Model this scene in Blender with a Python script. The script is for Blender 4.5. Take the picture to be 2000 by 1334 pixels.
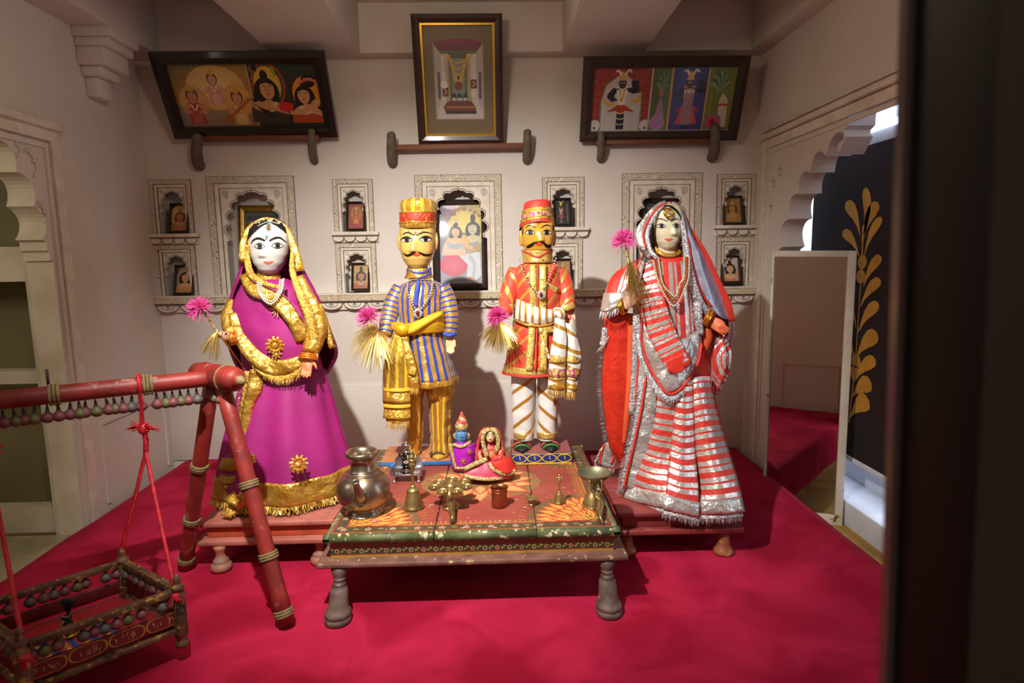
import bpy, bmesh, math, random
from mathutils import Vector, Matrix
from math import sin, cos, pi, radians, sqrt, exp
random.seed(7)
for o in list(bpy.data.objects): bpy.data.objects.remove(o)
S = bpy.context.scene
COL = S.collection

# ------------------------------------------------------------------ camera
FPX, CAMH = 1200.0, 1.30
_dy = Vector((-30, 164, -FPX)).normalized()
_r = radians(1.1)
_x = Vector((cos(_r), sin(_r), 0)); _x.z = -(_x.x*_dy.x+_x.y*_dy.y)/_dy.z; _x.normalize()
_z = _x.cross(_dy)
MW = Matrix((_x, _dy, _z))                     # camera coords -> world
EYE = Vector((0, 0, CAMH))
cam = bpy.data.cameras.new('camera'); camo = bpy.data.objects.new('camera', cam); COL.objects.link(camo)
cam.sensor_width = 36; cam.lens = FPX/2000*36; cam.clip_start = .01; cam.clip_end = 60
camo.matrix_world = Matrix.Translation(EYE) @ MW.to_4x4()
cam.dof.use_dof = True; cam.dof.focus_distance = 2.95; cam.dof.aperture_fstop = 3.2
S.camera = camo
def P(px, py, Y=None, Z=None, X=None):
    """world point seen at photo pixel (px,py) on the plane Y=, Z= or X="""
    d = MW @ Vector((px-1000, 667-py, -FPX))
    t = Y/d.y if Y is not None else ((Z-CAMH)/d.z if Z is not None else X/d.x)
    return EYE + d*t
# ------------------------------------------------------------------ view, world, lights
S.view_settings.view_transform = 'Standard'; S.view_settings.look = 'None'
S.view_settings.gamma = 1; S.view_settings.use_curve_mapping = False
S.view_settings.exposure = 0.0
W = bpy.data.worlds.new('world'); S.world = W; W.use_nodes = True
W.node_tree.nodes['Background'].inputs[0].default_value = (1.0, .84, .68, 1)
W.node_tree.nodes['Background'].inputs[1].default_value = .30
def lamp(name, kind, loc, target, power, color, **kw):
    d = bpy.data.lights.new(name, kind); o = bpy.data.objects.new(name, d); COL.objects.link(o)
    d.energy = power; d.color = color
    for k, v in kw.items(): setattr(d, k, v)
    o.location = loc
    o.rotation_euler = (Vector(target)-Vector(loc)).to_track_quat('-Z', 'Y').to_euler()
    return o
lamp('spot_lamp', 'SPOT', (-.62, 1.12, 2.38), (-.26, 2.86, .82), 490, (1, .97, .92), spot_size=radians(86), spot_blend=1.0, shadow_soft_size=.025)
lamp('warm_fill_lamp', 'POINT', (-.45, 2.0, 2.46), (0, 2, 0), 17, (1, .80, .60), shadow_soft_size=.14)  # unseen warm fill, added to brighten the upper walls and beams
lamp('passage_lamp', 'AREA', (-2.75, 1.5, 1.9), (-2.3, 3.1, .7), 7, (1, .95, .76), size=.5)

# ------------------------------------------------------------------ helpers
def lin(c):
    if isinstance(c, str): c = tuple(int(c[i:i+2], 16) for i in (0, 2, 4))
    return tuple(((v/255)/12.92 if v/255 <= .04045 else ((v/255+.055)/1.055)**2.4) for v in c[:3])+(1,)
MATS = {}
def _new(name):
    m = bpy.data.materials.new(name); m.use_nodes = True; MATS[name] = m
    nt = m.node_tree; b = nt.nodes['Principled BSDF']
    return m, nt, b
def _n(nt, t, **kw):
    n = nt.nodes.new(t)
    for k, v in kw.items():
        if k in n.inputs.keys() if isinstance(k, str) else False: n.inputs[k].default_value = v
        else: setattr(n, k, v)
    return n
def _bump(nt, b, src, strength, dist=.01):
    bp = _n(nt, 'ShaderNodeBump'); bp.inputs['Strength'].default_value = strength; bp.inputs['Distance'].default_value = dist
    nt.links.new(src, bp.inputs['Height']); nt.links.new(bp.outputs[0], b.inputs['Normal'])
def M(name, c, rough=.6, metal=0, c2=None, scale=8, detail=5, lo=.38, hi=.62, bump=0, bscale=None, bdist=.004,
      coat=0, sheen=0, spec=.5, emit=0, stretch=None, c3=None, s3=30, lo3=.58, hi3=.64, coord='Object', croughness=.1, trans=0):
    """plain procedural material: colour mottled by noise, optional chips (c3) and relief"""
    m, nt, b = _new(name)
    b.inputs['Base Color'].default_value = lin(c); b.inputs['Roughness'].default_value = rough; b.inputs['Metallic'].default_value = metal
    b.inputs['Coat Weight'].default_value = coat; b.inputs['Coat Roughness'].default_value = croughness
    b.inputs['Sheen Weight'].default_value = sheen; b.inputs['Specular IOR Level'].default_value = spec
    b.inputs['Transmission Weight'].default_value = trans
    if sheen: b.inputs['Sheen Tint'].default_value = lin(c)
    tc = _n(nt, 'ShaderNodeTexCoord'); src = tc.outputs[coord]
    if stretch:
        mp = _n(nt, 'ShaderNodeMapping'); mp.inputs['Scale'].default_value = stretch; nt.links.new(src, mp.inputs[0]); src = mp.outputs[0]
    col = None
    if c2:
        nz = _n(nt, 'ShaderNodeTexNoise'); nz.inputs['Scale'].default_value = scale; nz.inputs['Detail'].default_value = detail
        nt.links.new(src, nz.inputs['Vector'])
        rp = _n(nt, 'ShaderNodeValToRGB'); rp.color_ramp.elements[0].position = lo; rp.color_ramp.elements[1].position = hi
        rp.color_ramp.elements[0].color = lin(c); rp.color_ramp.elements[1].color = lin(c2)
        nt.links.new(nz.outputs['Fac'], rp.inputs[0]); col = rp.outputs[0]
    if c3:
        nz = _n(nt, 'ShaderNodeTexNoise'); nz.inputs['Scale'].default_value = s3; nz.inputs['Detail'].default_value = 6
        nz.inputs['Roughness'].default_value = .65
        nt.links.new(src, nz.inputs['Vector'])
        rp = _n(nt, 'ShaderNodeValToRGB'); rp.color_ramp.elements[0].position = lo3; rp.color_ramp.elements[1].position = hi3
        nt.links.new(nz.outputs['Fac'], rp.inputs[0])
        mx = _n(nt, 'ShaderNodeMix', data_type='RGBA'); nt.links.new(rp.outputs[0], mx.inputs[0])
        if col: nt.links.new(col, mx.inputs[6])
        else: mx.inputs[6].default_value = lin(c)
        mx.inputs[7].default_value = lin(c3); col = mx.outputs[2]
    if col: nt.links.new(col, b.inputs['Base Color'])
    if bump:
        nz = _n(nt, 'ShaderNodeTexNoise'); nz.inputs['Scale'].default_value = bscale or scale*3; nz.inputs['Detail'].default_value = 4
        nt.links.new(src, nz.inputs['Vector']); _bump(nt, b, nz.outputs['Fac'], bump, bdist)
    if emit:
        b.inputs['Emission Color'].default_value = lin(c); b.inputs['Emission Strength'].default_value = emit
    return m
def PAINT(name, rough=.5, coat=0, metal=0, var=.12, scale=60):
    """colour attribute of the mesh (flat print, painted marks) with a little mottling"""
    m, nt, b = _new(name)
    at = _n(nt, 'ShaderNodeVertexColor', layer_name='Col'); tc = _n(nt, 'ShaderNodeTexCoord')
    nz = _n(nt, 'ShaderNodeTexNoise'); nz.inputs['Scale'].default_value = scale; nz.inputs['Detail'].default_value = 5
    nt.links.new(tc.outputs['Object'], nz.inputs['Vector'])
    hs = _n(nt, 'ShaderNodeHueSaturation'); mr = _n(nt, 'ShaderNodeMapRange')
    mr.inputs[1].default_value = .3; mr.inputs[2].default_value = .7; mr.inputs[3].default_value = 1-var; mr.inputs[4].default_value = 1+var
    nt.links.new(nz.outputs['Fac'], mr.inputs[0]); nt.links.new(mr.outputs[0], hs.inputs['Value'])
    nt.links.new(at.outputs['Color'], hs.inputs['Color']); nt.links.new(hs.outputs[0], b.inputs['Base Color'])
    b.inputs['Roughness'].default_value = rough; b.inputs['Coat Weight'].default_value = coat; b.inputs['Coat Roughness'].default_value = .04
    b.inputs['Metallic'].default_value = metal
    return m
def STR(name, base, stripes, axis='U', rough=.6, bump=.5, bscale=45, wob=0, bdist=.012, sheen=.2, slant=0):
    """woven stripes along a UV axis (metres). stripes: list of (period, start, width, colour, metallic, roughness) all in metres"""
    m, nt, b = _new(name)
    uv = _n(nt, 'ShaderNodeUVMap', uv_map='UVMap'); sp = _n(nt, 'ShaderNodeSeparateXYZ'); nt.links.new(uv.outputs[0], sp.inputs[0])
    src = sp.outputs[0 if axis == 'U' else 1]
    def mth(op, a, v=None, v2=None):
        n = _n(nt, 'ShaderNodeMath', operation=op)
        if hasattr(a, 'links'): nt.links.new(a, n.inputs[0])
        else: n.inputs[0].default_value = a
        if v is not None:
            if hasattr(v, 'links'): nt.links.new(v, n.inputs[1])
            else: n.inputs[1].default_value = v
        if v2 is not None: n.inputs[2].default_value = v2
        return n.outputs[0]
    if slant: src = mth('ADD', src, mth('MULTIPLY', sp.outputs[1 if axis == 'U' else 0], slant))
    tc = _n(nt, 'ShaderNodeTexCoord')
    if wob:
        nz = _n(nt, 'ShaderNodeTexNoise'); nz.inputs['Scale'].default_value = 14; nt.links.new(tc.outputs['Object'], nz.inputs['Vector'])
        src = mth('ADD', src, mth('MULTIPLY', mth('SUBTRACT', nz.outputs['Fac'], .5), wob))
    col = None; met = None; rgh = None
    for per, st, wd, c, me, ro in stripes:
        f = mth('MULTIPLY', mth('FRACT', mth('DIVIDE', mth('SUBTRACT', src, st), per)), per)
        mask = mth('LESS_THAN', f, wd)
        mx = _n(nt, 'ShaderNodeMix', data_type='RGBA'); nt.links.new(mask, mx.inputs[0])
        if col: nt.links.new(col, mx.inputs[6])
        else: mx.inputs[6].default_value = lin(base)
        mx.inputs[7].default_value = lin(c); col = mx.outputs[2]
        for which, val in (('m', me), ('r', ro)):
            mf = _n(nt, 'ShaderNodeMix', data_type='FLOAT'); nt.links.new(mask, mf.inputs[0])
            prev = met if which == 'm' else rgh
            if prev: nt.links.new(prev, mf.inputs[2])
            else: mf.inputs[2].default_value = 0 if which == 'm' else rough
            mf.inputs[3].default_value = val
            if which == 'm': met = mf.outputs[0]
            else: rgh = mf.outputs[0]
    nt.links.new(col, b.inputs['Base Color']); nt.links.new(met, b.inputs['Metallic']); nt.links.new(rgh, b.inputs['Roughness'])
    b.inputs['Sheen Weight'].default_value = sheen
    if bump:
        nz = _n(nt, 'ShaderNodeTexNoise'); nz.inputs['Scale'].default_value = bscale; nz.inputs['Detail'].default_value = 3
        nt.links.new(tc.outputs['Object'], nz.inputs['Vector']); _bump(nt, b, nz.outputs['Fac'], bump, bdist)
    return m

def origin(o):
    v = Vector((0, 0, 0))
    while o is not None: v = v + o.location; o = o.parent
    return v
def mk(name, verts, faces, mat, parent=None, uv=None, smooth=True, cols=None, at=None, kind=None):
    """one mesh object from world-space vertices"""
    off = origin(parent) if parent else Vector((0, 0, 0))
    if at is not None: at = Vector(at)
    base = at if at is not None else off
    me = bpy.data.meshes.new(name)
    me.from_pydata([tuple(Vector(v)-base) for v in verts], [], faces)
    if isinstance(mat, (list, tuple)):
        for mm in mat: me.materials.append(MATS[mm] if isinstance(mm, str) else mm)
    else: me.materials.append(MATS[mat] if isinstance(mat, str) else mat)
    if uv is not None:
        L = me.uv_layers.new(name='UVMap')
        for lp in me.loops: L.data[lp.index].uv = uv[lp.vertex_index]
    if cols is not None:
        a = me.color_attributes.new('Col', 'FLOAT_COLOR', 'POINT')
        for i, c in enumerate(cols): a.data[i].color = c
    if smooth: me.polygons.foreach_set('use_smooth', [True]*len(me.polygons))
    me.validate(); me.update()
    o = bpy.data.objects.new(name, me); COL.objects.link(o)
    if parent: o.parent = parent
    o.location = (base-off) if at is not None else (0, 0, 0)
    if kind: o['kind'] = kind
    return o
def thing(name, label, cat, loc, group=None):
    o = bpy.data.objects.new(name, None); COL.objects.link(o); o.empty_display_size = .05
    o.location = loc; o['label'] = label; o['category'] = cat
    if group: o['group'] = group
    return o
def tag(o, label, cat, group=None):
    o['label'] = label; o['category'] = cat
    if group: o['group'] = group
    return o
def struct(o, label=None):
    o['kind'] = 'structure'
    if label: o['label'] = label
    return o
def mod_bevel(o, w, seg=2):
    m = o.modifiers.new('bevel', 'BEVEL'); m.width = w; m.segments = seg; m.limit_method = 'ANGLE'; m.angle_limit = radians(40)
    for p in o.data.polygons: p.use_smooth = True
    return o
def mod_solid(o, t, off=0):
    m = o.modifiers.new('thickness', 'SOLIDIFY'); m.thickness = t; m.offset = off; return o
BOXF = [(0, 3, 2, 1), (4, 5, 6, 7), (0, 1, 5, 4), (1, 2, 6, 5), (2, 3, 7, 6), (3, 0, 4, 7)]
def boxv(x0, x1, y0, y1, z0, z1):
    return [(x0, y0, z0), (x1, y0, z0), (x1, y1, z0), (x0, y1, z0), (x0, y0, z1), (x1, y0, z1), (x1, y1, z1), (x0, y1, z1)]
def box(name, x0, x1, y0, y1, z0, z1, mat, parent=None, bev=0, **kw):
    o = mk(name, boxv(x0, x1, y0, y1, z0, z1), BOXF, mat, parent, smooth=False, **kw)
    if bev: mod_bevel(o, bev)
    return o
class MB:
    """collects shapes that form ONE piece"""
    def __init__(s): s.v = []; s.f = []; s.uv = []; s.c = []
    def add(s, v, f, uv=None, c=None):
        n = len(s.v); s.v += [Vector(p) for p in v]; s.f += [tuple(i+n for i in q) for q in f]
        s.uv += list(uv) if uv else [(0, 0)]*len(v)
        s.c += [c]*len(v) if (c is None or not isinstance(c, list)) else c
        return s
    def box(s, *a, c=None): return s.add(boxv(*a), BOXF, c=c)
    def build(s, name, mat, parent=None, smooth=True, **kw):
        cols = [x or (1, 1, 1, 1) for x in s.c] if any(x is not None for x in s.c) else None
        return mk(name, s.v, s.f, mat, parent, uv=s.uv, smooth=smooth, cols=cols, **kw)
def ringfaces(n, m, close=True, cap0=False, cap1=False):
    f = []
    for j in range(m-1):
        for i in range(n if close else n-1):
            a = j*n+i; b = j*n+(i+1) % n
            f.append((a, b, b+n, a+n))
    if cap0: f.append(tuple(range(n-1, -1, -1)))
    if cap1: f.append(tuple((m-1)*n+i for i in range(n)))
    return f
def lathe(prof, n=28, c=(0, 0, 0)):
    """prof: list of (radius, z)"""
    v = []; uv = []
    for r, z in prof:
        for i in range(n):
            a = 2*pi*i/n; v.append((c[0]+r*cos(a), c[1]+r*sin(a), c[2]+z)); uv.append((i/n, z))
    return v, ringfaces(n, len(prof), True, prof[0][0] > 1e-4, prof[-1][0] > 1e-4), uv
def smoothprof(pr, k=4):
    pts = cr([Vector((a, b, 0)) for a, b in pr], k); return [(max(p.x, 0), p.y) for p in pts]
def cr(pts, k=4):
    """Catmull-Rom through pts, k steps per span"""
    pts = [Vector(p) for p in pts]
    if len(pts) < 3:
        return [pts[0].lerp(pts[-1], i/k) for i in range(k+1)] if len(pts) == 2 else pts
    out = []; n = len(pts)
    for i in range(n-1):
        p0 = pts[i-1] if i else pts[0]*2-pts[1]; p1 = pts[i]; p2 = pts[i+1]; p3 = pts[i+2] if i+2 < n else pts[-1]*2-pts[-2]
        for j in range(k):
            t = j/k
            out.append(.5*((2*p1)+(p2-p0)*t+(2*p0-5*p1+4*p2-p3)*t*t+(3*p1-p0-3*p2+p3)*t**3))
    out.append(pts[-1]); return out
def tube(pts, rad, n=8, caps=True):
    pts = [Vector(p) for p in pts]; m = len(pts)
    if not hasattr(rad, '__len__'): rad = [rad]*m
    if len(rad) != m:                                   # resample radii
        rad = [rad[min(int(i/(m-1)*(len(rad)-1)), len(rad)-2)]*(1-(i/(m-1)*(len(rad)-1)-min(int(i/(m-1)*(len(rad)-1)), len(rad)-2))) +
               rad[min(int(i/(m-1)*(len(rad)-1)), len(rad)-2)+1]*(i/(m-1)*(len(rad)-1)-min(int(i/(m-1)*(len(rad)-1)), len(rad)-2)) for i in range(m)]
    v = []; uv = []; T0 = (pts[1]-pts[0]).normalized()
    N = T0.orthogonal().normalized(); L = 0
    for i, p in enumerate(pts):
        T = (pts[min(i+1, m-1)]-pts[max(i-1, 0)]).normalized()
        N = (N-T*N.dot(T))
        N = N.normalized() if N.length > 1e-6 else T.orthogonal().normalized()
        B = T.cross(N)
        if i: L += (p-pts[i-1]).length
        for k in range(n):
            a = 2*pi*k/n; v.append(p+(N*cos(a)+B*sin(a))*rad[i]); uv.append((k/n*2*pi*rad[i], L))
    return v, ringfaces(n, m, True, caps, caps), uv
def grid(rows, ku=4, kv=4):
    """smooth surface through rows of control points; returns verts, faces, uv in metres"""
    R = [cr(r, ku) for r in rows]; nu = len(R[0])
    cols_ = [cr([R[j][i] for j in range(len(R))], kv) for i in range(nu)]; nv = len(cols_[0])
    v = []; uv = []
    ulen = [0]
    for i in range(1, nu): ulen.append(ulen[-1]+sum((cols_[i][j]-cols_[i-1][j]).length for j in range(nv))/nv)
    vl = [0]
    for j in range(1, nv): vl.append(vl[-1]+sum((cols_[i][j]-cols_[i][j-1]).length for i in range(nu))/nu)
    for j in range(nv):
        for i in range(nu):
            v.append(cols_[i][j]); uv.append((ulen[i], vl[j]))
    return v, ringfaces(nu, nv, False), uv
def PR(rows): return [[P(a, b, Y=c) for a, b, c in r] for r in rows]
def cloth(name, rows, mat, parent, thick=.004, ku=5, kv=5, wr=0, wf=30, seed=0, wd=None, **kw):
    """draped cloth through photo-traced control points (px, py, depth); wr = crease height"""
    v, f, uv = grid(PR(rows), ku, kv)
    if wr:
        from mathutils import noise
        for i, p in enumerate(v):
            q = Vector((uv[i][0]*(wd[0] if wd else 1), uv[i][1]*(wd[1] if wd else 1), seed*3.7))*wf
            v[i] = p+Vector((0, -1, 0))*wr*noise.noise(q)
    o = mk(name, v, f, mat, parent, uv=uv, **kw)
    if thick: mod_solid(o, thick)
    return o
def prism(poly, d, axis='Y', y=0):
    """polygon in (x,z) extruded along Y from y to y+d"""
    n = len(poly); v = [(a, y, b) for a, b in poly]+[(a, y+d, b) for a, b in poly]
    f = [tuple(range(n)), tuple(range(2*n-1, n-1, -1))]+[(i, i+n, (i+1) % n+n, (i+1) % n) for i in range(n)]
    return v, f
def copyobj(o, parent=None, loc=None, rot=None, scale=None):
    c = o.copy(); COL.objects.link(c)
    c.parent = parent if parent else o.parent
    if loc is not None: c.location = loc
    if rot is not None: c.rotation_euler = rot
    if scale is not None: c.scale = scale
    return c
def notch(poly_arch, y0, y1, zb, zt):
    """simple polygon: rectangle y0..y1, zb..zt with an arch cut up from its foot"""
    A = [tuple(p) for p in poly_arch]
    if A[0][0] > A[-1][0]: A = A[::-1]
    out = [(y0, zb)]+([(A[0][0], zb)] if A[0][1] > zb+1e-6 else [])+A+([(A[-1][0], zb)] if A[-1][1] > zb+1e-6 else [])+[(y1, zb), (y1, zt), (y0, zt)]
    return out
def tess(poly):
    from mathutils.geometry import tessellate_polygon
    return [tuple(t) for t in tessellate_polygon([[Vector((a, b, 0)) for a, b in poly]])]
# ------------------------------------------------------------------ materials of the room
M('plaster', 'd8d0c7', .85, c2='d0c6bc', scale=3.5, lo=.25, hi=.75, bump=.12, bscale=30, bdist=.006)
M('plaster_cream', 'e0d3bd', .8, c2='cfc2a6', scale=5, bump=.1, bscale=25)
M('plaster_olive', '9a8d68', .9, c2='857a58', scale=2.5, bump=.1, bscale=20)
M('stone_floor', 'b3a681', .8, c2='8c8468', scale=6, lo=.3, hi=.7, bump=.15, bscale=25)
M('ochre_floor', 'a8813c', .8, c2='8a6a30', scale=6)
M('moulding', 'e2d8c9', .75, c2='d3c6b5', scale=12, bump=.05)
M('brown_line', '6e604c', .8)
M('brown_paint', '6a5a44', .8)
def _carpet():
    m, nt, b = _new('carpet')
    tc = _n(nt, 'ShaderNodeTexCoord')
    a = _n(nt, 'ShaderNodeTexNoise'); a.inputs['Scale'].default_value = 3.2; a.inputs['Detail'].default_value = 7; a.inputs['Distortion'].default_value = .8
    nt.links.new(tc.outputs['Object'], a.inputs['Vector'])
    rp = _n(nt, 'ShaderNodeValToRGB'); rp.color_ramp.elements[0].position = .38; rp.color_ramp.elements[1].position = .66
    rp.color_ramp.elements[0].color = lin('96122f'); rp.color_ramp.elements[1].color = lin('bb2447')
    nt.links.new(a.outputs['Fac'], rp.inputs[0]); nt.links.new(rp.outputs[0], b.inputs['Base Color'])
    b.inputs['Roughness'].default_value = .95; b.inputs['Specular IOR Level'].default_value = .1
    b.inputs['Sheen Weight'].default_value = .25; b.inputs['Sheen Roughness'].default_value = .4; b.inputs['Sheen Tint'].default_value = lin('e04a68')
    f = _n(nt, 'ShaderNodeTexNoise'); f.inputs['Scale'].default_value = 380; nt.links.new(tc.outputs['Object'], f.inputs['Vector'])
    _bump(nt, b, f.outputs['Fac'], .25, .003)
_carpet()
def _scroll(name, base, ink, scale):
    """fine painted scrollwork: ink lines on a cream ground"""
    m, nt, b = _new(name)
    tc = _n(nt, 'ShaderNodeTexCoord')
    vo = _n(nt, 'ShaderNodeTexVoronoi', feature='F1'); vo.inputs['Scale'].default_value = scale
    nt.links.new(tc.outputs['Object'], vo.inputs['Vector'])
    s = _n(nt, 'ShaderNodeMath', operation='MULTIPLY'); s.inputs[1].default_value = 26; nt.links.new(vo.outputs['Distance'], s.inputs[0])
    si = _n(nt, 'ShaderNodeMath', operation='SINE'); nt.links.new(s.outputs[0], si.inputs[0])
    rp = _n(nt, 'ShaderNodeValToRGB'); rp.color_ramp.elements[0].position = .1; rp.color_ramp.elements[1].position = .55
    rp.color_ramp.elements[0].color = lin(base); rp.color_ramp.elements[1].color = lin(ink)
    nt.links.new(si.outputs[0], rp.inputs[0]); nt.links.new(rp.outputs[0], b.inputs['Base Color']); b.inputs['Roughness'].default_value = .8
_scroll('scrollwork', 'ddd2c0', '8c7d66', 42)
_scroll('scroll_ledge', 'd3c4a8', '97866a', 40)

YB, XL, XR = 4.0, -2.17, 1.67           # back, left and right wall planes
ZT = 2.52                               # underside of the beams
# ------------------------------------------------------------------ floor, platform, ceiling
struct(box('floor', -4.2, 3.4, -.4, 5.0, -.36, -.26, 'ochre_floor'), 'dull ochre floor seen below the carpeted platform')
struct(box('floor', -4.2, -2.02, .9, 3.08, -.26, -.09, 'stone_floor'), 'worn olive stone floor of the passage behind the left arch')
def platform():
    mb = MB(); x0, x1, y0, y1 = -2.1, 1.6, 1.02, 4.0; nx, ny = 60, 48
    from mathutils import noise
    v = []; f = []
    for j in range(ny+1):
        for i in range(nx+1):
            x = x0+(x1-x0)*i/nx; y = y0+(y1-y0)*j/ny
            z = .0025*noise.noise(Vector((x*2.3, y*2.3, 0)))-.0025
            e = min(i, nx-i)
            if e == 0: z = -.012
            v.append((x+(.012*noise.noise(Vector((x, y*3, 5))) if e == 0 else 0), y, z))
    n = nx+1; f = [(j*n+i, j*n+i+1, (j+1)*n+i+1, (j+1)*n+i) for j in range(ny) for i in range(nx)]
    base = len(v)
    per = [j*n for j in range(ny, -1, -1)]+[i for i in range(1, n)]+[j*n+nx for j in range(1, ny+1)]
    for k in per: p = v[k]; v.append((p[0]*1.003, p[1], -.26))
    for k in range(len(per)-1): f.append((per[k], base+k, base+k+1, per[k+1]))
    o = mk('floor', v, f, 'carpet'); return o
struct(platform(), 'crimson velvet carpet covering the low display platform')
struct(box('ceiling', -2.5, 2.0, .6, 4.15, 2.80, 2.92, 'plaster'), 'pale plaster ceiling between the beams')
# ------------------------------------------------------------------ niche table (outer frame in photo pixels)
SM = [(294, 351, 377, 457), (304, 478, 385, 576), (651, 350, 730, 453), (657, 474, 736, 570),
      (1059, 346, 1141, 444), (1060, 467, 1138, 560), (1399, 340, 1475, 440), (1398, 463, 1471, 555)]
BG = [(411, 344, 581, 574), (813, 341, 981, 566), (1214, 338, 1369, 558)]
def rect_px(r):
    a, b, c, d = r; mx, my = (a+c)/2, (b+d)/2
    return P(a, my, Y=YB).x, P(c, my, Y=YB).x, P(mx, d, Y=YB).z, P(mx, b, Y=YB).z
ZL = 1.09                                # top of the long ledge
NICHE = []
for k, r in enumerate(SM+BG):
    x0, x1, z0, z1 = rect_px(r)
    if k >= 8 or k % 2: z0 = ZL
    NICHE.append((x0, x1, z0, z1, k >= 8))
def inner(n):
    x0, x1, z0, z1, big = n; b = .078 if big else .052
    return x0+b, x1-b, z0, z1-b*.92
# ------------------------------------------------------------------ back wall with openings
def wall_back():
    holes = [inner(n) for n in NICHE]
    xs = sorted(set([XL-.15, XR+.15]+[h[0] for h in holes]+[h[1] for h in holes]))
    zs = sorted(set([-.3, 2.8]+[h[2] for h in holes]+[h[3] for h in holes]))
    v = []; f = []
    for i in range(len(xs)-1):
        for j in range(len(zs)-1):
            cx, cz = (xs[i]+xs[i+1])/2, (zs[j]+zs[j+1])/2
            if any(h[0] < cx < h[1] and h[2] < cz < h[3] for h in holes): continue
            n = len(v); v += [(xs[i], YB, zs[j]), (xs[i+1], YB, zs[j]), (xs[i+1], YB, zs[j+1]), (xs[i], YB, zs[j+1])]
            f.append((n, n+1, n+2, n+3))
    mb = MB(); mb.add(v, f); mb.box(XL-.15, XR+.15, YB+.2, YB+.3, -.3, 2.8)
    return mb.build('wall_back', 'plaster', smooth=False)
WB = struct(wall_back(), 'pale plaster back wall with rows of arched niches')
def multifoil(w, zs, zt, n, cx, per=6, cusp=.13):
    """scalloped arch from (cx-w, zs) over the crown at zt to (cx+w, zs)"""
    half = []
    def base(t):                          # t 0..1 from springing to crown
        a = t*pi/2; return Vector((-w*cos(a)**.9 if t < 1 else 0, zs+(zt-zs)*sin(a)**1.0))
    for k in range(n):
        A, B = base(k/n), base((k+1)/n)
        if k == n-1: B = Vector((0, zt))
        L = (B-A).length; nrm = Vector((-(B-A).y, (B-A).x)).normalized()
        for j in range(per):
            t = j/per; half.append(A.lerp(B, t)+nrm*L*(.42 if k < n-1 else .2)*sin(pi*t)**.8)
    pts = [(cx+p.x, p.y) for p in half]
    return pts+[(cx, zt+.012*(w/.12))]+[(2*cx-x, z) for x, z in reversed(pts)]
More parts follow.
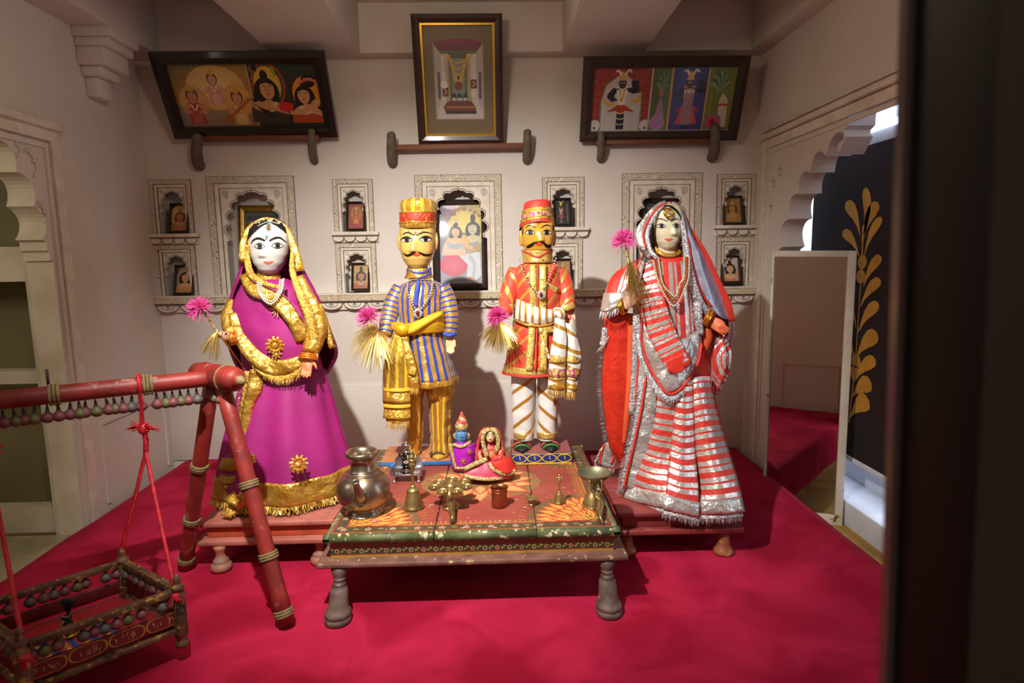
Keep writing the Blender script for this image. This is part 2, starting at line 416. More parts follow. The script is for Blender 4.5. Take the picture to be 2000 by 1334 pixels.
def niche(i, n):
    x0, x1, z0, z1, big = n; k = 1.5 if big else 1.0
    root = bpy.data.objects.new('trim_%d' % (i+1), None); COL.objects.link(root); root.location = ((x0+x1)/2, YB, z0); struct(root)
    root['label'] = ('large' if big else 'small')+' scalloped niche surround with painted scroll border'
    bw = .030*k
    def u(name, mat, a, w, y):            # left, top and right bar at inset a
        mb = MB(); X0, X1, Z1 = x0+a, x1-a, z1-a*.92
        mb.box(X0, X0+w, YB-y, YB+.01, z0, Z1); mb.box(X1-w, X1, YB-y, YB+.01, z0, Z1); mb.box(X0+w, X1-w, YB-y, YB+.01, Z1-w, Z1)
        return mb.build(name, mat, root, smooth=False)
    u('outer_line', 'brown_line', 0, .0035, .006)
    u('scroll_border', 'scrollwork', .0035, bw-.004, .008)
    u('inner_line', 'brown_line', bw, .003, .010)
    X0, X1, Z0, Z1 = inner(n)
    u('fillet', 'moulding', bw+.003, (X0-x0)-bw-.006, .005)
    u('sight_line', 'brown_line', X0-x0-.0035, .0035, .004)
    # arched panel
    w = (X1-X0)/2-(.024 if big else .006); cx = (X0+X1)/2; H = Z1-Z0
    zs, zt = Z0+H*(.55 if big else .52), Z1-(.030 if big else .026)
    arch = [(cx-w-.004, Z0), (cx-w-.004, zs-.02*k), (cx-w+.014*k, zs-.014*k), (cx-w+.014*k, zs-.004*k)]+multifoil(w-.016*k, zs, zt, 5 if big else 4, cx)+[(cx+w-.014*k, zs-.004*k), (cx+w-.014*k, zs-.014*k), (cx+w+.004, zs-.02*k), (cx+w+.004, Z0)]
    m = len(arch); yf, yb = YB+.004, YB+.018
    pl = notch(arch, X0, X1, Z0, Z1); n_ = len(pl); tr = tess(pl)
    v = [(a, yf, b) for a, b in pl]+[(a, yf, b) for a, b in arch]+[(a, yb, b) for a, b in arch]
    f = tr+[(n_+j, n_+m+j, n_+m+j+1, n_+j+1) for j in range(m-1)]
    mk('arch_panel', v, f, 'moulding', root, smooth=False)
    # painted line that follows the scallops
    ln = []; r = .0022*k
    pts = [Vector((a, yf-.001, b)) for a, b in arch]; cen = Vector((cx, yf-.001, zs))
    pl = [p+(p-cen).normalized()*.006*k if p.z > zs-.01 else p+Vector((-.006*k if p.x < cx else .006*k, 0, 0)) for p in pts]
    tv, tf, _ = tube(pl[2:-2], r*.7, 4); mk('painted_line', tv, tf, 'brown_paint', root)
    # recess
    D = .14 if big else .11; mb = MB()
    mb.add([(X0, yb, Z0), (X1, yb, Z0), (X1, yb, Z1), (X0, yb, Z1), (X0, YB+D, Z0), (X1, YB+D, Z0), (X1, YB+D, Z1), (X0, YB+D, Z1)],
           [(4, 5, 6, 7), (0, 1, 5, 4), (0, 4, 7, 3), (1, 2, 6, 5), (3, 7, 6, 2)])
    mb.build('recess', 'plaster', root, smooth=False)
    # painted flowers in the spandrels
    for s in (-1, 1):
        c = Vector((cx+s*((X1-X0)/2-.022*k), yf-.001, Z1-.024*k)); mb = MB()
        if big:
            for q in range(7):
                a = q*2*pi/7; e = c+Vector((cos(a)*.014, 0, sin(a)*.016-(.003 if q == 5 else 0)))
                loop = [e+Vector((cos(t)*.0075, 0, sin(t)*.0075)) for t in [2*pi*z/8 for z in range(9)]]
                mb.add(*tube(loop, .0011, 4))
            mb.add(*tube([c, c+Vector((-s*.012, 0, -.024)), c+Vector((-s*.004, 0, -.036))], .0012, 4))
        else:
            for q in range(6):
                a = q*pi/3+.3; mb.add(*tube([c+Vector((cos(a)*.003, 0, sin(a)*.003)), c+Vector((cos(a)*.010, 0, sin(a)*.010))], .0012, 4))
        mb.build('painted_flower', 'brown_paint', root)
    return root
NR = [niche(i, n) for i, n in enumerate(NICHE)]
def scallop_mesh(w, h, d):
    pts = [(-w/2, 0), (w/2, 0)]+[(w/2*cos(t)*(1 if abs(cos(t)) > .3 else 1), -h*sin(t)**.8) for t in [pi*k/12 for k in range(1, 12)]]
    v, f = prism([(a, b) for a, b in pts], d, y=-d/2); return v, f
# shelves under the upper small niches
sv, sf = scallop_mesh(.072, .032, .020)
for i in (0, 2, 4, 6):
    x0, x1, z0, z1, _ = NICHE[i]; r = NR[i]
    box('shelf', x0-.012, x1+.028, YB-.045, YB+.01, z0-.022, z0, 'moulding', r, .004)
    box('shelf_line', x0-.010, x1+.026, YB-.038, YB+.01, z0-.028, z0-.022, 'brown_line', r)
    box('valance', x0-.008, x1+.024, YB-.016, YB+.01, z0-.066, z0-.028, 'moulding', r, .003)
    n = 4; w = (x1-x0+.032)/n
    for k in range(n):
        xc = x0-.008+w*(k+.5)
        o = mk('scallop', [(a*w/.072+xc, b+YB-.020, c+z0-.030) for a, b, c in sv], sf, 'moulding', r, smooth=False)
        pl = [Vector((xc+w/2*.96*cos(t), YB-.0315, z0-.031-.031*sin(t)**.8)) for t in [pi*q/12 for q in range(13)]]
        tv, tf, _ = tube(pl, .0017, 4); mk('painted_line', tv, tf, 'brown_paint', o)
# the long ledge
LED = bpy.data.objects.new('trim_12', None); COL.objects.link(LED); LED.location = (0, YB, ZL); struct(LED, 'long painted plaster ledge under the niches')
lx0, lx1 = -2.17, 1.67
box('ledge_top', lx0, lx1, YB-.075, YB+.15, ZL-.012, ZL, 'moulding', LED, .004)
box('scroll_band', lx0, lx1, YB-.070, YB+.01, ZL-.048, ZL-.012, 'scroll_ledge', LED)
box('ledge_bead', lx0, lx1, YB-.060, YB+.01, ZL-.058, ZL-.048, 'brown_line', LED, .003)
box('valance', lx0, lx1, YB-.025, YB+.01, ZL-.108, ZL-.058, 'moulding', LED, .002)
NS = 26; lw = (lx1-lx0)/NS
for k in range(NS):
    xc = lx0+lw*(k+.5)
    o = mk('scallop', [(a*lw/.072*.96+xc, b*1.2+YB-.034, c*1.45+ZL-.058) for a, b, c in sv], sf, 'moulding', LED, smooth=False)
    mb = MB()
    for s in (1, .62):
        mb.add(*tube([Vector((xc+lw*.45*s*cos(t), YB-.048, ZL-.060-.044*s*sin(t)**.8)) for t in [pi*q/12 for q in range(13)]], .0018, 4))
    for q in range(3):
        a = pi+pi*(q+.5)/3; mb.add(*tube([Vector((xc, YB-.048, ZL-.064)), Vector((xc+.016*cos(a), YB-.048, ZL-.066+.018*sin(a)))], .0022, 4))
    mb.build('painted_lotus', 'brown_paint', o)
# dado
struct(box('baseboard_back', XL, XR, YB-.012, YB+.005, 0, P(900, 747, Y=YB).z, 'plaster', bev=.003), 'slightly raised plaster dado along the back wall')
struct(box('trim_13', P(1449, 800, Y=YB).x, XR+.02, YB-.03, YB, -.2, P(1449, 740, Y=YB).z, 'plaster', bev=.004), 'raised plaster corner strip beside the right arch')
# ------------------------------------------------------------------ beams
box_b = lambda n, *a: struct(box(n, *a, 'plaster', bev=.006))
struct(box('trim_14', XL, XR, 3.88, YB+.01, ZT, 2.81, 'plaster', bev=.006), 'plaster wall beam above the back wall')
struct(box('trim_15', -1.31, -.79, .9, 3.89, ZT-.002, 2.81, 'plaster', bev=.006), 'broad plaster ceiling beam left of centre')
struct(box('trim_16', .42, .92, .9, 3.89, ZT-.002, 2.81, 'plaster', bev=.006), 'broad plaster ceiling beam right of centre')
struct(box('trim_17', XL-.05, -1.97, .9, 3.89, ZT-.004, 2.81, 'plaster', bev=.006), 'plaster edge beam above the left wall')
struct(box('trim_18', 1.56, XR+.05, .9, 3.89, ZT-.004, 2.81, 'plaster', bev=.006), 'plaster edge beam above the right wall')
# ------------------------------------------------------------------ side walls with scalloped arches
def arch_wall(name, X, thick, y0, y1, arch, ztop, inward):
    """wall in the plane x=X (thickness outwards) pierced by an arch given as [(y,z)...]"""
    X2 = X-inward*thick; pl = notch(arch, y0, y1, -.3, ztop); n = len(pl); tr = tess(pl)
    v = [(X, a, b) for a, b in pl]+[(X2, a, b) for a, b in pl]
    f = [t for t in tr]+[tuple(i+n for i in reversed(t)) for t in tr]+[(i, (i+1) % n, (i+1) % n+n, i+n) for i in range(n)]
    bm = bmesh.new(); vs = [bm.verts.new(p) for p in v]
    for q in f:
        try: bm.faces.new([vs[i] for i in q])
        except ValueError: pass
    bmesh.ops.recalc_face_normals(bm, faces=bm.faces)
    v = [tuple(p.co) for p in bm.verts]; bm.verts.index_update(); f = [tuple(p.index for p in q.verts) for q in bm.faces]; bm.free()
    return mk(name, v, f, 'plaster', smooth=False)
# left arch: springing at the cream jamb, crown out of frame
def left_arch():
    ya, yc = 3.083, 2.22; zs, zt = 1.42, 2.02; hw = ya-yc-.055; pts = []
    n = 6
    def base(t): a = t*pi/2; return Vector((yc+hw*cos(a), zs+(zt-zs)*sin(a)))
    for k in range(n):
        A, B = base(k/n), base((k+1)/n); L = (B-A).length; nr = Vector(((B-A).y, -(B-A).x)).normalized()
        for j in range(8):
            t = j/8; pts.append(A.lerp(B, t)+nr*L*.34*sin(pi*t)**.8)
    pts = [Vector((ya, -.1)), Vector((ya, zs-.10)), Vector((ya-.015, zs-.10)), Vector((ya-.015, zs-.06)), Vector((ya-.03, zs-.05)), Vector((ya-.03, zs-.01))]+pts+[Vector((yc, zt+.03))]
    full = pts+[Vector((2*yc-p.x, p.y)) for p in reversed(pts[:-1])]
    return [(p.x, p.y) for p in full]
LA = left_arch()
struct(arch_wall('wall_left', XL, .12, .9, 4.12, LA, 2.8, 1), 'mauve shaded plaster wall with a scalloped archway on the left')
WL = bpy.data.objects['wall_left']
# intrados lining in cream (whole depth of the arch)
mb = MB(); m = len(LA)
mb.add([(XL+.002, a-.0015, b-.0015) for a, b in LA]+[(XL-.125, a-.0015, b-.0015) for a, b in LA], [(j, m+j, m+j+1, j+1) for j in range(m-1)])
mb.build('arch_lining', 'plaster_cream', WL, smooth=False)
def frame_bar(name, X, w, pr, pts, mat, par):
    """raised bar following (y,z) points on a side wall"""
    mb = MB()
    for (a, b), (c, d) in zip(pts[:-1], pts[1:]):
        if abs(a-c) < 1e-6: mb.box(min(X, X+pr), max(X, X+pr), a-w/2, a+w/2, min(b, d)-w/2, max(b, d)+w/2)
        else: mb.box(min(X, X+pr), max(X, X+pr), min(a, c)+w/2, max(a, c)-w/2, b-w/2, b+w/2)
    return mb.build(name, mat, par, smooth=False)
frame_bar('arch_surround', XL, .055, .022, [(3.165, -.1), (3.165, 1.92), (1.3, 1.92)], 'moulding', WL)
frame_bar('arch_surround_step', XL, .025, .010, [(3.118, -.1), (3.118, 1.87), (1.3, 1.87)], 'plaster', WL)
box('arch_cornice', XL, XL+.05, 1.25, 3.21, 1.945, 1.985, 'moulding', WL, .006)
# carved relief sprigs in the spandrel
for (y, z, s) in ((3.02, 1.78, 1), (2.93, 1.84, .8), (3.05, 1.55, .7)):
    mb = MB()
    mb.add(*tube(cr([Vector((XL+.004, y+.03*s*sin(t*2.2), z+.07*s*(t-1))) for t in (0, .5, 1, 1.5, 2)], 4), [.006*s, .009*s, .004*s], 6))
    for q in range(4):
        a = q*1.4; mb.add(*tube([Vector((XL+.004, y, z+.02*s*q)), Vector((XL+.006, y+.03*s*cos(a), z+.02*s*q+.03*s*sin(a))), Vector((XL+.003, y+.045*s*cos(a+.6), z+.02*s*q+.035*s*sin(a+.6)))], [.008*s, .007*s, .002], 6))
    mb.build('carved_sprig', 'plaster', WL)
frame_bar('panel_moulding', XL, .018, .010, [(3.30, .0), (3.30, P(185, 832, X=XL).z), (3.93, P(185, 832, X=XL).z), (3.93, 0)], 'plaster', WL)
# passage behind the left arch: white framed openings in a facing wall
PW = mk('wall_passage', *(lambda mb: (mb.v, mb.f))((lambda mb: [mb.box(-3.6, -2.32, 3.14, 3.24, -.1, .03), mb.box(-3.6, -2.32, 3.14, 3.24, .70, .765), mb.box(-3.6, -2.32, 3.105, 3.20, 1.22, 1.39),
        mb.box(-2.325, -2.285, 3.10, 3.24, -.1, 1.40), mb.box(-3.7, -3.5, 3.12, 3.24, -.1, 1.40)] and mb)(MB())), 'plaster_cream', smooth=False)
struct(PW, 'cream painted frame with two olive recesses seen through the left arch')
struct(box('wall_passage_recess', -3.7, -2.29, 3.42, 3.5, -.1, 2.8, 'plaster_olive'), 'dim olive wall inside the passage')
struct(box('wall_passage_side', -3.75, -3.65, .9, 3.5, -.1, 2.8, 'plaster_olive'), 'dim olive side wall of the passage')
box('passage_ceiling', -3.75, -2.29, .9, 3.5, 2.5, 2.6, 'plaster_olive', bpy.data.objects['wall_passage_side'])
# corbel on the left wall
cb = bpy.data.objects.new('trim_19', None); COL.objects.link(cb); cp = P(170, 70, X=XL); cb.location = cp; struct(cb, 'stepped plaster corbel under the left edge beam')
z = ZT
for i, (w, h, d) in enumerate(((.26, .05, .20), (.235, .045, .175), (.22, .09, .145), (.17, .05, .105), (.12, .10, .07))):
    box('corbel_step', XL, XL+d, cp.y-w/2, cp.y+w/2, z-h, z, 'plaster', cb, .008); z -= h
# right arch
def right_arch():
    ya, yc = 3.70, 2.95; zs, zt = .98, 1.80; pts = []; hw = ya-yc-.06; n = 7
    def base(t): a = t*pi/2; return Vector((yc+hw*cos(a)**.8, zs+(zt-zs)*sin(a)))
    for k in range(n):
        A, B = base(k/n), base((k+1)/n); L = (B-A).length; nr = Vector(((B-A).y, -(B-A).x)).normalized()
        for j in range(8):
            t = j/8; pts.append(A.lerp(B, t)+nr*L*.42*sin(pi*t)**.7)
    pts = [Vector((ya, -.25)), Vector((ya, zs-.12)), Vector((ya-.02, zs-.12)), Vector((ya-.02, zs-.02))]+pts+[Vector((yc+.10, zt-.03)), Vector((yc+.10, zt+.02)), Vector((yc+.055, zt+.035)), Vector((yc+.055, zt+.075)), Vector((yc+.02, zt+.09)), Vector((yc+.02, zt+.16))]
    return [(p.x, p.y) for p in pts]
RA = right_arch()
RA2 = RA+[(1.6, RA[-1][1]), (1.6, -.25)]
struct(arch_wall('wall_right', XR, .13, .9, 4.12, RA2, 2.8, -1), 'pale plaster wall on the right pierced by a scalloped arch')
WR = bpy.data.objects['wall_right']
frame_bar('arch_surround', XR, .05, -.014, [(3.86, -.25), (3.86, 1.955), (1.3, 1.955)], 'moulding', WR)
frame_bar('arch_surround_step', XR, .022, -.007, [(3.815, -.25), (3.815, 1.91), (1.3, 1.91)], 'plaster', WR)
box('arch_cornice', XR-.04, XR, 1.3, 3.90, 1.985, 2.015, 'moulding', WR, .005)
box('arch_cornice', XR-.022, XR, 1.3, 3.88, 2.03, 2.045, 'moulding', WR, .004)
for (y, z, s) in ((3.74, 1.72, .7), (3.66, 1.78, .7), (3.76, 1.58, .5)):
    mb = MB()
    for q in range(5):
        a = q*1.26; mb.add(*tube([Vector((XR-.003, y, z)), Vector((XR-.006, y+.03*s*cos(a), z+.04*s*sin(a))), Vector((XR-.003, y+.05*s*cos(a+.5), z+.05*s*sin(a+.5)))], [.008*s, .008*s, .002], 6))
    mb.build('carved_sprig', 'plaster', WR)
# front wall behind the viewer's opening (seen in the mirror)
struct(box('wall_front', .70, 2.6, .86, 1.0, -.3, 2.8, 'plaster'), 'plain plaster inner face of the front wall seen in the mirror')
WF = bpy.data.objects['wall_front']
mb = MB(); zz = .42
mb.box(.95, 1.45, .995, 1.010, zz, zz+.016); mb.box(.95, .966, .995, 1.010, .02, zz); mb.box(1.434, 1.45, .995, 1.010, .02, zz)
mb.build('panel_moulding', 'plaster', WF, smooth=False)
struct(box('wall_front_blocker', -3.75, -1.02, .86, 1.0, -.3, 2.8, 'plaster'))  # unseen left front wall, extended across the passage to block light
# window bay behind the right arch
M('bay_white', 'dfe3ea', .7, c2='cfd3dc', scale=6)
BW = struct(box('wall_bay', 2.22, 2.34, 1.4, 4.2, -.3, .16, 'bay_white'), 'low white parapet under the blind')
box('parapet_step', 1.98, 2.22, 1.4, 4.2, -.3, -.12, 'bay_white', BW, .01)
box('bay_side', 1.79, 2.34, 4.08, 4.2, -.3, 2.8, 'bay_white', BW)
box('bay_head', 1.80, 2.34, 1.4, 4.2, 2.06, 2.2, 'bay_white', BW)
# ------------------------------------------------------------------ painted low tables
M('table_red', '9c4a3c', .5, c2='8a3a30', scale=9, lo=.3, hi=.7, bump=.2, bscale=40, bdist=.002, c3='c9a98a', s3=55, lo3=.69, hi3=.72)
M('table_edge_green', '5a6338', .55, c2='3f4a2c', scale=14, c3='d8c9a0', s3=32, lo3=.57, hi3=.61, bump=.3, bscale=40, bdist=.002)
M('table_lip', '7a5244', .65, c2='5f3d34', scale=16, c3='b8a070', s3=40, lo3=.60, hi3=.66, bump=.3, bscale=45, bdist=.002)
M('table_frieze', '7e2f26', .55, c2='5f241f', scale=20, c3='9a7a50', s3=50, lo3=.66, hi3=.7)
M('leg_wood', '6b564c', .6, c2='4d3b35', scale=22, c3='c4ac88', s3=42, lo3=.66, hi3=.69, bump=.25, bscale=60, bdist=.002)
M('crack_dark', '2a130f', .9)
M('bench_orange', 'c4532f', .6, c2='a8442c', scale=10, c3='7d4a38', s3=22, lo3=.58, hi3=.66, bump=.2, bscale=40, bdist=.002)
M('bench_top_pink', 'b0685a', .65, c2='9a5145', scale=9, c3='7a5a4c', s3=26, lo3=.58, hi3=.66, bump=.25, bscale=40, bdist=.002)
M('bench_red', '8c3530', .55, c2='74292a', scale=10, c3='a8705c', s3=30, lo3=.62, hi3=.68, bump=.2, bscale=40, bdist=.002, stretch=(.4, 2, 2))
M('bench_leg_tan', '9a5a30', .6, c2='7e4428', scale=18, c3='d8b888', s3=30, lo3=.6, hi3=.66)
M('bench_leg_red', 'a8604a', .6, c2='8a6a58', scale=14, c3='6b4a40', s3=30, lo3=.6, hi3=.66)
PAINT('painted', .55, var=.18, scale=90)
TZ = .295
TX0, TX1, TY0, TY1 = -.660, .440, 2.155, 3.18
tb = thing('painted_low_table', 'low square red table painted with flowers, carrying brass vessels', 'table', ((TX0+TX1)/2, (TY0+TY1)/2, 0))
T_TH = .034
def plank(x0, x1, name='tabletop_plank'):
    o = box(name, x0, x1, TY0+.012, TY1, TZ-T_TH+.004, TZ, 'table_red', tb, .003); return o
cr1 = P(845, 1050, Z=TZ).x; cr2 = P(1050, 1045, Z=TZ).x
for a, b in ((TX0+.012, cr1-.0022), (cr1+.0022, cr2-.0012), (cr2+.0012, TX1-.012)): plank(a, b)
# rounded green nosing, in lengths that follow the cracked boards
def nosing(x0, x1, y0, y1, name='edge_nosing'):
    L = Vector((x1-x0, y1-y0, 0)); n = Vector((L.y, -L.x, 0)).normalized(); v = []
    prof = [(-.012, 0), (-.004, .0015), (.006, -.004), (.012, -.013), (.012, -.022), (.006, -.031), (-.004, -.036), (-.012, -.036)]
    for p in (Vector((x0, y0, TZ)), Vector((x1, y1, TZ))):
        for d, z in prof: v.append(p+n*d+Vector((0, 0, z)))
    k = len(prof); f = [(i, (i+1) % k, k+(i+1) % k, k+i) for i in range(k)]+[tuple(range(k-1, -1, -1)), tuple(range(k, 2*k))]
    return mk(name, v, f, 'table_edge_green', tb)
for a, b in ((TX0, cr1-.002), (cr1+.002, cr2-.001), (cr2+.001, TX1)): nosing(a, b, TY0+.012, TY0+.012)
nosing(TX1-.012, TX1-.012, TY0, TY1); nosing(TX0+.012, TX0+.012, TY1, TY0); nosing(TX1, TX0, TY1-.0, TY1-.0)
FZ0, FZ1 = .202, TZ-.036
for nm, a in (('frieze_board', (TX0+.02, TX1-.02, TY0+.018, TY0+.036)), ('frieze_board', (TX0+.02, TX1-.02, TY1-.036, TY1-.018)),
              ('frieze_board', (TX0+.018, TX0+.036, TY0+.036, TY1-.036)), ('frieze_board', (TX1-.036, TX1-.018, TY0+.036, TY1-.036))):
    box(nm, *a, FZ0, FZ1, 'table_frieze', tb)
lp = box('lip_moulding', TX0-.022, TX1+.026, TY0-.030, TY1+.02, .182, .202, 'table_lip', tb, .006)
LEGP = [(.0, 0), (.045, 0), (.050, .006), (.050, .022), (.046, .026), (.048, .032), (.046, .040), (.040, .046), (.037, .06), (.036, .10), (.034, .128), (.028, .142), (.021, .148), (.024, .152), (.021, .157), (.018, .162), (.024, .170), (.026, .180), (.024, .190), (0, .192)]
def turned_leg(x, y, par, mat, prof=LEGP, s=1, sz=1, name='leg', rake=0):
    v, f, uv = lathe([(r*s, z*sz) for r, z in prof], 24, (x, y, 0))
    v = [(a, b+rake*c, c) for a, b, c in v]; return mk(name, v, f, mat, par)
LEGP = [(0, 0), (.043, 0), (.048, .004), (.048, .016), (.044, .019), (.044, .021), (.048, .024), (.047, .034), (.041, .040), (.037, .050), (.0345, .070), (.033, .095), (.030, .110), (.022, .118), (.024, .120), (.024, .124), (.021, .126), (.020, .134), (.023, .136), (.023, .140), (.019, .142), (.024, .150), (.031, .162), (.033, .172), (.030, .181), (0, .183)]
for x in (TX0+.058, TX1-.052):
    for y, rk in ((2.088, .40), (TY1-.05, -.2)): turned_leg(x, y, tb, 'leg_wood', LEGP, rake=rk)
# painted decoration (flat paint on the boards)
class Art:
    """flat painted shapes on a plane: o + u*a + v*b, each layer a hair above the last"""
    def __init__(s, o, u, v, n, step=.00025): s.o, s.u, s.v_, s.n, s.k, s.st = Vector(o), Vector(u), Vector(v), Vector(n), 1, step; s.mb = MB(); s.auto = 1; s.clamp = False
    def pt(s, a, b):
        if s.clamp: a, b = min(max(a, 0), 1), min(max(b, 0), 1)
        return s.o+s.u*a+s.v_*b+s.n*s.k*s.st
    def poly(s, pts, c, c2=None):
        cc = lin(c); n = len(pts); v = [s.pt(a, b) for a, b in pts]
        if n > 4:
            cx = sum(a for a, b in pts)/n; cy = sum(b for a, b in pts)/n
            v.append(s.pt(cx, cy)); f = [(i, (i+1) % n, n) for i in range(n)]
            cl = [cc]*n+[lin(c2) if c2 else cc]
        else: f = [tuple(range(n))]; cl = [cc]*n
        s.mb.add(v, f, c=cl); s.k += s.auto; return s
    def raw(s, pts, cols, faces):
        s.mb.add([s.pt(a, b) for a, b in pts], faces, c=[lin(c) for c in cols]); s.k += s.auto; return s
    def rect(s, x0, y0, x1, y1, c): return s.poly([(x0, y0), (x1, y0), (x1, y1), (x0, y1)], c)
    def grad(s, x0, y0, x1, y1, bl, br, tr, tl): return s.raw([(x0, y0), (x1, y0), (x1, y1), (x0, y1)], [bl, br, tr, tl], [(0, 1, 2, 3)])
    def ell(s, cx, cy, rx, ry, c, rot=0, n=18, c2=None, a0=0, a1=2*pi):
        p = []
        for i in range(n):
            t = a0+(a1-a0)*i/(n if a1-a0 > 6.2 else n-1); x, y = rx*cos(t), ry*sin(t)
            p.append((cx+x*cos(rot)-y*sin(rot), cy+x*sin(rot)+y*cos(rot)))
        return s.poly(p, c, c2)
    def line(s, pts, w, c, sm=4):
        q = cr([Vector((a, b, 0)) for a, b in pts], sm) if sm and len(pts) > 2 else [Vector((a, b, 0)) for a, b in pts]
        m = len(q); v = []
        ww = w if hasattr(w, '__len__') else (w, w)
        for i, p in enumerate(q):
            t = (q[min(i+1, m-1)]-q[max(i-1, 0)]).normalized(); nn = Vector((-t.y, t.x, 0))
            tt = i/(m-1); x = tt*(len(ww)-1); j = min(int(x), len(ww)-2); wi = ww[j]*(1-(x-j))+ww[j+1]*(x-j)
            v += [p+nn*wi/2, p-nn*wi/2]
        s.mb.add([s.pt(a.x, a.y) for a in v], [(2*i, 2*i+1, 2*i+3, 2*i+2) for i in range(m-1)], c=[lin(c)]*len(v)); s.k += s.auto; return s
    def petal(s, cx, cy, ang, L, w, c, c2=None):
        p = []
        for i in range(7): t = i/6; p.append((t*L, w/2*sin(pi*t**.75)))
        for i in range(5, 0, -1): t = i/6; p.append((t*L, -w/2*sin(pi*t**.75)))
        return s.poly([(cx+a*cos(ang)-b*sin(ang), cy+a*sin(ang)+b*cos(ang)) for a, b in p], c, c2)
    def build(s, name, mat, par, **kw): return s.mb.build(name, mat, par, smooth=False, **kw)
def paint_top():
    a = Art((0, 0, TZ), (1, 0, 0), (0, 1, 0), (0, 0, 1), .00013); a.auto = 0
    x0, x1, y0, y1 = TX0+.012, TX1-.012, TY0+.014, TY1-.012; w = .072
    rng = random.Random(3)
    def band(i, o, c):                 # rectangular ring
        for r in ((x0+i, y0+i, x1-i, y0+o), (x0+i, y1-o, x1-i, y1-i), (x0+i, y0+o, x0+o, y1-o), (x1-o, y0+o, x1-i, y1-o)): a.rect(*r, c)
    band(0, .012, 'a8802c'); band(.012, .020, '8c3a2a'); band(.020, .056, '4b4430'); band(.056, .064, '8c3a2a'); band(.064, .070, 'b08433')
    n = 22; a.k = 2
    for k in range(n):
        t = (k+.5)/n
        for X, Y in ((x0+.03+(x1-x0-.06)*t, y0+.038), (x0+.03+(x1-x0-.06)*t, y1-.038), (x0+.038, y0+.03+(y1-y0-.06)*t), (x1-.038, y0+.03+(y1-y0-.06)*t)):
            if rng.random() < .12: continue
            big = k % 2 == 0
            for q in range(5 if big else 3):
                ag = q*2*pi/5+.3; a.petal(X, Y, ag, .015 if big else .012, .009, 'c9b48f' if big else '9a8a54', 'a8543f' if big else None)
    # corner rosettes (quarter flowers) and the centre flower
    for cx, cy, a0 in ((x0+.07, y0+.07, 0), (x1-.07, y0+.07, pi/2), (x1-.07, y1-.07, pi), (x0+.07, y1-.07, 3*pi/2)):
        a.k = 1; a.poly([(cx, cy)]+[(cx+.262*cos(a0+pi/2*i/14), cy+.262*sin(a0+pi/2*i/14)) for i in range(15)], '6e5436')
        a.k = 1
        for R, L, m in ((.245, .13, 9), (.18, .12, 8), (.11, .10, 6)):
            a.k += 5
            for i in range(m):
                a.k += (2 if i % 2 == 0 else -2)
                t = a0+pi/2*(i+.5)/m; r0 = R-L
                a.petal(cx+r0*cos(t), cy+r0*sin(t), t, L, R*pi/2/m*1.25, 'b5452f', 'b5452f'); a.k += 1; a.petal(cx+r0*cos(t), cy+r0*sin(t), t, L*.9, R*pi/2/m*.92, 'd08b3e', 'd9a04a')
                a.line([(cx+(r0+.03)*cos(t), cy+(r0+.03)*sin(t)), (cx+(r0+.06)*cos(t), cy+(r0+.06)*sin(t))], (.004, .001), '3f3a26', 0); a.k -= 1
        a.k += 2; a.poly([(cx, cy)]+[(cx+.05*cos(a0+pi/2*i/6), cy+.05*sin(a0+pi/2*i/6)) for i in range(7)], 'c08a30')
        for i in range(16):
            t = a0+pi/2*(i+.5)/16; a.line([(cx+.272*cos(t), cy+.272*sin(t)), (cx+.298*cos(t), cy+.298*sin(t))], (.005, .001), 'c88a4a', 0)
    a.k = 1; cx, cy = (TX0+TX1)/2+.02, (TY0+TY1)/2-.0
    a.ell(cx, cy, .27, .20, '8a6a40')
    for R, m in ((1.0, 14), (.66, 10)):
        a.k += 5
        for i in range(m):
            a.k += (2 if i % 2 == 0 else -2)
            t = 2*pi*(i+.5)/m; r0 = .38*R
            a.petal(cx+.25*r0*cos(t), cy+.19*r0*sin(t), math.atan2(.19*sin(t), .25*cos(t)), .16*R, .09*R, 'b5553c'); a.k += 1; a.petal(cx+.25*r0*cos(t), cy+.19*r0*sin(t), math.atan2(.19*sin(t), .25*cos(t)), .145*R, .065*R, 'c98f56', 'd6a868'); a.k -= 1
    a.k = 2
    for i in range(46):                 # little ticks along the inner border
        t = (i+.5)/46; X = x0+.1+(x1-x0-.2)*t; a.poly([(X-.004, y0+.076), (X+.004, y0+.076), (X, y0+.094)], 'c0824a')
        Yy = y0+.1+(y1-y0-.2)*t; a.line([(x1-.074, Yy), (x1-.112, Yy)], (.006, .002), 'c0923a', 0); a.line([(x0+.074, Yy), (x0+.112, Yy)], (.006, .002), 'c0923a', 0)
    a.k = 20
    for _ in range(70):                 # flaked spots
        X, Y = rng.uniform(x0, x1), y0+abs(rng.gauss(0, .25)); s = rng.uniform(.002, .006)
        if Y < y1 and rng.random() < .8: a.ell(X, Y, s*rng.uniform(.6, 2), s*.6, 'd6c8b0', n=7)
    o = a.build('painted_flowers', 'painted', tb)
    return o
paint_top()
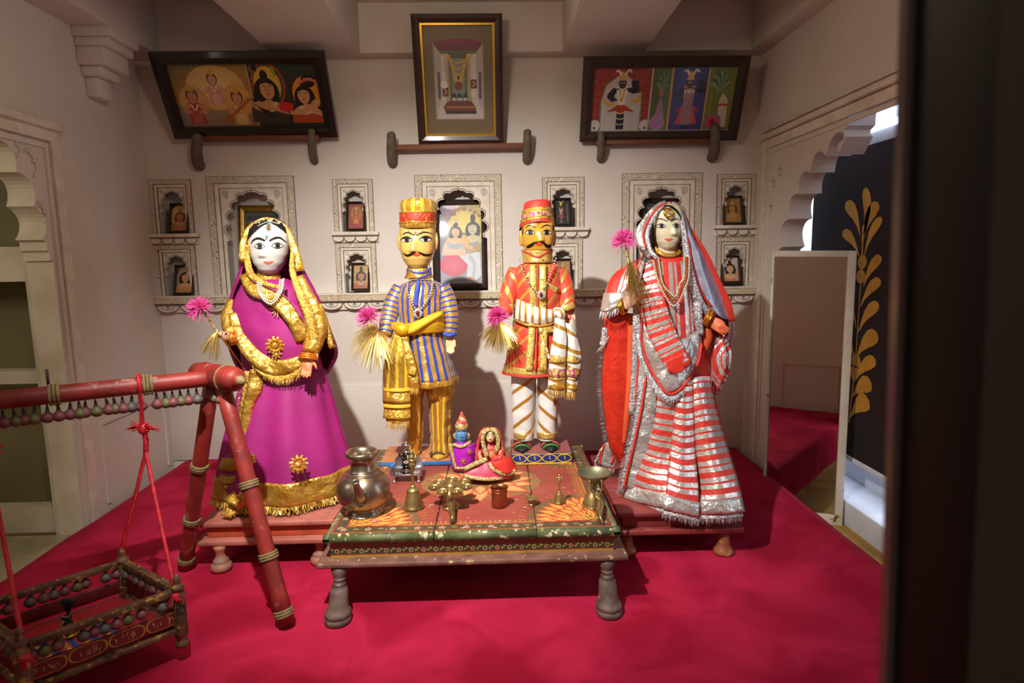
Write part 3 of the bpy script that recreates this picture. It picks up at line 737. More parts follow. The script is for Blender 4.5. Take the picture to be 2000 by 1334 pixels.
def paint_frieze():
    yf = TY0+.018; a = Art((0, yf, 0), (1, 0, 0), (0, 0, 1), (0, -1, 0), .00013); a.auto = 0; x0, x1 = TX0+.022, TX1-.022
    a.rect(x0, FZ0, x1, FZ0+.009, 'a87f2e'); a.rect(x0, FZ0+.009, x1, FZ0+.013, '8c2a22'); a.rect(x0, FZ0+.013, x1, FZ0+.036, '33301f'); a.rect(x0, FZ0+.036, x1, FZ1, '86372c')
    n = 23
    for k in range(n):
        a.k = 2; X = x0+(x1-x0)*(k+.5)/n; z = FZ0+.0245
        for q in range(5 if k % 2 else 6):
            t = q*2*pi/(5 if k % 2 else 6)+.3; a.petal(X, z, t, .0105, .008, 'b88f72' if k % 2 else 'a89468', 'a0402f' if k % 2 else None)
        a.k = 3; a.ell(X, z, .003, .003, '8a3020', n=8)
        for s in (-1, 1): a.petal(X+s*.013, z-.004*s, s*.5+(pi if s < 0 else 0), .014, .007, '9a7a30')
    a.build('painted_frieze', 'painted', tb)
paint_frieze()
mb = MB(); rng = random.Random(5)
for X in (cr1, cr2):
    pts = [Vector((X+rng.uniform(-.0015, .0015), TY0+.01+.09*i, TZ+.003)) for i in range(11)]
    mb.add([p+Vector((-.0016, 0, 0)) for p in pts]+[p+Vector((.0016, 0, 0)) for p in pts], [(i, 11+i, 12+i, i+1) for i in range(10)])
mb.build('crack', 'crack_dark', tb, smooth=False)
# ------------------------------------------------------------------ the two side benches
def bench(name, label, x0, x1, y0, y1, zt, mtop, mfr, mlip, mleg, legs, prl=None):
    r = thing(name, label, 'bench', ((x0+x1)/2, (y0+y1)/2, 0))
    nb = 3; rng = random.Random(int(abs(x0)*100)); w = (y1-y0)/nb
    for k in range(nb): box('top_plank', x0, x1, y0+w*k+(.0015 if k else 0), y0+w*(k+1)-.0015, zt-.022-rng.uniform(0, .002), zt-rng.uniform(0, .0015), mtop, r, .006)
    box('frieze', x0+.022, x1-.022, y0+.02, y1-.02, zt-.075, zt-.022, mfr, r, .003)
    box('lip_moulding', x0-.014, x1+.014, y0-.014, y1+.014, zt-.100, zt-.075, mlip, r, .006)
    pr = [(0, 0), (.042, 0), (.047, .008), (.046, .022), (.038, .030), (.033, .034), (.036, .040), (.030, .048), (.020, .060), (.019, .075), (.026, .092), (.028, zt-.10), (0, zt-.099)]
    for x, y in legs: turned_leg(x, y, r, mleg, pr if prl is None else prl, .92)
    return r
B1 = bench('orange_bench', 'low orange wooden bench under the doll in magenta', -1.283, -.715, 2.505, 3.30, .205, 'bench_top_pink', 'bench_orange', 'bench_top_pink', 'bench_leg_red',
           [(-1.20, 2.50), (-.79, 2.54), (-1.20, 3.2), (-.79, 3.2)])
for x in (-1.24, -1.02, -.86, -.72): v, f, uv = lathe([(.009, 0), (.006, .003), (0, .0035)], 10, (x, 2.53, .2045)); mk('rivet_head', v, f, 'bench_top_pink', B1)
BELLP = [(0, 0), (.044, 0), (.048, .006), (.047, .014), (.042, .022), (.034, .032), (.029, .050), (.027, .070), (.024, .084), (.012, .090), (.010, .10), (.014, .106), (0, .107)]
B2 = bench('dark_red_bench', 'low dark red wooden bench under the doll in red and silver', .50, 1.03, 2.50, 3.30, .205, 'bench_red', 'bench_red', 'bench_red', 'bench_leg_tan',
           [(.97, 2.525), (.55, 2.56), (.97, 3.2), (.55, 3.2)], BELLP)
# ------------------------------------------------------------------ tall mirror leaning in the right arch
M('mirror_glass', 'c9c2b8', .02, 1)
M('mirror_paint', 'ddd2bd', .6, c2='d0c4ae', scale=10, c3='7a4a22', s3=9, lo3=.64, hi3=.655, bump=.1)
M('mirror_edge', '6f8a80', .2)
def mirror():
    bl = Vector((1.60, 3.50, -.26)); 
    tl, tr_ = P(1508, 490, X=1.585), P(1672, 490, Y=3.385)
    br = Vector((tr_.x-.02, tr_.y-.05, -.26)); bl = Vector((tl.x-.02, tl.y-.05, -.26))
    r = thing('standing_mirror', 'tall mirror in a chipped cream wooden frame leaning in the right arch', 'mirror', (bl+br)/2)
    u = (tr_-tl).normalized(); up = (tl-bl).normalized(); n = up.cross(u).normalized()   # away from camera?
    if n.y > 0: n = -n
    Wd = (tr_-tl).length; Hh = (tl-bl).length; w = .042; th = .03
    def bar(a0, a1, b0, b1, mat, name, d0=0, d1=th, bev=.003):
        c = [bl+u*a+up*b for a, b in ((a0, b0), (a1, b0), (a1, b1), (a0, b1))]
        o = mk(name, [p-n*(th-d0)*0+n*d1 for p in c]+[p+n*d0 for p in c], [(0, 1, 2, 3), (7, 6, 5, 4), (0, 4, 5, 1), (1, 5, 6, 2), (2, 6, 7, 3), (3, 7, 4, 0)], mat, r, smooth=False)
        if bev: mod_bevel(o, bev)
        return o
    bar(0, .014, 0, Hh, 'mirror_paint', 'frame_stile'); bar(Wd-w, Wd, 0, Hh, 'mirror_paint', 'frame_stile')
    bar(.014, Wd-w, Hh-.035, Hh, 'mirror_paint', 'frame_rail'); bar(.014, Wd-w, 0, .06, 'mirror_paint', 'frame_rail')
    bar(.014, .020, .06, Hh-.035, 'mirror_edge', 'glass_edge', .012, .022, 0)
    bar(.014, Wd-w, .06, Hh-.035, 'mirror_glass', 'glass', 0, .016, 0)
mirror()
# ------------------------------------------------------------------ window blind with printed plant
M('blind_cloth', '2a1614', .85, c2='221110', scale=6, bump=.05, bscale=200)
M('blind_print', 'd39a1c', .6, c2='c58a14', scale=8)
M('blind_white', 'e6e9ee', .5)
XBL = 2.05
bz0, bz1 = P(1655, 888, X=XBL).z, P(1650, 292, X=XBL).z
bl_ = thing('roller_blind', 'dark brown roller blind printed with a golden plant', 'blind', (XBL, 3.2, bz0))
box('blind_fabric', XBL, XBL+.004, 1.9, 4.0, bz0, bz1+.012, 'blind_cloth', bl_)
box('bottom_rail', XBL-.008, XBL+.012, 1.9, 4.0, bz0-.028, bz0, 'blind_white', bl_, .004)
v, f, uv = tube([(XBL+.03, 1.9, bz1+.012), (XBL+.03, 4.02, bz1+.012)], .042, 20); mk('roller_tube', v, f, 'blind_white', bl_)
def plant():
    X = XBL-.0015; rows = []
    def q(px, py): p = P(px, py, X=X); return Vector((p.y, p.z))
    def leaf(base, tip, wpx, name='printed_leaf'):
        b, t = q(*base), q(*tip); d = t-b; L = d.length; d.normalize(); n = Vector((-d.y, d.x)); pts = []
        w = abs((q(base[0]+wpx, base[1])-b).x)
        prof = [(0, .04), (.25, .16), (.5, .36), (.72, .50), (.88, .46), (.96, .30), (1, 0)]
        bend = .10*L*(1 if d.x < 0 else -1)
        P1 = [b+d*L*a+n*(w*h*.62)+n*bend*sin(pi*a)*-1 for a, h in prof]; P2 = [b+d*L*a-n*(w*h*.62)+n*bend*sin(pi*a)*-1 for a, h in reversed(prof[:-1])]
        A = [(X, p.x, p.y) for p in P1+P2]; k = len(A)
        fs = [(i, i+1, k-2-i, k-1-i) for i in range(0, k//2)]
        fs = [tuple(dict.fromkeys(x)) for x in fs]; fs = [x for x in fs if len(x) >= 3 and max(x) < k]
        mk(name, A, fs, 'blind_print', bl_, smooth=False)
    L = [((1685, 470), (1690, 366), 26), ((1680, 460), (1652, 395), 28), ((1683, 470), (1715, 395), 30), ((1688, 500), (1722, 424), 22), ((1678, 500), (1646, 452), 22),
         ((1686, 560), (1721, 500), 24), ((1680, 600), (1720, 546), 24), ((1676, 650), (1716, 592), 26), ((1672, 700), (1714, 652), 34), ((1668, 745), (1710, 702), 28), ((1664, 775), (1702, 748), 34), ((1660, 815), (1697, 782), 38),
         ((1672, 640), (1650, 580), 20), ((1668, 700), (1648, 650), 20)]
    for b, t, w in L: leaf(b, t, w)
    st = [q(*p) for p in ((1658, 825), (1665, 760), (1672, 690), (1678, 600), (1683, 520), (1686, 440))]
    st = [Vector((a.x, a.y, 0)) for a in st]; c = cr(st, 5); mb = MB()
    mb.add([(X-.0003, a.x-.006, a.y) for a in c]+[(X-.0003, a.x+.006, a.y) for a in c], [(i, i+1, len(c)+i+1, len(c)+i) for i in range(len(c)-1)])
    mb.build('printed_stem', 'blind_print', bl_, smooth=False)
    for px, py, s in ((1684, 512, 12), (1681, 540, 12), (1672, 705, 12), (1669, 728, 12)):
        c = q(px, py); w = abs((q(px+s, py)-c).x); A = [(X-.0005, c.x+w*cos(t)*.75, c.y+w*.7*sin(t)) for t in [2*pi*k/16 for k in range(16)]]
        mk('printed_bud', A, [tuple(range(16))], 'blind_print', bl_, smooth=False)
plant()
# daylit window behind the blind
M('window_light', 'dfeaff', .5, emit=4.5)
wn = struct(box('window_1', 2.30, 2.33, 1.5, 4.06, .16, 2.06, 'window_light'), 'daylit window behind the blind')
# ------------------------------------------------------------------ dark door post near the viewer
M('dark_wood', '0c0605', .6, c2='070303', scale=9, stretch=(1, 1, .2), spec=.3)
M('dark_plaster', '2b2520', .9)
M('lit_post_edge', '5e4c4a', .3, coat=.4)  # paler tone stands for light caught on the post's side
pA, pB = P(1768, 0, Y=.5), P(1726, 1334, Y=.5); sh = (pA.x-pB.x)/(pA.z-pB.z)
def leanbox(name, x0, x1, y0, y1, mat):
    v = [(x+sh*(z-1.2), y, z) for z in (.2, 2.3) for x, y in ((x0, y0), (x1, y0), (x1, y1), (x0, y1))]
    return mk(name, v, BOXF, mat, smooth=False)
px0 = pB.x+sh*(1.2-pB.z)
dp = struct(leanbox('door_1', px0, px0+.16, .40, .5, 'dark_wood'), 'dark wooden door post close to the viewer on the right'); mod_bevel(dp, .004)
es = leanbox('lit_edge_strip', px0-.006, px0+.001, .488, .498, 'lit_post_edge'); es.parent = dp  # added strip, the post's lit edge put into its colour
struct(leanbox('wall_viewer', P(1928, 667, Y=.40).x, .75, .30, .40, 'dark_plaster'), 'dim wall edge beside the dark door post')
# ------------------------------------------------------------------ swing stand, cords and cradle
M('bamboo_red', '8e2a22', .5, c2='74211c', scale=14, c3='a08478', s3=20, lo3=.60, hi3=.74, bump=.15, bscale=50, bdist=.002, stretch=(1, 1, 1))
M('cord_tan', '8a7448', .7, c2='6e5c3a', scale=60, bump=.3, bscale=120)
M('bulb_pink', '743d40', .55, c2='5c3236', scale=22, c3='6e6a50', s3=30, lo3=.6, hi3=.68)
M('bulb_olive', '5f5932', .55, c2='4c482c', scale=22, c3='94706a', s3=30, lo3=.62, hi3=.68)
M('bulb_grey', '56504a', .55, c2='453f3b', scale=22, c3='8f6e60', s3=30, lo3=.62, hi3=.68)
M('bulb_cap', '1c1a18', .5)
M('iron', '3a3634', .5, .7)
M('rope_red', 'c8182a', .5, c2='9c1020', scale=60, sheen=.3)
M('cradle_wood', '6b4a2e', .55, c2='4a3020', scale=16, c3='b08a3e', s3=46, lo3=.56, hi3=.63, bump=.3, bscale=70, bdist=.002)
M('cradle_red', '6e1a1c', .5, c2='581418', scale=16, c3='8a5a3a', s3=40, lo3=.66, hi3=.7)
M('cradle_cloth', '9c0a1e', .9, c2='8a0a1c', scale=8, sheen=.3, bump=.3, bscale=20, bdist=.01)
def ringtorus(c, axis, R, r=.004, n=20):
    axis = Vector(axis).normalized(); a = axis.orthogonal().normalized(); b = axis.cross(a)
    return tube([Vector(c)+(a*cos(2*pi*i/n)+b*sin(2*pi*i/n))*R for i in range(n+1)], r, 6)
fa, fb = P(362, 1106, Z=.012), P(560, 1218, Z=.012)
SE = (fb-fa); SE.z = 0; SE.normalize()                        # spread of the legs
BE = P(424, 737, Y=2.27); BDIR = (P(0, 780, Y=1.95)-BE).normalized(); BDIR.z = 0; BDIR.normalize()
BL_ = .92
sw = thing('swing_stand', 'red painted wooden swing stand hung with small bulbs', 'swing stand', ((fa+fb)/2).to_tuple())
v, f, uv = tube([BE+BDIR*(t*BL_/10-.02) for t in range(11)], .030, 20); mk('cross_pole', v, f, 'bamboo_red', sw)
def ridge(c, name):
    pr = [(-.150, .0), (-.148, .030), (-.138, .040), (-.10, .043), (-.085, .047), (-.07, .044), (.0, .046), (.062, .046), (.07, .049), (.078, .046), (.10, .047), (.122, .043), (.138, .034), (.143, .026), (.15, .026), (.155, .022), (.172, .013), (.18, .0)]
    ax = SE.copy(); s1 = Vector((0, 0, 1)); s2 = ax.cross(s1); n = 22; v = []
    for t, r in pr:
        for i in range(n): v.append(c+ax*t+(s1*cos(2*pi*i/n)+s2*sin(2*pi*i/n))*r)
    mk(name, v, ringfaces(n, len(pr)), 'bamboo_red', sw)
    mk('ridge_binding', *ringtorus(c+ax*.07, ax, .048, .004)[:2], 'cord_tan', sw)
    mk('ridge_tip', *tube([c+ax*.150, c+ax*.172, c+ax*.183], [.0235, .0145, .004], 14)[:2], 'cord_tan', sw)
ridge(BE+Vector((0, 0, .004)), 'ridge_block'); ridge(BE+BDIR*BL_, 'ridge_block')
def leg(top, foot):
    v, f, uv = tube([top.lerp(foot, t/8) for t in range(9)], [.028, .028, .028, .028, .030], 18); o = mk('leg', v, f, 'bamboo_red', sw)
    d = (foot-top).normalized()
    for t in (.42, .72, .955):
        for k in (-1, 0, 1): mk('binding', *ringtorus(top.lerp(foot, t)+d*k*.009, d, .030+.001*(k == 0), .005)[:2], 'cord_tan', o)
for off in (Vector((0, 0, 0)), BDIR*BL_):
    leg(BE+off+SE*.035+Vector((0, 0, -.03)), fb+off); leg(BE+off-SE*.045+Vector((0, 0, -.03)), fa+off)
def bar_at(px):                                              # point on the pole seen at photo column px
    lo, hi = -.05, .9
    for _ in range(40):
        m = (lo+hi)/2; q = MW.transposed() @ (BE+BDIR*m-EYE)
        if 1000+FPX*q.x/-q.z > px: lo = m
        else: hi = m
    return BE+BDIR*lo
for px in (105, 287):
    for k in (-1.2, -.2, .8): mk('pole_binding', *ringtorus(bar_at(px)+BDIR*k*.011, BDIR, .032, .0055)[:2], 'cord_tan', sw)
pp = bar_at(97); mk('iron_pin', *tube([pp+Vector((0, 0, .02)), pp+Vector((0, 0, .085))], .0045, 8)[:2], 'iron', sw)
bulbprof = smoothprof([(.0, -.062), (.010, -.060), (.0185, -.050), (.0195, -.042), (.0165, -.034), (.010, -.028), (.0065, -.024)], 2)
bv, bf, _ = lathe(bulbprof, 14); capv, capf, _ = lathe([(.0085, -.030), (.0055, -.020), (.004, -.008), (.0015, .0), (.0, .004)], 8)
BULB = {}
def hang_bulb(p, k, par, s=1.0, name='hanging_bulb', rot=None):
    mt = ('bulb_pink', 'bulb_olive', 'bulb_grey')[k]
    if k not in BULB:
        b = mk(name, bv, bf, mt); c = mk('cap', capv, capf, 'bulb_cap'); BULB[k] = (b.data, c.data)
        bpy.data.objects.remove(b); bpy.data.objects.remove(c)
    b = bpy.data.objects.new(name, BULB[k][0]); c = bpy.data.objects.new('cap', BULB[k][1])
    COL.objects.link(b); COL.objects.link(c); c.parent = b; b.parent = par; b.location = Vector(p)-origin(par); b.scale = (s, s, s)
    b.rotation_euler = rot or (random.uniform(-.12, .12), random.uniform(-.12, .12), 0)
for i, zx in enumerate((5, 65, 122, 186, 256, 315, 385, 433, 470, 525, 583, 627, 675, 730, 782, 865, 910, 955, 998, 1045, 1090)):
    k = (0, 1, 0, 1, 0, 0, 0, 1, 0, 1, 0, 1, 0, 2, 0, 0, 1, 0, 1, 0, 2)[i]
    hang_bulb(bar_at(zx/2.857)+Vector((0, 0, -.030)), k, sw)
for t, k in ((.02, 1), (.05, 0)): hang_bulb(BE+SE*t+BDIR*.02+Vector((0, 0, -.042)), k, sw, .8)
# cords ------------------------------------------------------------
def braid(pts, r, turns, k=8):
    """three strands twisted round a path"""
    c = cr(pts, k) if len(pts) > 2 else [Vector(pts[0]).lerp(Vector(pts[1]), i/ (k*6)) for i in range(k*6+1)]
    L = sum((c[i+1]-c[i]).length for i in range(len(c)-1)); n = max(24, int(L/.006))
    # resample evenly
    out = []; acc = [0]
    for i in range(len(c)-1): acc.append(acc[-1]+(c[i+1]-c[i]).length)
    j = 0
    for i in range(n+1):
        s = L*i/n
        while j < len(c)-2 and acc[j+1] < s: j += 1
        out.append(c[j].lerp(c[j+1], (s-acc[j])/max(acc[j+1]-acc[j], 1e-6)))
    T = (out[-1]-out[0]).normalized(); mb = MB()
    for q in range(3):
        pl = []
        for i, p in enumerate(out):
            t = (out[min(i+1, n)]-out[max(i-1, 0)]).normalized(); a = t.cross(Vector((.2, .9, .1))).normalized(); b = t.cross(a)
            ph = 2*pi*q/3+turns*2*pi*L*i/n; pl.append(p+(a*cos(ph)+b*sin(ph))*r*.62)
        mb.add(*tube(pl, r*.62, 5))
    return mb
def tassel(c, d, L, n, spread, rng):
    mb = MB(); d = Vector(d).normalized()
    for i in range(n):
        e = (d+Vector((rng.gauss(0, spread), rng.gauss(0, spread), rng.gauss(0, spread)))).normalized()*L*rng.uniform(.7, 1.1)
        mb.add(*tube([Vector(c), Vector(c)+e*.5+Vector((0, 0, .004)), Vector(c)+e], [.003, .0026, .0016], 5))
    return mb
FR, BR, FL = Vector((-1.059, 1.898, 0)), Vector((-1.355, 2.101, 0)), Vector((-1.353, 1.621, 0))
BLc = BR+FL-FR
def up(p, z): return Vector((p.x, p.y, z))
rg = random.Random(11)
def sling(label, top, e1, e2, visible=True):
    r = thing('red_cord', label, 'cord', top.to_tuple(), 'cords of the hanging cradle')
    s = (e2-e1); s.z = 0
    kn = top+Vector((0, 0, -.155)); kn2 = top+Vector((0, 0, -.24))
    R = .036; ax = BDIR; a = Vector((0, 0, 1)); b = ax.cross(a)
    loop = [top+(a*cos(t)+b*sin(t))*R for t in [-2.2+4.4*i/12 for i in range(13)]]
    braid([kn+b*-.006+ax*.008]+[kn.lerp(loop[0], .6)]+loop+[kn.lerp(loop[-1], .6), kn-b*-.006], .0065, 55, 4).build('loop', 'rope_red', r)
    v, f, uv = lathe(smoothprof([(0, -.02), (.014, -.016), (.019, 0), (.014, .016), (0, .02)], 3), 12, kn); mk('knot', v, f, 'rope_red', r)
    for sgn in (-1, 1): tassel(kn, (sgn*.9, -.2, -.15 if sgn > 0 else .25), .055, 9, .3, rg).build('tassel', 'rope_red', r)
    braid([kn, kn.lerp(kn2, .5)+Vector((.004, 0, 0)), kn2], .0085, 40).build('stem', 'rope_red', r)
    for e in (e1, e2): braid([kn2, kn2.lerp(e, .5)+Vector((0, 0, -.006)), e], .0068, 55).build('strand', 'rope_red', r)
    tassel(e1, (.25, -.5, -.8), .035, 12, .55, rg).build('end_tassel', 'rope_red', r)
    v, f, uv = lathe(smoothprof([(0, -.012), (.012, -.009), (.016, 0), (.012, .010), (0, .013)], 3), 12, e1); mk('end_knot', v, f, 'rope_red', r)
    return r
TOPR = bar_at(272)
sling('red braided cord from the pole to the near right of the cradle', TOPR, up(FR, .232)+Vector((.0, -.012, 0)), up(BR, .292))
LSH = (FL-FR)
sling('red braided cord at the left picture edge holding the cradle', TOPR+BDIR*LSH.length*1.05, up(FL, .215)+Vector((.02, -.012, 0)), up(BLc, .292))
# cradle ------------------------------------------------------------
crd = thing('hanging_cradle', 'small carved wooden cradle hanging by red cords', 'cradle', ((FR+BLc)/2+Vector((0, 0, .05))).to_tuple())
U = (FL-FR).normalized(); Wv = (BR-FR).normalized()
def obox(name, a, b, w, z0, z1, mat, par, bev=.003, off=0):
    d = (b-a).normalized(); n = Vector((-d.y, d.x, 0)); c = [a+n*(off-w/2), b+n*(off-w/2), b+n*(off+w/2), a+n*(off+w/2)]
    o = mk(name, [up(p, z0) for p in c]+[up(p, z1) for p in c], BOXF, mat, par, smooth=False)
    if bev: mod_bevel(o, bev)
    return o
ppr = [(0, .05), (.018, .05), (.022, .056), (.021, .066), (.014, .074), (.013, .080), (.019, .086), (.021, .10), (.021, .236), (.017, .240), (.017, .246), (.021, .250), (.021, .256), (.014, .262), (.010, .268), (.012, .276), (.011, .288), (.005, .298), (0, .302)]
for c in (FR, BR, FL, BLc):
    v, f, uv = lathe(ppr, 14, (c.x, c.y, 0)); mk('corner_post', v, f, 'cradle_wood', crd)
for a, b in ((FR, FL), (BR, BLc), (FR, BR), (FL, BLc)):
    d = (b-a).normalized()*.018
    obox('top_rail', a+d, b-d, .024, .232, .252, 'cradle_wood', crd, .0015); obox('bottom_rail', a+d, b-d, .022, .102, .118, 'cradle_wood', crd, .0015)
    pn = obox('side_panel', a+d, b-d, .012, .135, .180, 'cradle_red', crd, .004)
    n = 6 if (b-a).length > .37 else 5; L = (b-a).length
    cnt = 13 if (b-a).length > .37 else 9
    for k in range(cnt):
        t = (k+.7)/(cnt+.4)
        if cnt == 13 and k in (2, 9): continue
        hang_bulb(up(a.lerp(b, t), .246), (0, 1, 2, 0)[(k*2+k//3) % 4], crd, .92)
# painted cartouches on the front panel
nf = Vector((-(FL-FR).y, (FL-FR).x, 0)).normalized()
if nf.y > 0: nf = -nf
ar = Art(up(FR, .135)+nf*.0065, -(-(FL-FR).normalized()), (0, 0, 1), nf, .0002)
Lf = (FL-FR).length
rp_ = random.Random(4)
for k in range(4):
    c = Lf*(k+.5)/4; ar.k = 1
    for s, cc in ((.5, 'b08428'), (.455, '701a1c')): ar.auto = 1; ar.poly([(c+Lf/4*s*.98*(abs(cos(t))**.5*(1 if cos(t) > 0 else -1)), .0225+.045*s*(abs(sin(t))**.8)*(1 if sin(t) > 0 else -1)) for t in [2*pi*i/28 for i in range(28)]], cc)
    for q in range(9):
        x, y = c+rp_.uniform(-.03, .03), .0225+rp_.uniform(-.010, .008); ar.line([(x, y-.006), (x+rp_.uniform(-.004, .004), y), (x+rp_.uniform(-.006, .006), y+.007)], .0018, rp_.choice(['b8a06a', 'a88c54', '8f7a5a']))
ar.build('painted_cartouches', 'painted', crd)
pc = up(FR.lerp(FL, .5), .132)+nf*.012; mk('ring_pull', *ringtorus(pc, nf, .013, .0018)[:2], 'iron', crd)
pc = up(FR, .19)+nf*.024; mk('ring_pull', *ringtorus(pc, nf, .013, .0018)[:2], 'iron', crd)
# floor board and cloth
mb = MB(); q = [FR+U*.012+Wv*.012, FL-U*.012+Wv*.012, BLc-U*.012-Wv*.012, BR+U*.012-Wv*.012]
mk('floor_board', [up(p, .105) for p in q]+[up(p, .115) for p in q], BOXF, 'cradle_red', crd, smooth=False)
from mathutils import noise as _nz
pv = []; n1 = 15
for j in range(n1):
    for i in range(n1):
        a, b = i/(n1-1), j/(n1-1); e = min(a, 1-a, b, 1-b)
        p = q[0].lerp(q[1], a).lerp(q[3].lerp(q[2], a), b); pv.append(up(p, .118+.022*min(1, e*6)**.5+.006*_nz.noise(Vector((a*4, b*4, 0)))))
o = mk('cradle_cushion', pv, ringfaces(n1, n1, False), 'cradle_cloth', None, at=up(FR.lerp(BLc, .5), .116)); mod_solid(o, .004)
tag(o, 'red cloth cushion lining the hanging cradle', 'cushion')
# small dark idol on a striped cloth inside the cradle
STR('cloth_idol', 'a8203c', [(.05, 0, .018, '27408c', 0, .6), (.05, .022, .012, 'c8922c', .3, .4)], 'U', bump=.4)
ic = FR.lerp(FL, .62)+Wv*.13; ic = up(ic, .146)
rows = []
for j in range(5):
    r_ = []
    for i in range(6):
        a, b = i/5-.5, j/4-.5; r_.append(ic+U*a*.20+Wv*b*.15+Vector((0, 0, .004+.012*sin(i*2.1+j)*.5)))
    rows.append(r_)
v, f, uv = grid(rows, 3, 3); o = mk('striped_cloth', v, f, 'cloth_idol', None, uv=uv, at=ic); mod_solid(o, .002); tag(o, 'blue, yellow and red striped cloth spread inside the cradle', 'cloth')
M('idol_black', '191516', .3, coat=.3); M('silver', 'c8c8c8', .25, 1); M('gold_bright', 'd8a030', .28, 1, bump=.3, bscale=90, bdist=.002)
M('feather_dark', '16181c', .6)
it = thing('cradle_idol', 'tiny dark idol with feathers seated in the cradle', 'idol', (ic+Vector((0, 0, .012))).to_tuple()); I0 = ic+Vector((0, 0, .012))
mk('base', *lathe([(0, 0), (.022, 0), (.024, .006), (.018, .010), (0, .011)], 14, I0)[:2], 'gold_bright', it)
mk('body', *lathe(smoothprof([(.020, .010), (.022, .02), (.017, .034), (.010, .043), (.008, .048)], 3), 14, I0)[:2], 'idol_black', it)
hd = mk('head', *lathe(smoothprof([(0, .044), (.010, .048), (.0125, .058), (.009, .068), (0, .071)], 3), 14, I0)[:2], 'idol_black', it)
mk('crescent', *tube([I0+Vector((.009*cos(t), -.014, .063+.009*sin(t))) for t in [.6+4.6*i/14 for i in range(15)]], [.001, .0022, .001], 6)[:2], 'silver', it)
for k in range(2):
    mk('garland', *tube([I0+Vector(((.019-.002*k)*cos(t), (.019-.002*k)*sin(t)*1.08, .024+.009*k+.003*cos(t*2))) for t in [2*pi*i/20 for i in range(21)]], .0018, 5)[:2], 'silver', it)
mk('sash', *tube([I0+Vector((.017*cos(t), .017*sin(t)*1.1, .040)) for t in [2*pi*i/18 for i in range(19)]], .003, 6)[:2], 'gold_bright', it)
for k in range(5):
    a = (k-2)*.22; b0 = I0+Vector((0, .006, .066)); tip = b0+Vector((sin(a)*.05, .004, cos(a)*.055))
    v, f, uv = tube([b0, b0.lerp(tip, .5), b0.lerp(tip, .85), tip], [.0015, .003, .006, .002], 6); mk('feather', v, f, 'feather_dark', it)
# ------------------------------------------------------------------ framed pictures
M('frame_black', '1d0f0d', .35, c2='140a09', scale=20, coat=.3, bump=.1)
M('frame_brown', '38180f', .4, c2='2a110b', scale=14, coat=.2, c3='5a3a2c', s3=30, lo3=.66, hi3=.7)
M('frame_worn', '3a241b', .55, c2='2c1a14', scale=18, c3='8a735c', s3=16, lo3=.70, hi3=.72)
M('frame_gold', '9a7428', .35, .7, c2='7e5c20', scale=30, bump=.5, bscale=90, bdist=.003)
M('frame_small', '2d1a12', .5, c2='22130d', scale=18)
M('slip_gold', 'd0a030', .3, .8)
M('batten', '7a4526', .6, c2='683a20', scale=12, stretch=(.3, 3, 3))
PAINT('print', .45, coat=.6, var=.06, scale=30)
GRP = 'small framed prints in the niches'
def picture(name, label, px, Yt, Yb, border, art, fmat, th=.028, slip=None, group=None, prof=True, cat='picture', W1=1.0):
    tl, tr_, br, bl = [P(a, b, Y=y) for (a, b), y in zip(px, (Yt, Yt, Yb, Yb))]
    c = (tl+tr_+br+bl)/4; u = ((tr_-tl)+(br-bl)).normalized(); w = ((tl-bl)+(tr_-br)); v = (w-u*w.dot(u)).normalized(); n = u.cross(v)
    Wd = ((tr_-tl).length+(br-bl).length)/2; H = w.length/2
    o = c-u*Wd/2-v*H/2
    n = n if n.y < 0 else -n
    r = thing(name, label, cat, (c-v*H/2).to_tuple(), group)
    bx = border
    def quadbar(a, name):                 # mitred bar from outer and inner edges
        (x0, y0), (x1, y1), (x2, y2), (x3, y3) = a
        out = [o+u*x+v*y for x, y in a]
        mid = [((x0+x3)/2, (y0+y3)/2), ((x1+x2)/2, (y1+y2)/2)]
        vs = [p for p in out]+[p+n*th for p in out]
        fs = [(0, 3, 2, 1), (0, 1, 5, 4), (1, 2, 6, 5), (2, 3, 7, 6), (3, 0, 4, 7)]
        m0, m1 = [o+u*x+v*y+n*(th+.006) for x, y in mid]
        vs += [m0, m1]; fs += [(4, 5, 9, 8), (8, 9, 6, 7), (4, 8, 7), (5, 6, 9)]
        return mk(name, vs, fs, fmat, r, smooth=False)
    quadbar([(0, 0), (Wd, 0), (Wd-bx, bx), (bx, bx)], 'frame_rail'); quadbar([(Wd, H), (0, H), (bx, H-bx), (Wd-bx, H-bx)], 'frame_rail')
    quadbar([(Wd, 0), (Wd, H), (Wd-bx, H-bx), (Wd-bx, bx)], 'frame_stile'); quadbar([(0, H), (0, 0), (bx, bx), (bx, H-bx)], 'frame_stile')
    i0 = bx
    if slip:
        s = slip; mb = MB()
        for a in ((bx, bx, Wd-bx, bx+s), (bx, H-bx-s, Wd-bx, H-bx), (bx, bx+s, bx+s, H-bx-s), (Wd-bx-s, bx+s, Wd-bx, H-bx-s)):
            q = [o+u*a[0]+v*a[1], o+u*a[2]+v*a[1], o+u*a[2]+v*a[3], o+u*a[0]+v*a[3]]; mb.add([p+n*.006 for p in q]+[p+n*(th*.8) for p in q], BOXF)
        mb.build('gold_slip', 'slip_gold', r, smooth=False)
    A = Art(o+u*bx+v*bx+n*.004, u*(Wd-2*bx), v*(H-2*bx), n, .00008)
    A.clamp = True; A.asp = (Wd-2*bx)/(H-2*bx)
    art(A); A.build('print', 'print', r)
    q = [o, o+u*Wd, o+u*Wd+v*H, o+v*H]; mk('backing', [p+n*.001 for p in q]+[p+n*.0035 for p in q], BOXF, 'frame_small', r, smooth=False)
    return r
def circ(A, cx, cy, r, c, c2=None, ry=None, n=20): A.ell(cx, cy, r/A.asp, ry or r, c, n=n, c2=c2)
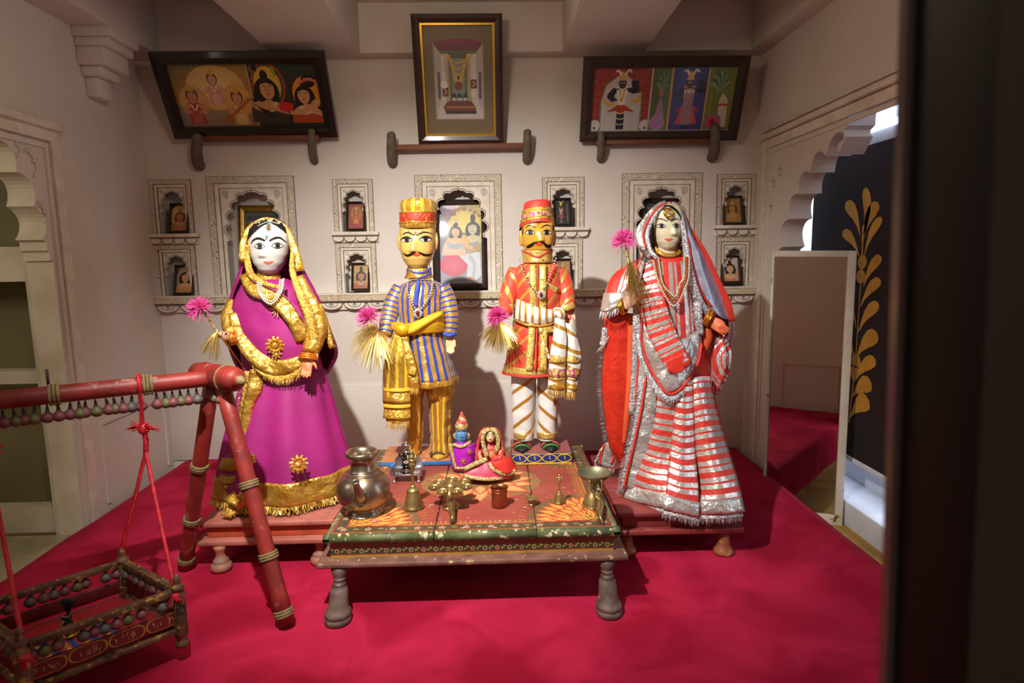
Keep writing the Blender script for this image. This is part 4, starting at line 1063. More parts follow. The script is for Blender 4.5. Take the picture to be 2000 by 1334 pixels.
def face(A, cx, cy, s, skin, hair, turn=0, hairtop=True, eyes=True):
    a = 1/A.asp
    A.ell(cx, cy+.02*s, .62*s*a, .74*s, hair)                         # hair mass
    A.ell(cx+turn*.1*s*a, cy-.05*s, .48*s*a, .64*s, skin, c2=skin)
    A.poly([(cx-.5*s*a, cy+.25*s), (cx-.3*s*a, cy+.62*s), (cx+.3*s*a, cy+.62*s), (cx+.5*s*a, cy+.25*s), (cx+turn*.1*s*a, cy+.42*s)], hair)
    for k in (-1, 1):
        ex = cx+(k*.2+turn*.14)*s*a
        A.line([(ex-.12*s*a, cy+.16*s), (ex, cy+.21*s), (ex+.12*s*a, cy+.15*s)], .035*s, '2a1712', 2)
        A.ell(ex, cy+.04*s, .10*s*a, .05*s, 'f0e4d4', n=10); A.ell(ex+turn*.03*s*a, cy+.04*s, .045*s*a, .05*s, '20140f', n=8)
    A.line([(cx+turn*.18*s*a, cy+.05*s), (cx+turn*.26*s*a, cy-.14*s), (cx+turn*.14*s*a, cy-.16*s)], .025*s, 'a5583a', 2)
    A.ell(cx+turn*.15*s*a, cy-.32*s, .13*s*a, .05*s, 'b53b32', n=10)
def bust(A, cx, cy, s, skin, hair, cloth, halo=None, turn=0, bun=True, jewel=True, haloR=1.35):
    a = 1/A.asp
    if halo: A.ell(cx, cy+.1*s, haloR*s*a, haloR*s, halo[0], c2=halo[1])
    A.ell(cx, cy-.25*s, .85*s*a, 1.0*s, hair)                          # long hair behind
    if bun: A.ell(cx, cy+.85*s, .26*s*a, .36*s, hair)
    A.poly([(cx-1.25*s*a, cy-2.2*s), (cx+1.25*s*a, cy-2.2*s), (cx+1.2*s*a, cy-1.3*s), (cx+.75*s*a, cy-.95*s), (cx+.2*s*a, cy-.75*s), (cx-.2*s*a, cy-.75*s), (cx-.75*s*a, cy-.95*s), (cx-1.2*s*a, cy-1.3*s)], skin)
    A.poly([(cx-1.3*s*a, cy-2.2*s), (cx+1.3*s*a, cy-2.2*s), (cx+1.25*s*a, cy-1.7*s), (cx+.4*s*a, cy-1.45*s), (cx-.3*s*a, cy-1.6*s), (cx-1.25*s*a, cy-1.2*s)], cloth)
    A.poly([(cx-.2*s*a, cy-.9*s), (cx+.2*s*a, cy-.9*s), (cx+.2*s*a, cy-.4*s), (cx-.2*s*a, cy-.4*s)], skin)
    face(A, cx, cy, s, skin, hair, turn)
    if jewel:
        A.line([(cx-.4*s*a, cy-.85*s), (cx, cy-1.2*s), (cx+.4*s*a, cy-.85*s)], .07*s, 'd8b048')
        A.line([(cx-.55*s*a, cy-.85*s), (cx, cy-1.5*s), (cx+.55*s*a, cy-.85*s)], .05*s, 'e8dcc0')
def seated(A, cx, cy, s, skin, robe, robe2, crown='c89a38'):
    """small full figure seen from the front"""
    a = 1/A.asp
    A.poly([(cx-.9*s*a, cy-2.9*s), (cx+.9*s*a, cy-2.9*s), (cx+.75*s*a, cy-1.6*s), (cx+.6*s*a, cy-.7*s), (cx-.6*s*a, cy-.7*s), (cx-.75*s*a, cy-1.6*s)], robe)
    A.poly([(cx-.5*s*a, cy-2.9*s), (cx+.5*s*a, cy-2.9*s), (cx+.45*s*a, cy-1.7*s), (cx-.45*s*a, cy-1.7*s)], robe2)
    for k in (-1, 1):
        A.line([(cx+k*.6*s*a, cy-.85*s), (cx+k*1.0*s*a, cy-1.5*s), (cx+k*.35*s*a, cy-1.65*s)], .26*s, skin)
    A.poly([(cx-.18*s*a, cy-.8*s), (cx+.18*s*a, cy-.8*s), (cx+.18*s*a, cy-.4*s), (cx-.18*s*a, cy-.4*s)], skin)
    face(A, cx, cy, s, skin, '3a241a'); A.poly([(cx-.36*s*a, cy+.45*s), (cx+.36*s*a, cy+.45*s), (cx+.2*s*a, cy+.95*s), (cx, cy+1.15*s), (cx-.2*s*a, cy+.95*s)], crown)
    A.line([(cx-.35*s*a, cy-.85*s), (cx, cy-1.5*s), (cx+.35*s*a, cy-.85*s)], .07*s, 'ead9a8')
def art_left(A):
    A.grad(0, 0, .53, 1, '8a7a74', '9a6a48', 'a8864a', '6a6a34'); A.grad(.0, .35, .53, 1, 'b07a3e', 'c07a34', '9a7434', '606434')
    A.ell(.29, .62, .20, .36, 'cfa45c', c2='e6c88a'); A.ell(.12, .40, .10, .26, 'c8964c', c2='d8b070'); A.ell(.42, .42, .10, .26, 'cf9a48', c2='deb86a')
    seated(A, .28, .76, .135, 'd69a7c', 'cf8f86', 'd8a898'); seated(A, .115, .50, .16, 'c9835e', 'a83a34', 'b5524a'); seated(A, .42, .47, .155, 'd0925e', 'c89a4c', 'd6b070')
    A.line([(.33, .12), (.42, .28), (.51, .46)], .035, 'b0652c', 3); A.ell(.34, .12, .035, .06, 'a8562a')
    A.rect(.527, 0, .535, 1, 'b8a888'); A.grad(.535, 0, 1, 1, '3a2a1c', '20301f', '22301f', '1c3a2c')
    A.ell(.655, .66, .115, .36, 'b8321e'); A.ell(.655, .66, .103, .325, '1f4a30'); A.ell(.65, .66, .092, .30, 'd0a032', c2='e0b84a')
    bust(A, .635, .60, .245, 'c8905a', '1e120e', '38302a', turn=.6); A.ell(.575, .92, .028, .07, '8a5a30'); A.ell(.58, .93, .020, .05, '1e120e')
    A.line([(.545, .45), (.60, .25), (.66, .16)], .05, '1c1418')
    A.ell(.91, .52, .10, .28, 'd68a24', c2='e0a038'); bust(A, .89, .50, .205, 'd09a6c', '1c100d', 'b04a24', turn=-.7); A.ell(.93, .72, .05, .10, '1c100d')
    for k in range(7): A.ell(.865+.022*k, .68+.07*sin(k*.5), .012, .03, 'd06a5a', n=8)
    A.poly([(.70, .34), (.74, .40), (.80, .37), (.80, .27), (.75, .22), (.70, .27)], 'c8242a'); A.line([(.98, .42), (.91, .28), (.84, .22), (.77, .22)], .06, 'd09a6c'); A.line([(.55, .40), (.62, .30), (.7, .28)], .06, 'c8905a')
    A.line([(.70, .95), (.72, .80)], .02, '7a9a2a', 0)
def art_center(A):
    A.rect(0, 0, 1, 1, '6f5c3c'); x0, x1, y0, y1 = .17, .83, .16, .82
    A.rect(x0-.015, y0-.01, x1+.015, y1+.01, '9a7f74'); A.ell(.5, y1, .33, .05, '7a1e34')
    A.rect(x0, y0, x1, y1, 'c9c2ba'); A.poly([(x0, y0), (x1, y0), (.72, .36), (.28, .36)], 'b9b3ac'); A.poly([(x0, y1), (x1, y1), (.74, .74), (.26, .74)], '6a2a34')
    A.rect(x0+.03, y1-.075, x1-.03, y1-.055, '5a6a34'); A.poly([(x0, y0), (.26, .36), (.26, .74), (x0, y1)], 'aaa49c'); A.poly([(x1, y0), (.74, .36), (.74, .74), (x1, y1)], 'aaa49c')
    A.rect(.20, .34, .24, .58, '5c564e'); A.rect(.77, .34, .81, .58, '5c564e')
    A.rect(.36, .30, .62, .74, '4f5a46'); A.rect(.40, .30, .58, .70, '7f8478')
    for k in range(5): A.line([(.30+.02*k, .73), (.49, .70-.055*k-.04), (.70-.02*k, .73)], .014, 'c8a02c')
    for k in range(3):
        A.line([(.38-.03*k, .70), (.37-.02*k, .45), (.36-.02*k, .26)], .012, '9a8426'); A.line([(.60+.03*k, .70), (.61+.02*k, .45), (.63+.02*k, .26)], .012, '9a8426')
    A.poly([(.27, .27), (.33, .32), (.66, .32), (.72, .27), (.73, .21), (.30, .21)], '6e2a1e'); A.rect(.30, .205, .73, .23, '3c1a14'); A.rect(.30, .26, .72, .272, 'a8803a')
    for k in range(3): A.ell(.42+.08*k, .36, .035, .035, '2a3a4a'); A.ell(.42+.08*k, .34, .03, .012, 'c8c0b0')
    A.ell(.49, .46, .055, .04, '7a3c26'); A.ell(.49, .53, .035, .035, 'c8a858'); A.ell(.49, .53, .02, .02, '5a3a24')
    for cx, cy in ((.305, .405), (.70, .475)): A.rect(cx-.04, cy-.04, cx+.04, cy+.04, '5e2616'); A.line([(cx-.015, cy-.025), (cx+.015, cy), (cx-.01, cy+.025)], .012, 'c8b088')
    A.ell(.29, .47, .05, .035, 'd8d4ce')
def shrine(A, cx, w, body, robe, robe2, bg):
    a = w
    A.ell(cx, .62, .10*a, .12, 'd8c08a'); A.poly([(cx-.10*a, .06), (cx+.10*a, .06), (cx+.09*a, .40), (cx-.09*a, .40)], body)
    A.poly([(cx-.13*a, .40), (cx+.13*a, .40), (cx+.16*a, .72), (cx-.16*a, .72)], robe); A.poly([(cx-.36*a, .30), (cx-.10*a, .42), (cx+.10*a, .42), (cx+.36*a, .30), (cx+.14*a, .34), (cx, .26), (cx-.14*a, .34)], robe2)
    A.line([(cx+.14*a, .68), (cx+.34*a, .62), (cx+.30*a, .80)], .05, body); A.line([(cx-.14*a, .68), (cx-.28*a, .56), (cx-.16*a, .48)], .05, body)
    A.ell(cx, .76, .095*a, .085, body); A.poly([(cx-.10*a, .80), (cx+.10*a, .80), (cx+.07*a, .92), (cx-.05*a, .94)], 'd0a848')
    for k in (-1, 1): A.ell(cx+k*.035*a, .765, .022*a, .010, 'f0e8d8', n=8); A.ell(cx+k*.035*a, .765, .008*a, .008, '101010', n=6)
    A.line([(cx-.02*a, .725), (cx, .715), (cx+.02*a, .725)], .008, 'c05050')
    for k in range(3): A.line([(cx-.12*a+.02*k, .66), (cx, .42+.05*k), (cx+.12*a-.02*k, .66)], .012, ('f0e8d8', 'c8a040', 'e8d8c0')[k])
    for k in range(3): A.line([(cx-.09*a, .12+.09*k), (cx, .10+.09*k), (cx+.09*a, .12+.09*k)], .014, 'd8c890')
    for k in (-1, 1): A.ell(cx+k*.05*a, .045, .05*a, .022, body)
    A.line([(cx-.05*a, .88), (cx-.12*a, .96), (cx-.18*a, .93)], .016, 'e0d8c0'); A.line([(cx+.05*a, .88), (cx+.14*a, .97), (cx+.2*a, .92)], .016, 'e0d8c0')
def art_right(A):
    A.rect(0, 0, .42, 1, 'a03a34'); rng = random.Random(2)
    for _ in range(90): A.ell(rng.uniform(.01, .41), rng.uniform(.25, .99), .006, .012, 'b86a5c', n=6)
    A.poly([(.06, 0), (.36, 0), (.36, .50), (.33, .74), (.26, .86), (.21, .95), (.16, .86), (.09, .74), (.06, .50)], '8a7a5c'); A.poly([(.072, 0), (.348, 0), (.348, .50), (.32, .72), (.255, .84), (.21, .92), (.165, .84), (.10, .72), (.072, .50)], 'c2bfbd')
    shrine(A, .21, .28, '1c1c2a', 'd4ccc0', 'b8402c', 0); A.line([(.29, .46), (.33, .52), (.35, .62)], (.06, .03, .005), 'd8a83c'); A.line([(.15, .42), (.10, .46), (.075, .54)], (.06, .03, .005), 'd8a83c')
    for cx in (.03, .39): A.ell(cx, .09, .045, .10, '8a857c'); A.ell(cx, .09, .04, .09, 'd2ccc4'); A.ell(cx, .05, .008, .02, '201818')
    A.rect(.42, 0, .545, 1, '55683e'); A.rect(.405, 0, .42, 1, 'b8a8a0')
    for k in range(9): t = .3+k*.3; A.line([(.485, .62), (.485+.03*cos(t), .62+.2*sin(t)+.04), (.485+.065*cos(t), .62+.30*sin(t))], (.02, .03, .004), '3e6a4c' if k % 2 else '7a9058')
    A.poly([(.44, .06), (.53, .06), (.51, .36), (.485, .55), (.46, .36)], 'a07a9a'); A.ell(.485, .60, .018, .05, 'c05a6a'); A.ell(.475, .13, .055, .125, '8f98a8'); A.ell(.475, .13, .045, .10, 'c070a0'); A.ell(.475, .13, .02, .045, '8a8ac8')
    A.rect(.545, 0, .56, 1, 'c8a02c'); A.rect(.56, 0, .80, 1, '2f2d7c'); A.rect(.80, 0, .812, 1, 'c8a02c'); A.rect(.812, 0, 1, 1, '6a7c34')
    shrine(A, .68, .26, '1a1822', 'b8707c', 'c03a3c', 0); A.poly([(.60, .10), (.64, .40), (.66, .12)], 'c83c34'); A.poly([(.76, .10), (.72, .40), (.70, .12)], 'c83c34'); A.poly([(.64, .10), (.72, .10), (.71, .60), (.65, .60)], 'a07880')
    for k in range(9): t = .4+k*.3; A.line([(.89, .62), (.89+.05*cos(t), .62+.2*sin(t)+.06), (.89+.095*cos(t), .62+.32*sin(t))], (.02, .035, .004), '3c6a54' if k % 2 else '88a050')
    A.rect(.83, .15, .85, .62, '9a8a30'); A.poly([(.90, .05), (.97, .05), (.96, .5), (.92, .6), (.90, .5)], 'cabfa0'); A.line([(.89, .40), (.93, .42), (.97, .40)], .03, 'b03a2c'); A.ell(.87, .14, .065, .14, '7a7c84'); A.ell(.87, .14, .05, .11, 'c84a6c'); A.ell(.87, .14, .022, .05, '8c2038')
    A.rect(0, 0, 1, .012, 'c8c0b4')
def art_family(A):
    A.grad(0, 0, 1, 1, '8a8fa0', '8a8c98', 'b8a040', '3c2a5c'); A.ell(.62, .70, .42, .24, 'c8b048', c2='e0d070'); A.grad(0, .86, .4, 1, '5a3a6c', '7a5a70', '5c3a6a', '2c2048')
    for k in range(8): t = 2.6-k*.28; A.ell(.55+.5*cos(t), .74+.20*sin(t), .05, .022, '8a5a3a')
    A.ell(.33, .24, .34, .14, 'c0405c', c2='cc5a70'); A.poly([(.45, .36), (.95, .40), (.98, .10), (.80, .02), (.62, .06), (.66, .24)], 'c2c6cc')
    A.line([(.70, .36), (.82, .24), (.78, .08)], .07, 'a8aeb8'); A.ell(.72, .06, .10, .03, 'd0a080')
    bust(A, .80, .70, .115, 'b8b48c', '241a20', '8a8a94', turn=-.5); A.ell(.80, .83, .06, .05, '241a20')
    A.poly([(.05, .36), (.62, .36), (.60, .52), (.44, .60), (.20, .58), (.08, .48)], 'd8b090'); bust(A, .38, .66, .10, 'd8a884', '2a1a1c', '9aa4ac', turn=.5); A.ell(.40, .77, .05, .035, '2a1a1c'); A.line([(.33, .76), (.40, .79), (.47, .76)], .02, 'd8d0c8')
    A.line([(.12, .52), (.22, .42), (.50, .40)], .06, 'd8b090'); A.ell(.62, .54, .10, .05, 'd8a868'); A.ell(.58, .60, .06, .045, '6a4028'); A.ell(.58, .585, .045, .038, 'd8a878'); A.line([(.55, .50), (.70, .46), (.80, .44)], .06, 'd0a070'); A.ell(.92, .46, .08, .05, 'a8843c')
    A.line([(.70, 1), (.72, .88)], .012, 'd8d4cc', 0)
def art_dark(A):
    A.rect(0, 0, 1, 1, '2c3430'); A.rect(.04, .03, .96, .97, '4c5650'); A.rect(.06, .045, .94, .955, '232b28')
    for k in range(7): t = pi*(k+.5)/7; A.petal(.5, .80, t, .10, .04, '8a8a70')
    for cx in (.15, .85): A.ell(cx, .85, .04, .03, '6a746c')
    bust(A, .5, .58, .14, '8a7050', '161412', '3a3e48')
def art_green(A):
    A.rect(0, 0, 1, 1, '3c403c'); A.rect(.05, .04, .95, .96, '2c342e'); A.rect(.06, .80, .94, .95, '5a5a50'); A.ell(.42, .78, .20, .10, '181a18'); A.ell(.42, .78, .12, .06, '343434'); bust(A, .6, .55, .13, '6a7a70', '141414', '3a3a40')
def p_halo(A): A.rect(0, 0, 1, 1, '221f1b'); bust(A, .5, .58, .25, 'b87038', '6a3a1c', 'b06a3c', ('c9a04e', 'd8b868'), bun=True, haloR=1.6); A.poly([(.40, .72), (.60, .72), (.56, .88), (.5, .95), (.44, .88)], 'a8682c')
def p_child(A): A.rect(0, 0, 1, 1, '6a5444'); A.ell(.5, .55, .5, .45, 'a88a70'); bust(A, .52, .60, .28, 'd09668', '2a1812', 'c08450', bun=False); A.ell(.45, .14, .30, .09, 'c0845a')
def p_red(A):
    A.rect(0, 0, 1, 1, '7c3a2c'); A.rect(.06, .05, .94, .95, '8c4a34'); A.ell(.5, .62, .36, .30, 'a06a3c'); seated(A, .5, .68, .16, 'b06a3e', 'a04a30', 'b8823c')
    for k in range(2): A.line([(.3+.4*k, .5), (.2+.6*k, .66), (.28+.44*k, .78)], .06, 'b06a3e')
    A.poly([(.15, .05), (.85, .05), (.72, .22), (.28, .22)], '9a3a3a')
def p_bluebust(A): A.rect(0, 0, 1, 1, 'b08c46'); bust(A, .5, .56, .26, 'a86a48', '231a20', '9a4c30', turn=.3); A.ell(.5, .86, .10, .10, '231a20'); A.line([(.42, .36), (.5, .30), (.58, .36)], .04, '3a4a70')
def p_darkfig(A):
    A.rect(0, 0, 1, 1, '1d1613'); shrine(A, .42, .9, '32242a', '7a4c3c', '8a3c34', 0)
    rng = random.Random(9)
    for k in range(12): A.line([(.80, .12+.065*k), (.84+rng.uniform(0, .05), .14+.065*k), (.90, .12+.065*k)], .02, '8f8c86')
def p_sepia(A): A.grad(0, 0, 1, 1, '7a5428', '8a6434', 'a88048', '6a4a24'); bust(A, .52, .60, .24, 'b08044', '5c3c1c', 'a87a40', turn=-.4); A.poly([(.38, .72), (.66, .72), (.58, .92), (.46, .90)], 'b8904a'); A.line([(.25, .2), (.45, .45), (.72, .36)], .10, 'b4884c')
def p_boy(A): A.grad(0, 0, 1, 1, 'c08a68', 'b88468', 'c8c0b0', 'b8b0a0'); bust(A, .5, .56, .28, 'd2a078', '1f1518', 'c87a60', bun=True); A.line([(.46, .86), (.56, .96), (.70, .93)], .05, '38343c')
picture('framed_print', 'wide dark framed print of deities with halos, left above the niches', [(297, 100), (636, 97), (660, 265), (342, 268)], 3.73, 3.955, .066, art_left, 'frame_black', .035)
picture('framed_print', 'tall framed shrine painting with brown mount and gold slip, above the centre', [(804, 27), (980, 27), (984, 279), (818, 281)], 3.75, 3.955, .046, art_center, 'frame_brown', .035, slip=.012)
picture('framed_print', 'wide worn wooden framed print of standing deities on red and blue grounds', [(1138, 110), (1460, 108), (1440, 272), (1133, 275)], 3.77, 3.955, .060, art_right, 'frame_worn', .03)
picture('framed_print', 'large black framed print of a mother, father and child in the centre niche', [(849, 392), (948, 391), (950, 562), (852, 564)], 4.10, 4.03, .028, art_family, 'frame_small', .03)
picture('framed_print', 'gold framed dark print in the niche behind the doll in magenta', [(466, 402), (560, 402), (562, 572), (470, 572)], 4.10, 4.04, .040, art_dark, 'frame_gold', .02)
picture('framed_print', 'dark framed greenish print in the niche behind the doll in silver', [(1243, 388), (1328, 388), (1330, 556), (1246, 556)], 4.10, 4.04, .030, art_green, 'frame_small', .02)
SP = [('small framed print of a crowned figure with a gold halo', (332, 399, 371, 456), p_halo), ('small framed print of a dark haired child', (342, 519, 381, 576), p_child),
      ('small framed print of a seated figure in rust red tones', (677, 396, 714, 452), p_red), ('small framed print of a long haired figure on yellow ground', (687, 515, 723, 569), p_bluebust),
      ('small framed print of a dark standing figure beside the red cap', (1080, 389, 1115, 443), p_darkfig), ('small framed print half hidden by the doll in the red cap', (1081, 507, 1116, 559), p_sepia),
      ('small framed sepia print of a figure in profile', (1409, 385, 1449, 440), p_sepia), ('small framed print of a smiling boy with a feather', (1406, 501, 1444, 554), p_boy)]
for lb, (a, b, c, d), art in SP:
    picture('niche_print', lb, [(a, b), (c, b-.5), (c+1, d-.5), (a+1, d)], 4.035, 3.985, .011 if art is not p_bluebust else .013, art, 'frame_small', .022, group=GRP)
# ------------------------------------------------------------------ pegs and battens that carry the top pictures
M('stone_peg', '6b5f4c', .7, c2='57503f', scale=22, bump=.4, bscale=60, bdist=.003)
def peg(label, px, y0, y1, w, lean=0):
    a, b = P(px+lean, y0, Y=YB-.115), P(px, y1, Y=YB-.03)
    pts = cr([b+Vector((0, .05, .01)), b, b.lerp(a, .45)+Vector((0, -.02, -.01)), a+Vector((0, 0, -.02)), a], 5)
    s = w/1200*3.9/2
    v, f, uv = tube(pts, [s*.8, s*1.0, s*1.05, s*.95, s*.9, s*.35], 12)
    from mathutils import noise
    o = mk('wall_peg', v, f, 'stone_peg', at=b); tag(o, label, 'peg', 'carved pegs under the top pictures')
peg('grey peg under the left end of the wide dark framed print', 388, 262, 322, 20, -3); peg('grey peg under the right end of the wide dark framed print', 613, 252, 312, 15, -5)
peg('grey peg at the left end of the centre batten', 766, 258, 317, 18, -2); peg('grey peg at the right end of the centre batten', 1029, 253, 311, 17, 1)
peg('grey peg under the left end of the worn wooden frame', 1173, 257, 309, 15, 1); peg('stout tan peg under the right end of the worn wooden frame', 1392, 243, 306, 20, 5)
def batten(label, x0, y0, x1, y1, h):
    a, b = P(x0, y0, Y=YB-.09), P(x1, y1, Y=YB-.09); hh = h/1200*3.9
    o = mk('wall_batten', [a, b, b+Vector((0, .055, 0)), a+Vector((0, .055, 0))]+[p+Vector((0, 0, hh)) for p in (a, b, b+Vector((0, .055, 0)), a+Vector((0, .055, 0)))], BOXF, 'batten', smooth=False, at=a)
    mod_bevel(o, .003); tag(o, label, 'batten', 'wooden battens under the top pictures')
batten('thin wooden batten under the wide dark framed print', 392, 274, 622, 272, 8); batten('wooden batten under the tall centre picture', 770, 293, 1032, 289, 10); batten('wooden batten under the worn wooden frame', 1165, 282, 1400, 279, 8)
# ------------------------------------------------------------------ doll toolkit
PXM = lambda Y: Y/1185.0                                   # metres per photo pixel at depth Y
def limb(name, pts, rad, mat, par, n=18, k=5, flat=1.0, **kw):
    """round tapering form through (px,py,Y); radii in px"""
    c = cr([P(a, b, Y=y) for a, b, y in pts], k); m = len(c)
    rr = cr([Vector((r*PXM(pts[i][2]), 0, 0)) for i, r in enumerate(rad)], k)
    v, f, uv = tube(c, [max(r.x, .001) for r in rr], n)
    return mk(name, v, f, mat, par, uv=uv, **kw)
def loftpx(rows, n=64, amp=0, cnt=0, ph=0, k=4, zfun=None, seed=0, sharp=1.0):
    """stack of elliptical rings: rows (py, xl, xr, Yc, depth_m[, amp]) -> verts, faces, uv(metres)"""
    R = []
    for r in rows:
        py, xl, xr, Yc, d = r[:5]; c = P((xl+xr)/2, py, Y=Yc); hw = (P(xr, py, Y=Yc)-P(xl, py, Y=Yc)).length/2
        R.append(Vector((c.x, Yc, c.z))); R[-1] = (R[-1], hw, d, r[5] if len(r) > 5 else amp)
    cs = cr([a[0] for a in R], k); hs = cr([Vector((a[1], a[2], a[3])) for a in R], k)
    v = []; uv = []; V0 = 0
    from mathutils import noise
    for j, (c, h) in enumerate(zip(cs, hs)):
        if j: V0 += (c-cs[j-1]).length
        for i in range(n):
            t = 2*pi*i/n; fold = 0
            if cnt: fold = h.z*(sin(cnt*t+ph)+.6*sin((cnt*.53)*t*1.0+ph*2+1.3)*1.0+.8*noise.noise(Vector((cos(t)*2, sin(t)*2, c.z*2+seed))))
            x = (h.x+fold)*cos(t); y = (h.y+fold)*sin(t)
            v.append(Vector((c.x+x, c.y+y, c.z)))
            uv.append((i/n*2*pi*(h.x+h.y)/2, V0))
    return v, ringfaces(n, len(cs)), uv, n, len(cs)
def garment(name, rows, mat, par, thick=.004, cap=False, const_u=False, wr=0, wf=22, **kw):
    v, f, uv, n, m = loftpx(rows, **kw)
    if wr:
        from mathutils import noise
        for i, p in enumerate(v):
            j = i//n; c = sum((v[j*n+q] for q in range(0, n, max(1, n//8))), Vector())/len(range(0, n, max(1, n//8))); q = p*wf; q.z *= 1.6
            v[i] = p+(p-c).normalized()*wr*noise.noise(q)
    if const_u:                                              # stripes keep their count
        ref = max(u[0] for u in uv)*n/(n-1); uv = [((i % n)/n*ref, uv[i][1]) for i in range(len(uv))]
    if cap: f = f+[tuple(range(n-1, -1, -1)), tuple((m-1)*n+i for i in range(n))]
    # seam: duplicate the first column so that the stripes do not smear
    nv = []; nf = []; nu = []
    for j in range(m):
        row = [v[j*n+i] for i in range(n)]+[v[j*n]]; ur = [uv[j*n+i] for i in range(n)]
        ur.append((ur[-1][0]+ur[1][0]-ur[0][0], ur[0][1])); nv += row; nu += ur
    N = n+1; nf = ringfaces(N, m, False)
    if cap: nf += [tuple(range(n-1, -1, -1)), tuple((m-1)*N+i for i in range(n))]
    o = mk(name, nv, nf, mat, par, uv=nu)
    if thick and not cap: mod_solid(o, thick, 0)
    return o
def band(name, pts, w, mat, par, k=5, across=4, bulge=.002, thick=.002, wr=0, wf=40):
    """ribbon along (px,py,Y) points, w px wide (number or list), lying across the view"""
    c = cr([P(a, b, Y=y) for a, b, y in pts], k); m = len(c); ww = w if hasattr(w, '__len__') else [w]*len(pts)
    wl = cr([Vector((x*PXM(pts[i][2]), 0, 0)) for i, x in enumerate(ww)], k); v = []; uv = []; L = 0
    from mathutils import noise
    for i, p in enumerate(c):
        t = (c[min(i+1, m-1)]-c[max(i-1, 0)]).normalized(); e = (p-EYE).normalized(); s = t.cross(e).normalized()
        if i: L += (p-c[i-1]).length
        for j in range(across+1):
            a = j/across*2-1; q = p+s*a*wl[i].x/2-e*bulge*(1-a*a)
            if wr: q = q-e*wr*noise.noise(q*wf)
            v.append(q); uv.append((L, (a+1)/2*wl[i].x))
    o = mk(name, v, ringfaces(across+1, m, False), mat, par, uv=uv)
    if thick: mod_solid(o, thick)
    return o
def fringe(name, pts, L, mat, par, dirpx=(0, 1), n=None, w=.0022, jit=.35, k=6, out=0.0, seed=1):
    """row of short threads hanging from a path of (px,py,Y); L in px"""
    rng = random.Random(seed); c = cr([P(a, b, Y=y) for a, b, y in pts], k); Y = pts[0][2]
    d = (P(pts[0][0]+dirpx[0], pts[0][1]+dirpx[1], Y=Y)-P(pts[0][0], pts[0][1], Y=Y)).normalized()
    tot = sum((c[i+1]-c[i]).length for i in range(len(c)-1)); n = n or int(tot/.0028); mb = MB(); acc = 0; step = tot/n; pos = []
    for i in range(len(c)-1):
        seg = (c[i+1]-c[i]).length
        while acc <= seg and seg > 0: pos.append(c[i].lerp(c[i+1], acc/seg)); acc += step
        acc -= seg
    Lm = L*PXM(Y)
    for p in pos:
        a = p+Vector((rng.uniform(-.002, .002), rng.uniform(-.003, .001), 0)); e = d+Vector((rng.gauss(0, jit*.5), rng.gauss(0, jit*.4)-out, rng.gauss(0, jit*.3))); e = e.normalized()*Lm*rng.uniform(.75, 1.15)
        s = Vector((rng.uniform(-1, 1), rng.uniform(-1, 1), 0)).normalized()*w*.5; b = a+e*.55+Vector((rng.uniform(-.002, .002), rng.uniform(-.004, 0), 0)); t = a+e
        mb.add([a-s, a+s, b-s, b+s, t-s*.5, t+s*.5], [(0, 1, 3, 2), (2, 3, 5, 4)])
    return mb.build(name, mat, par, smooth=False, kind='stuff')
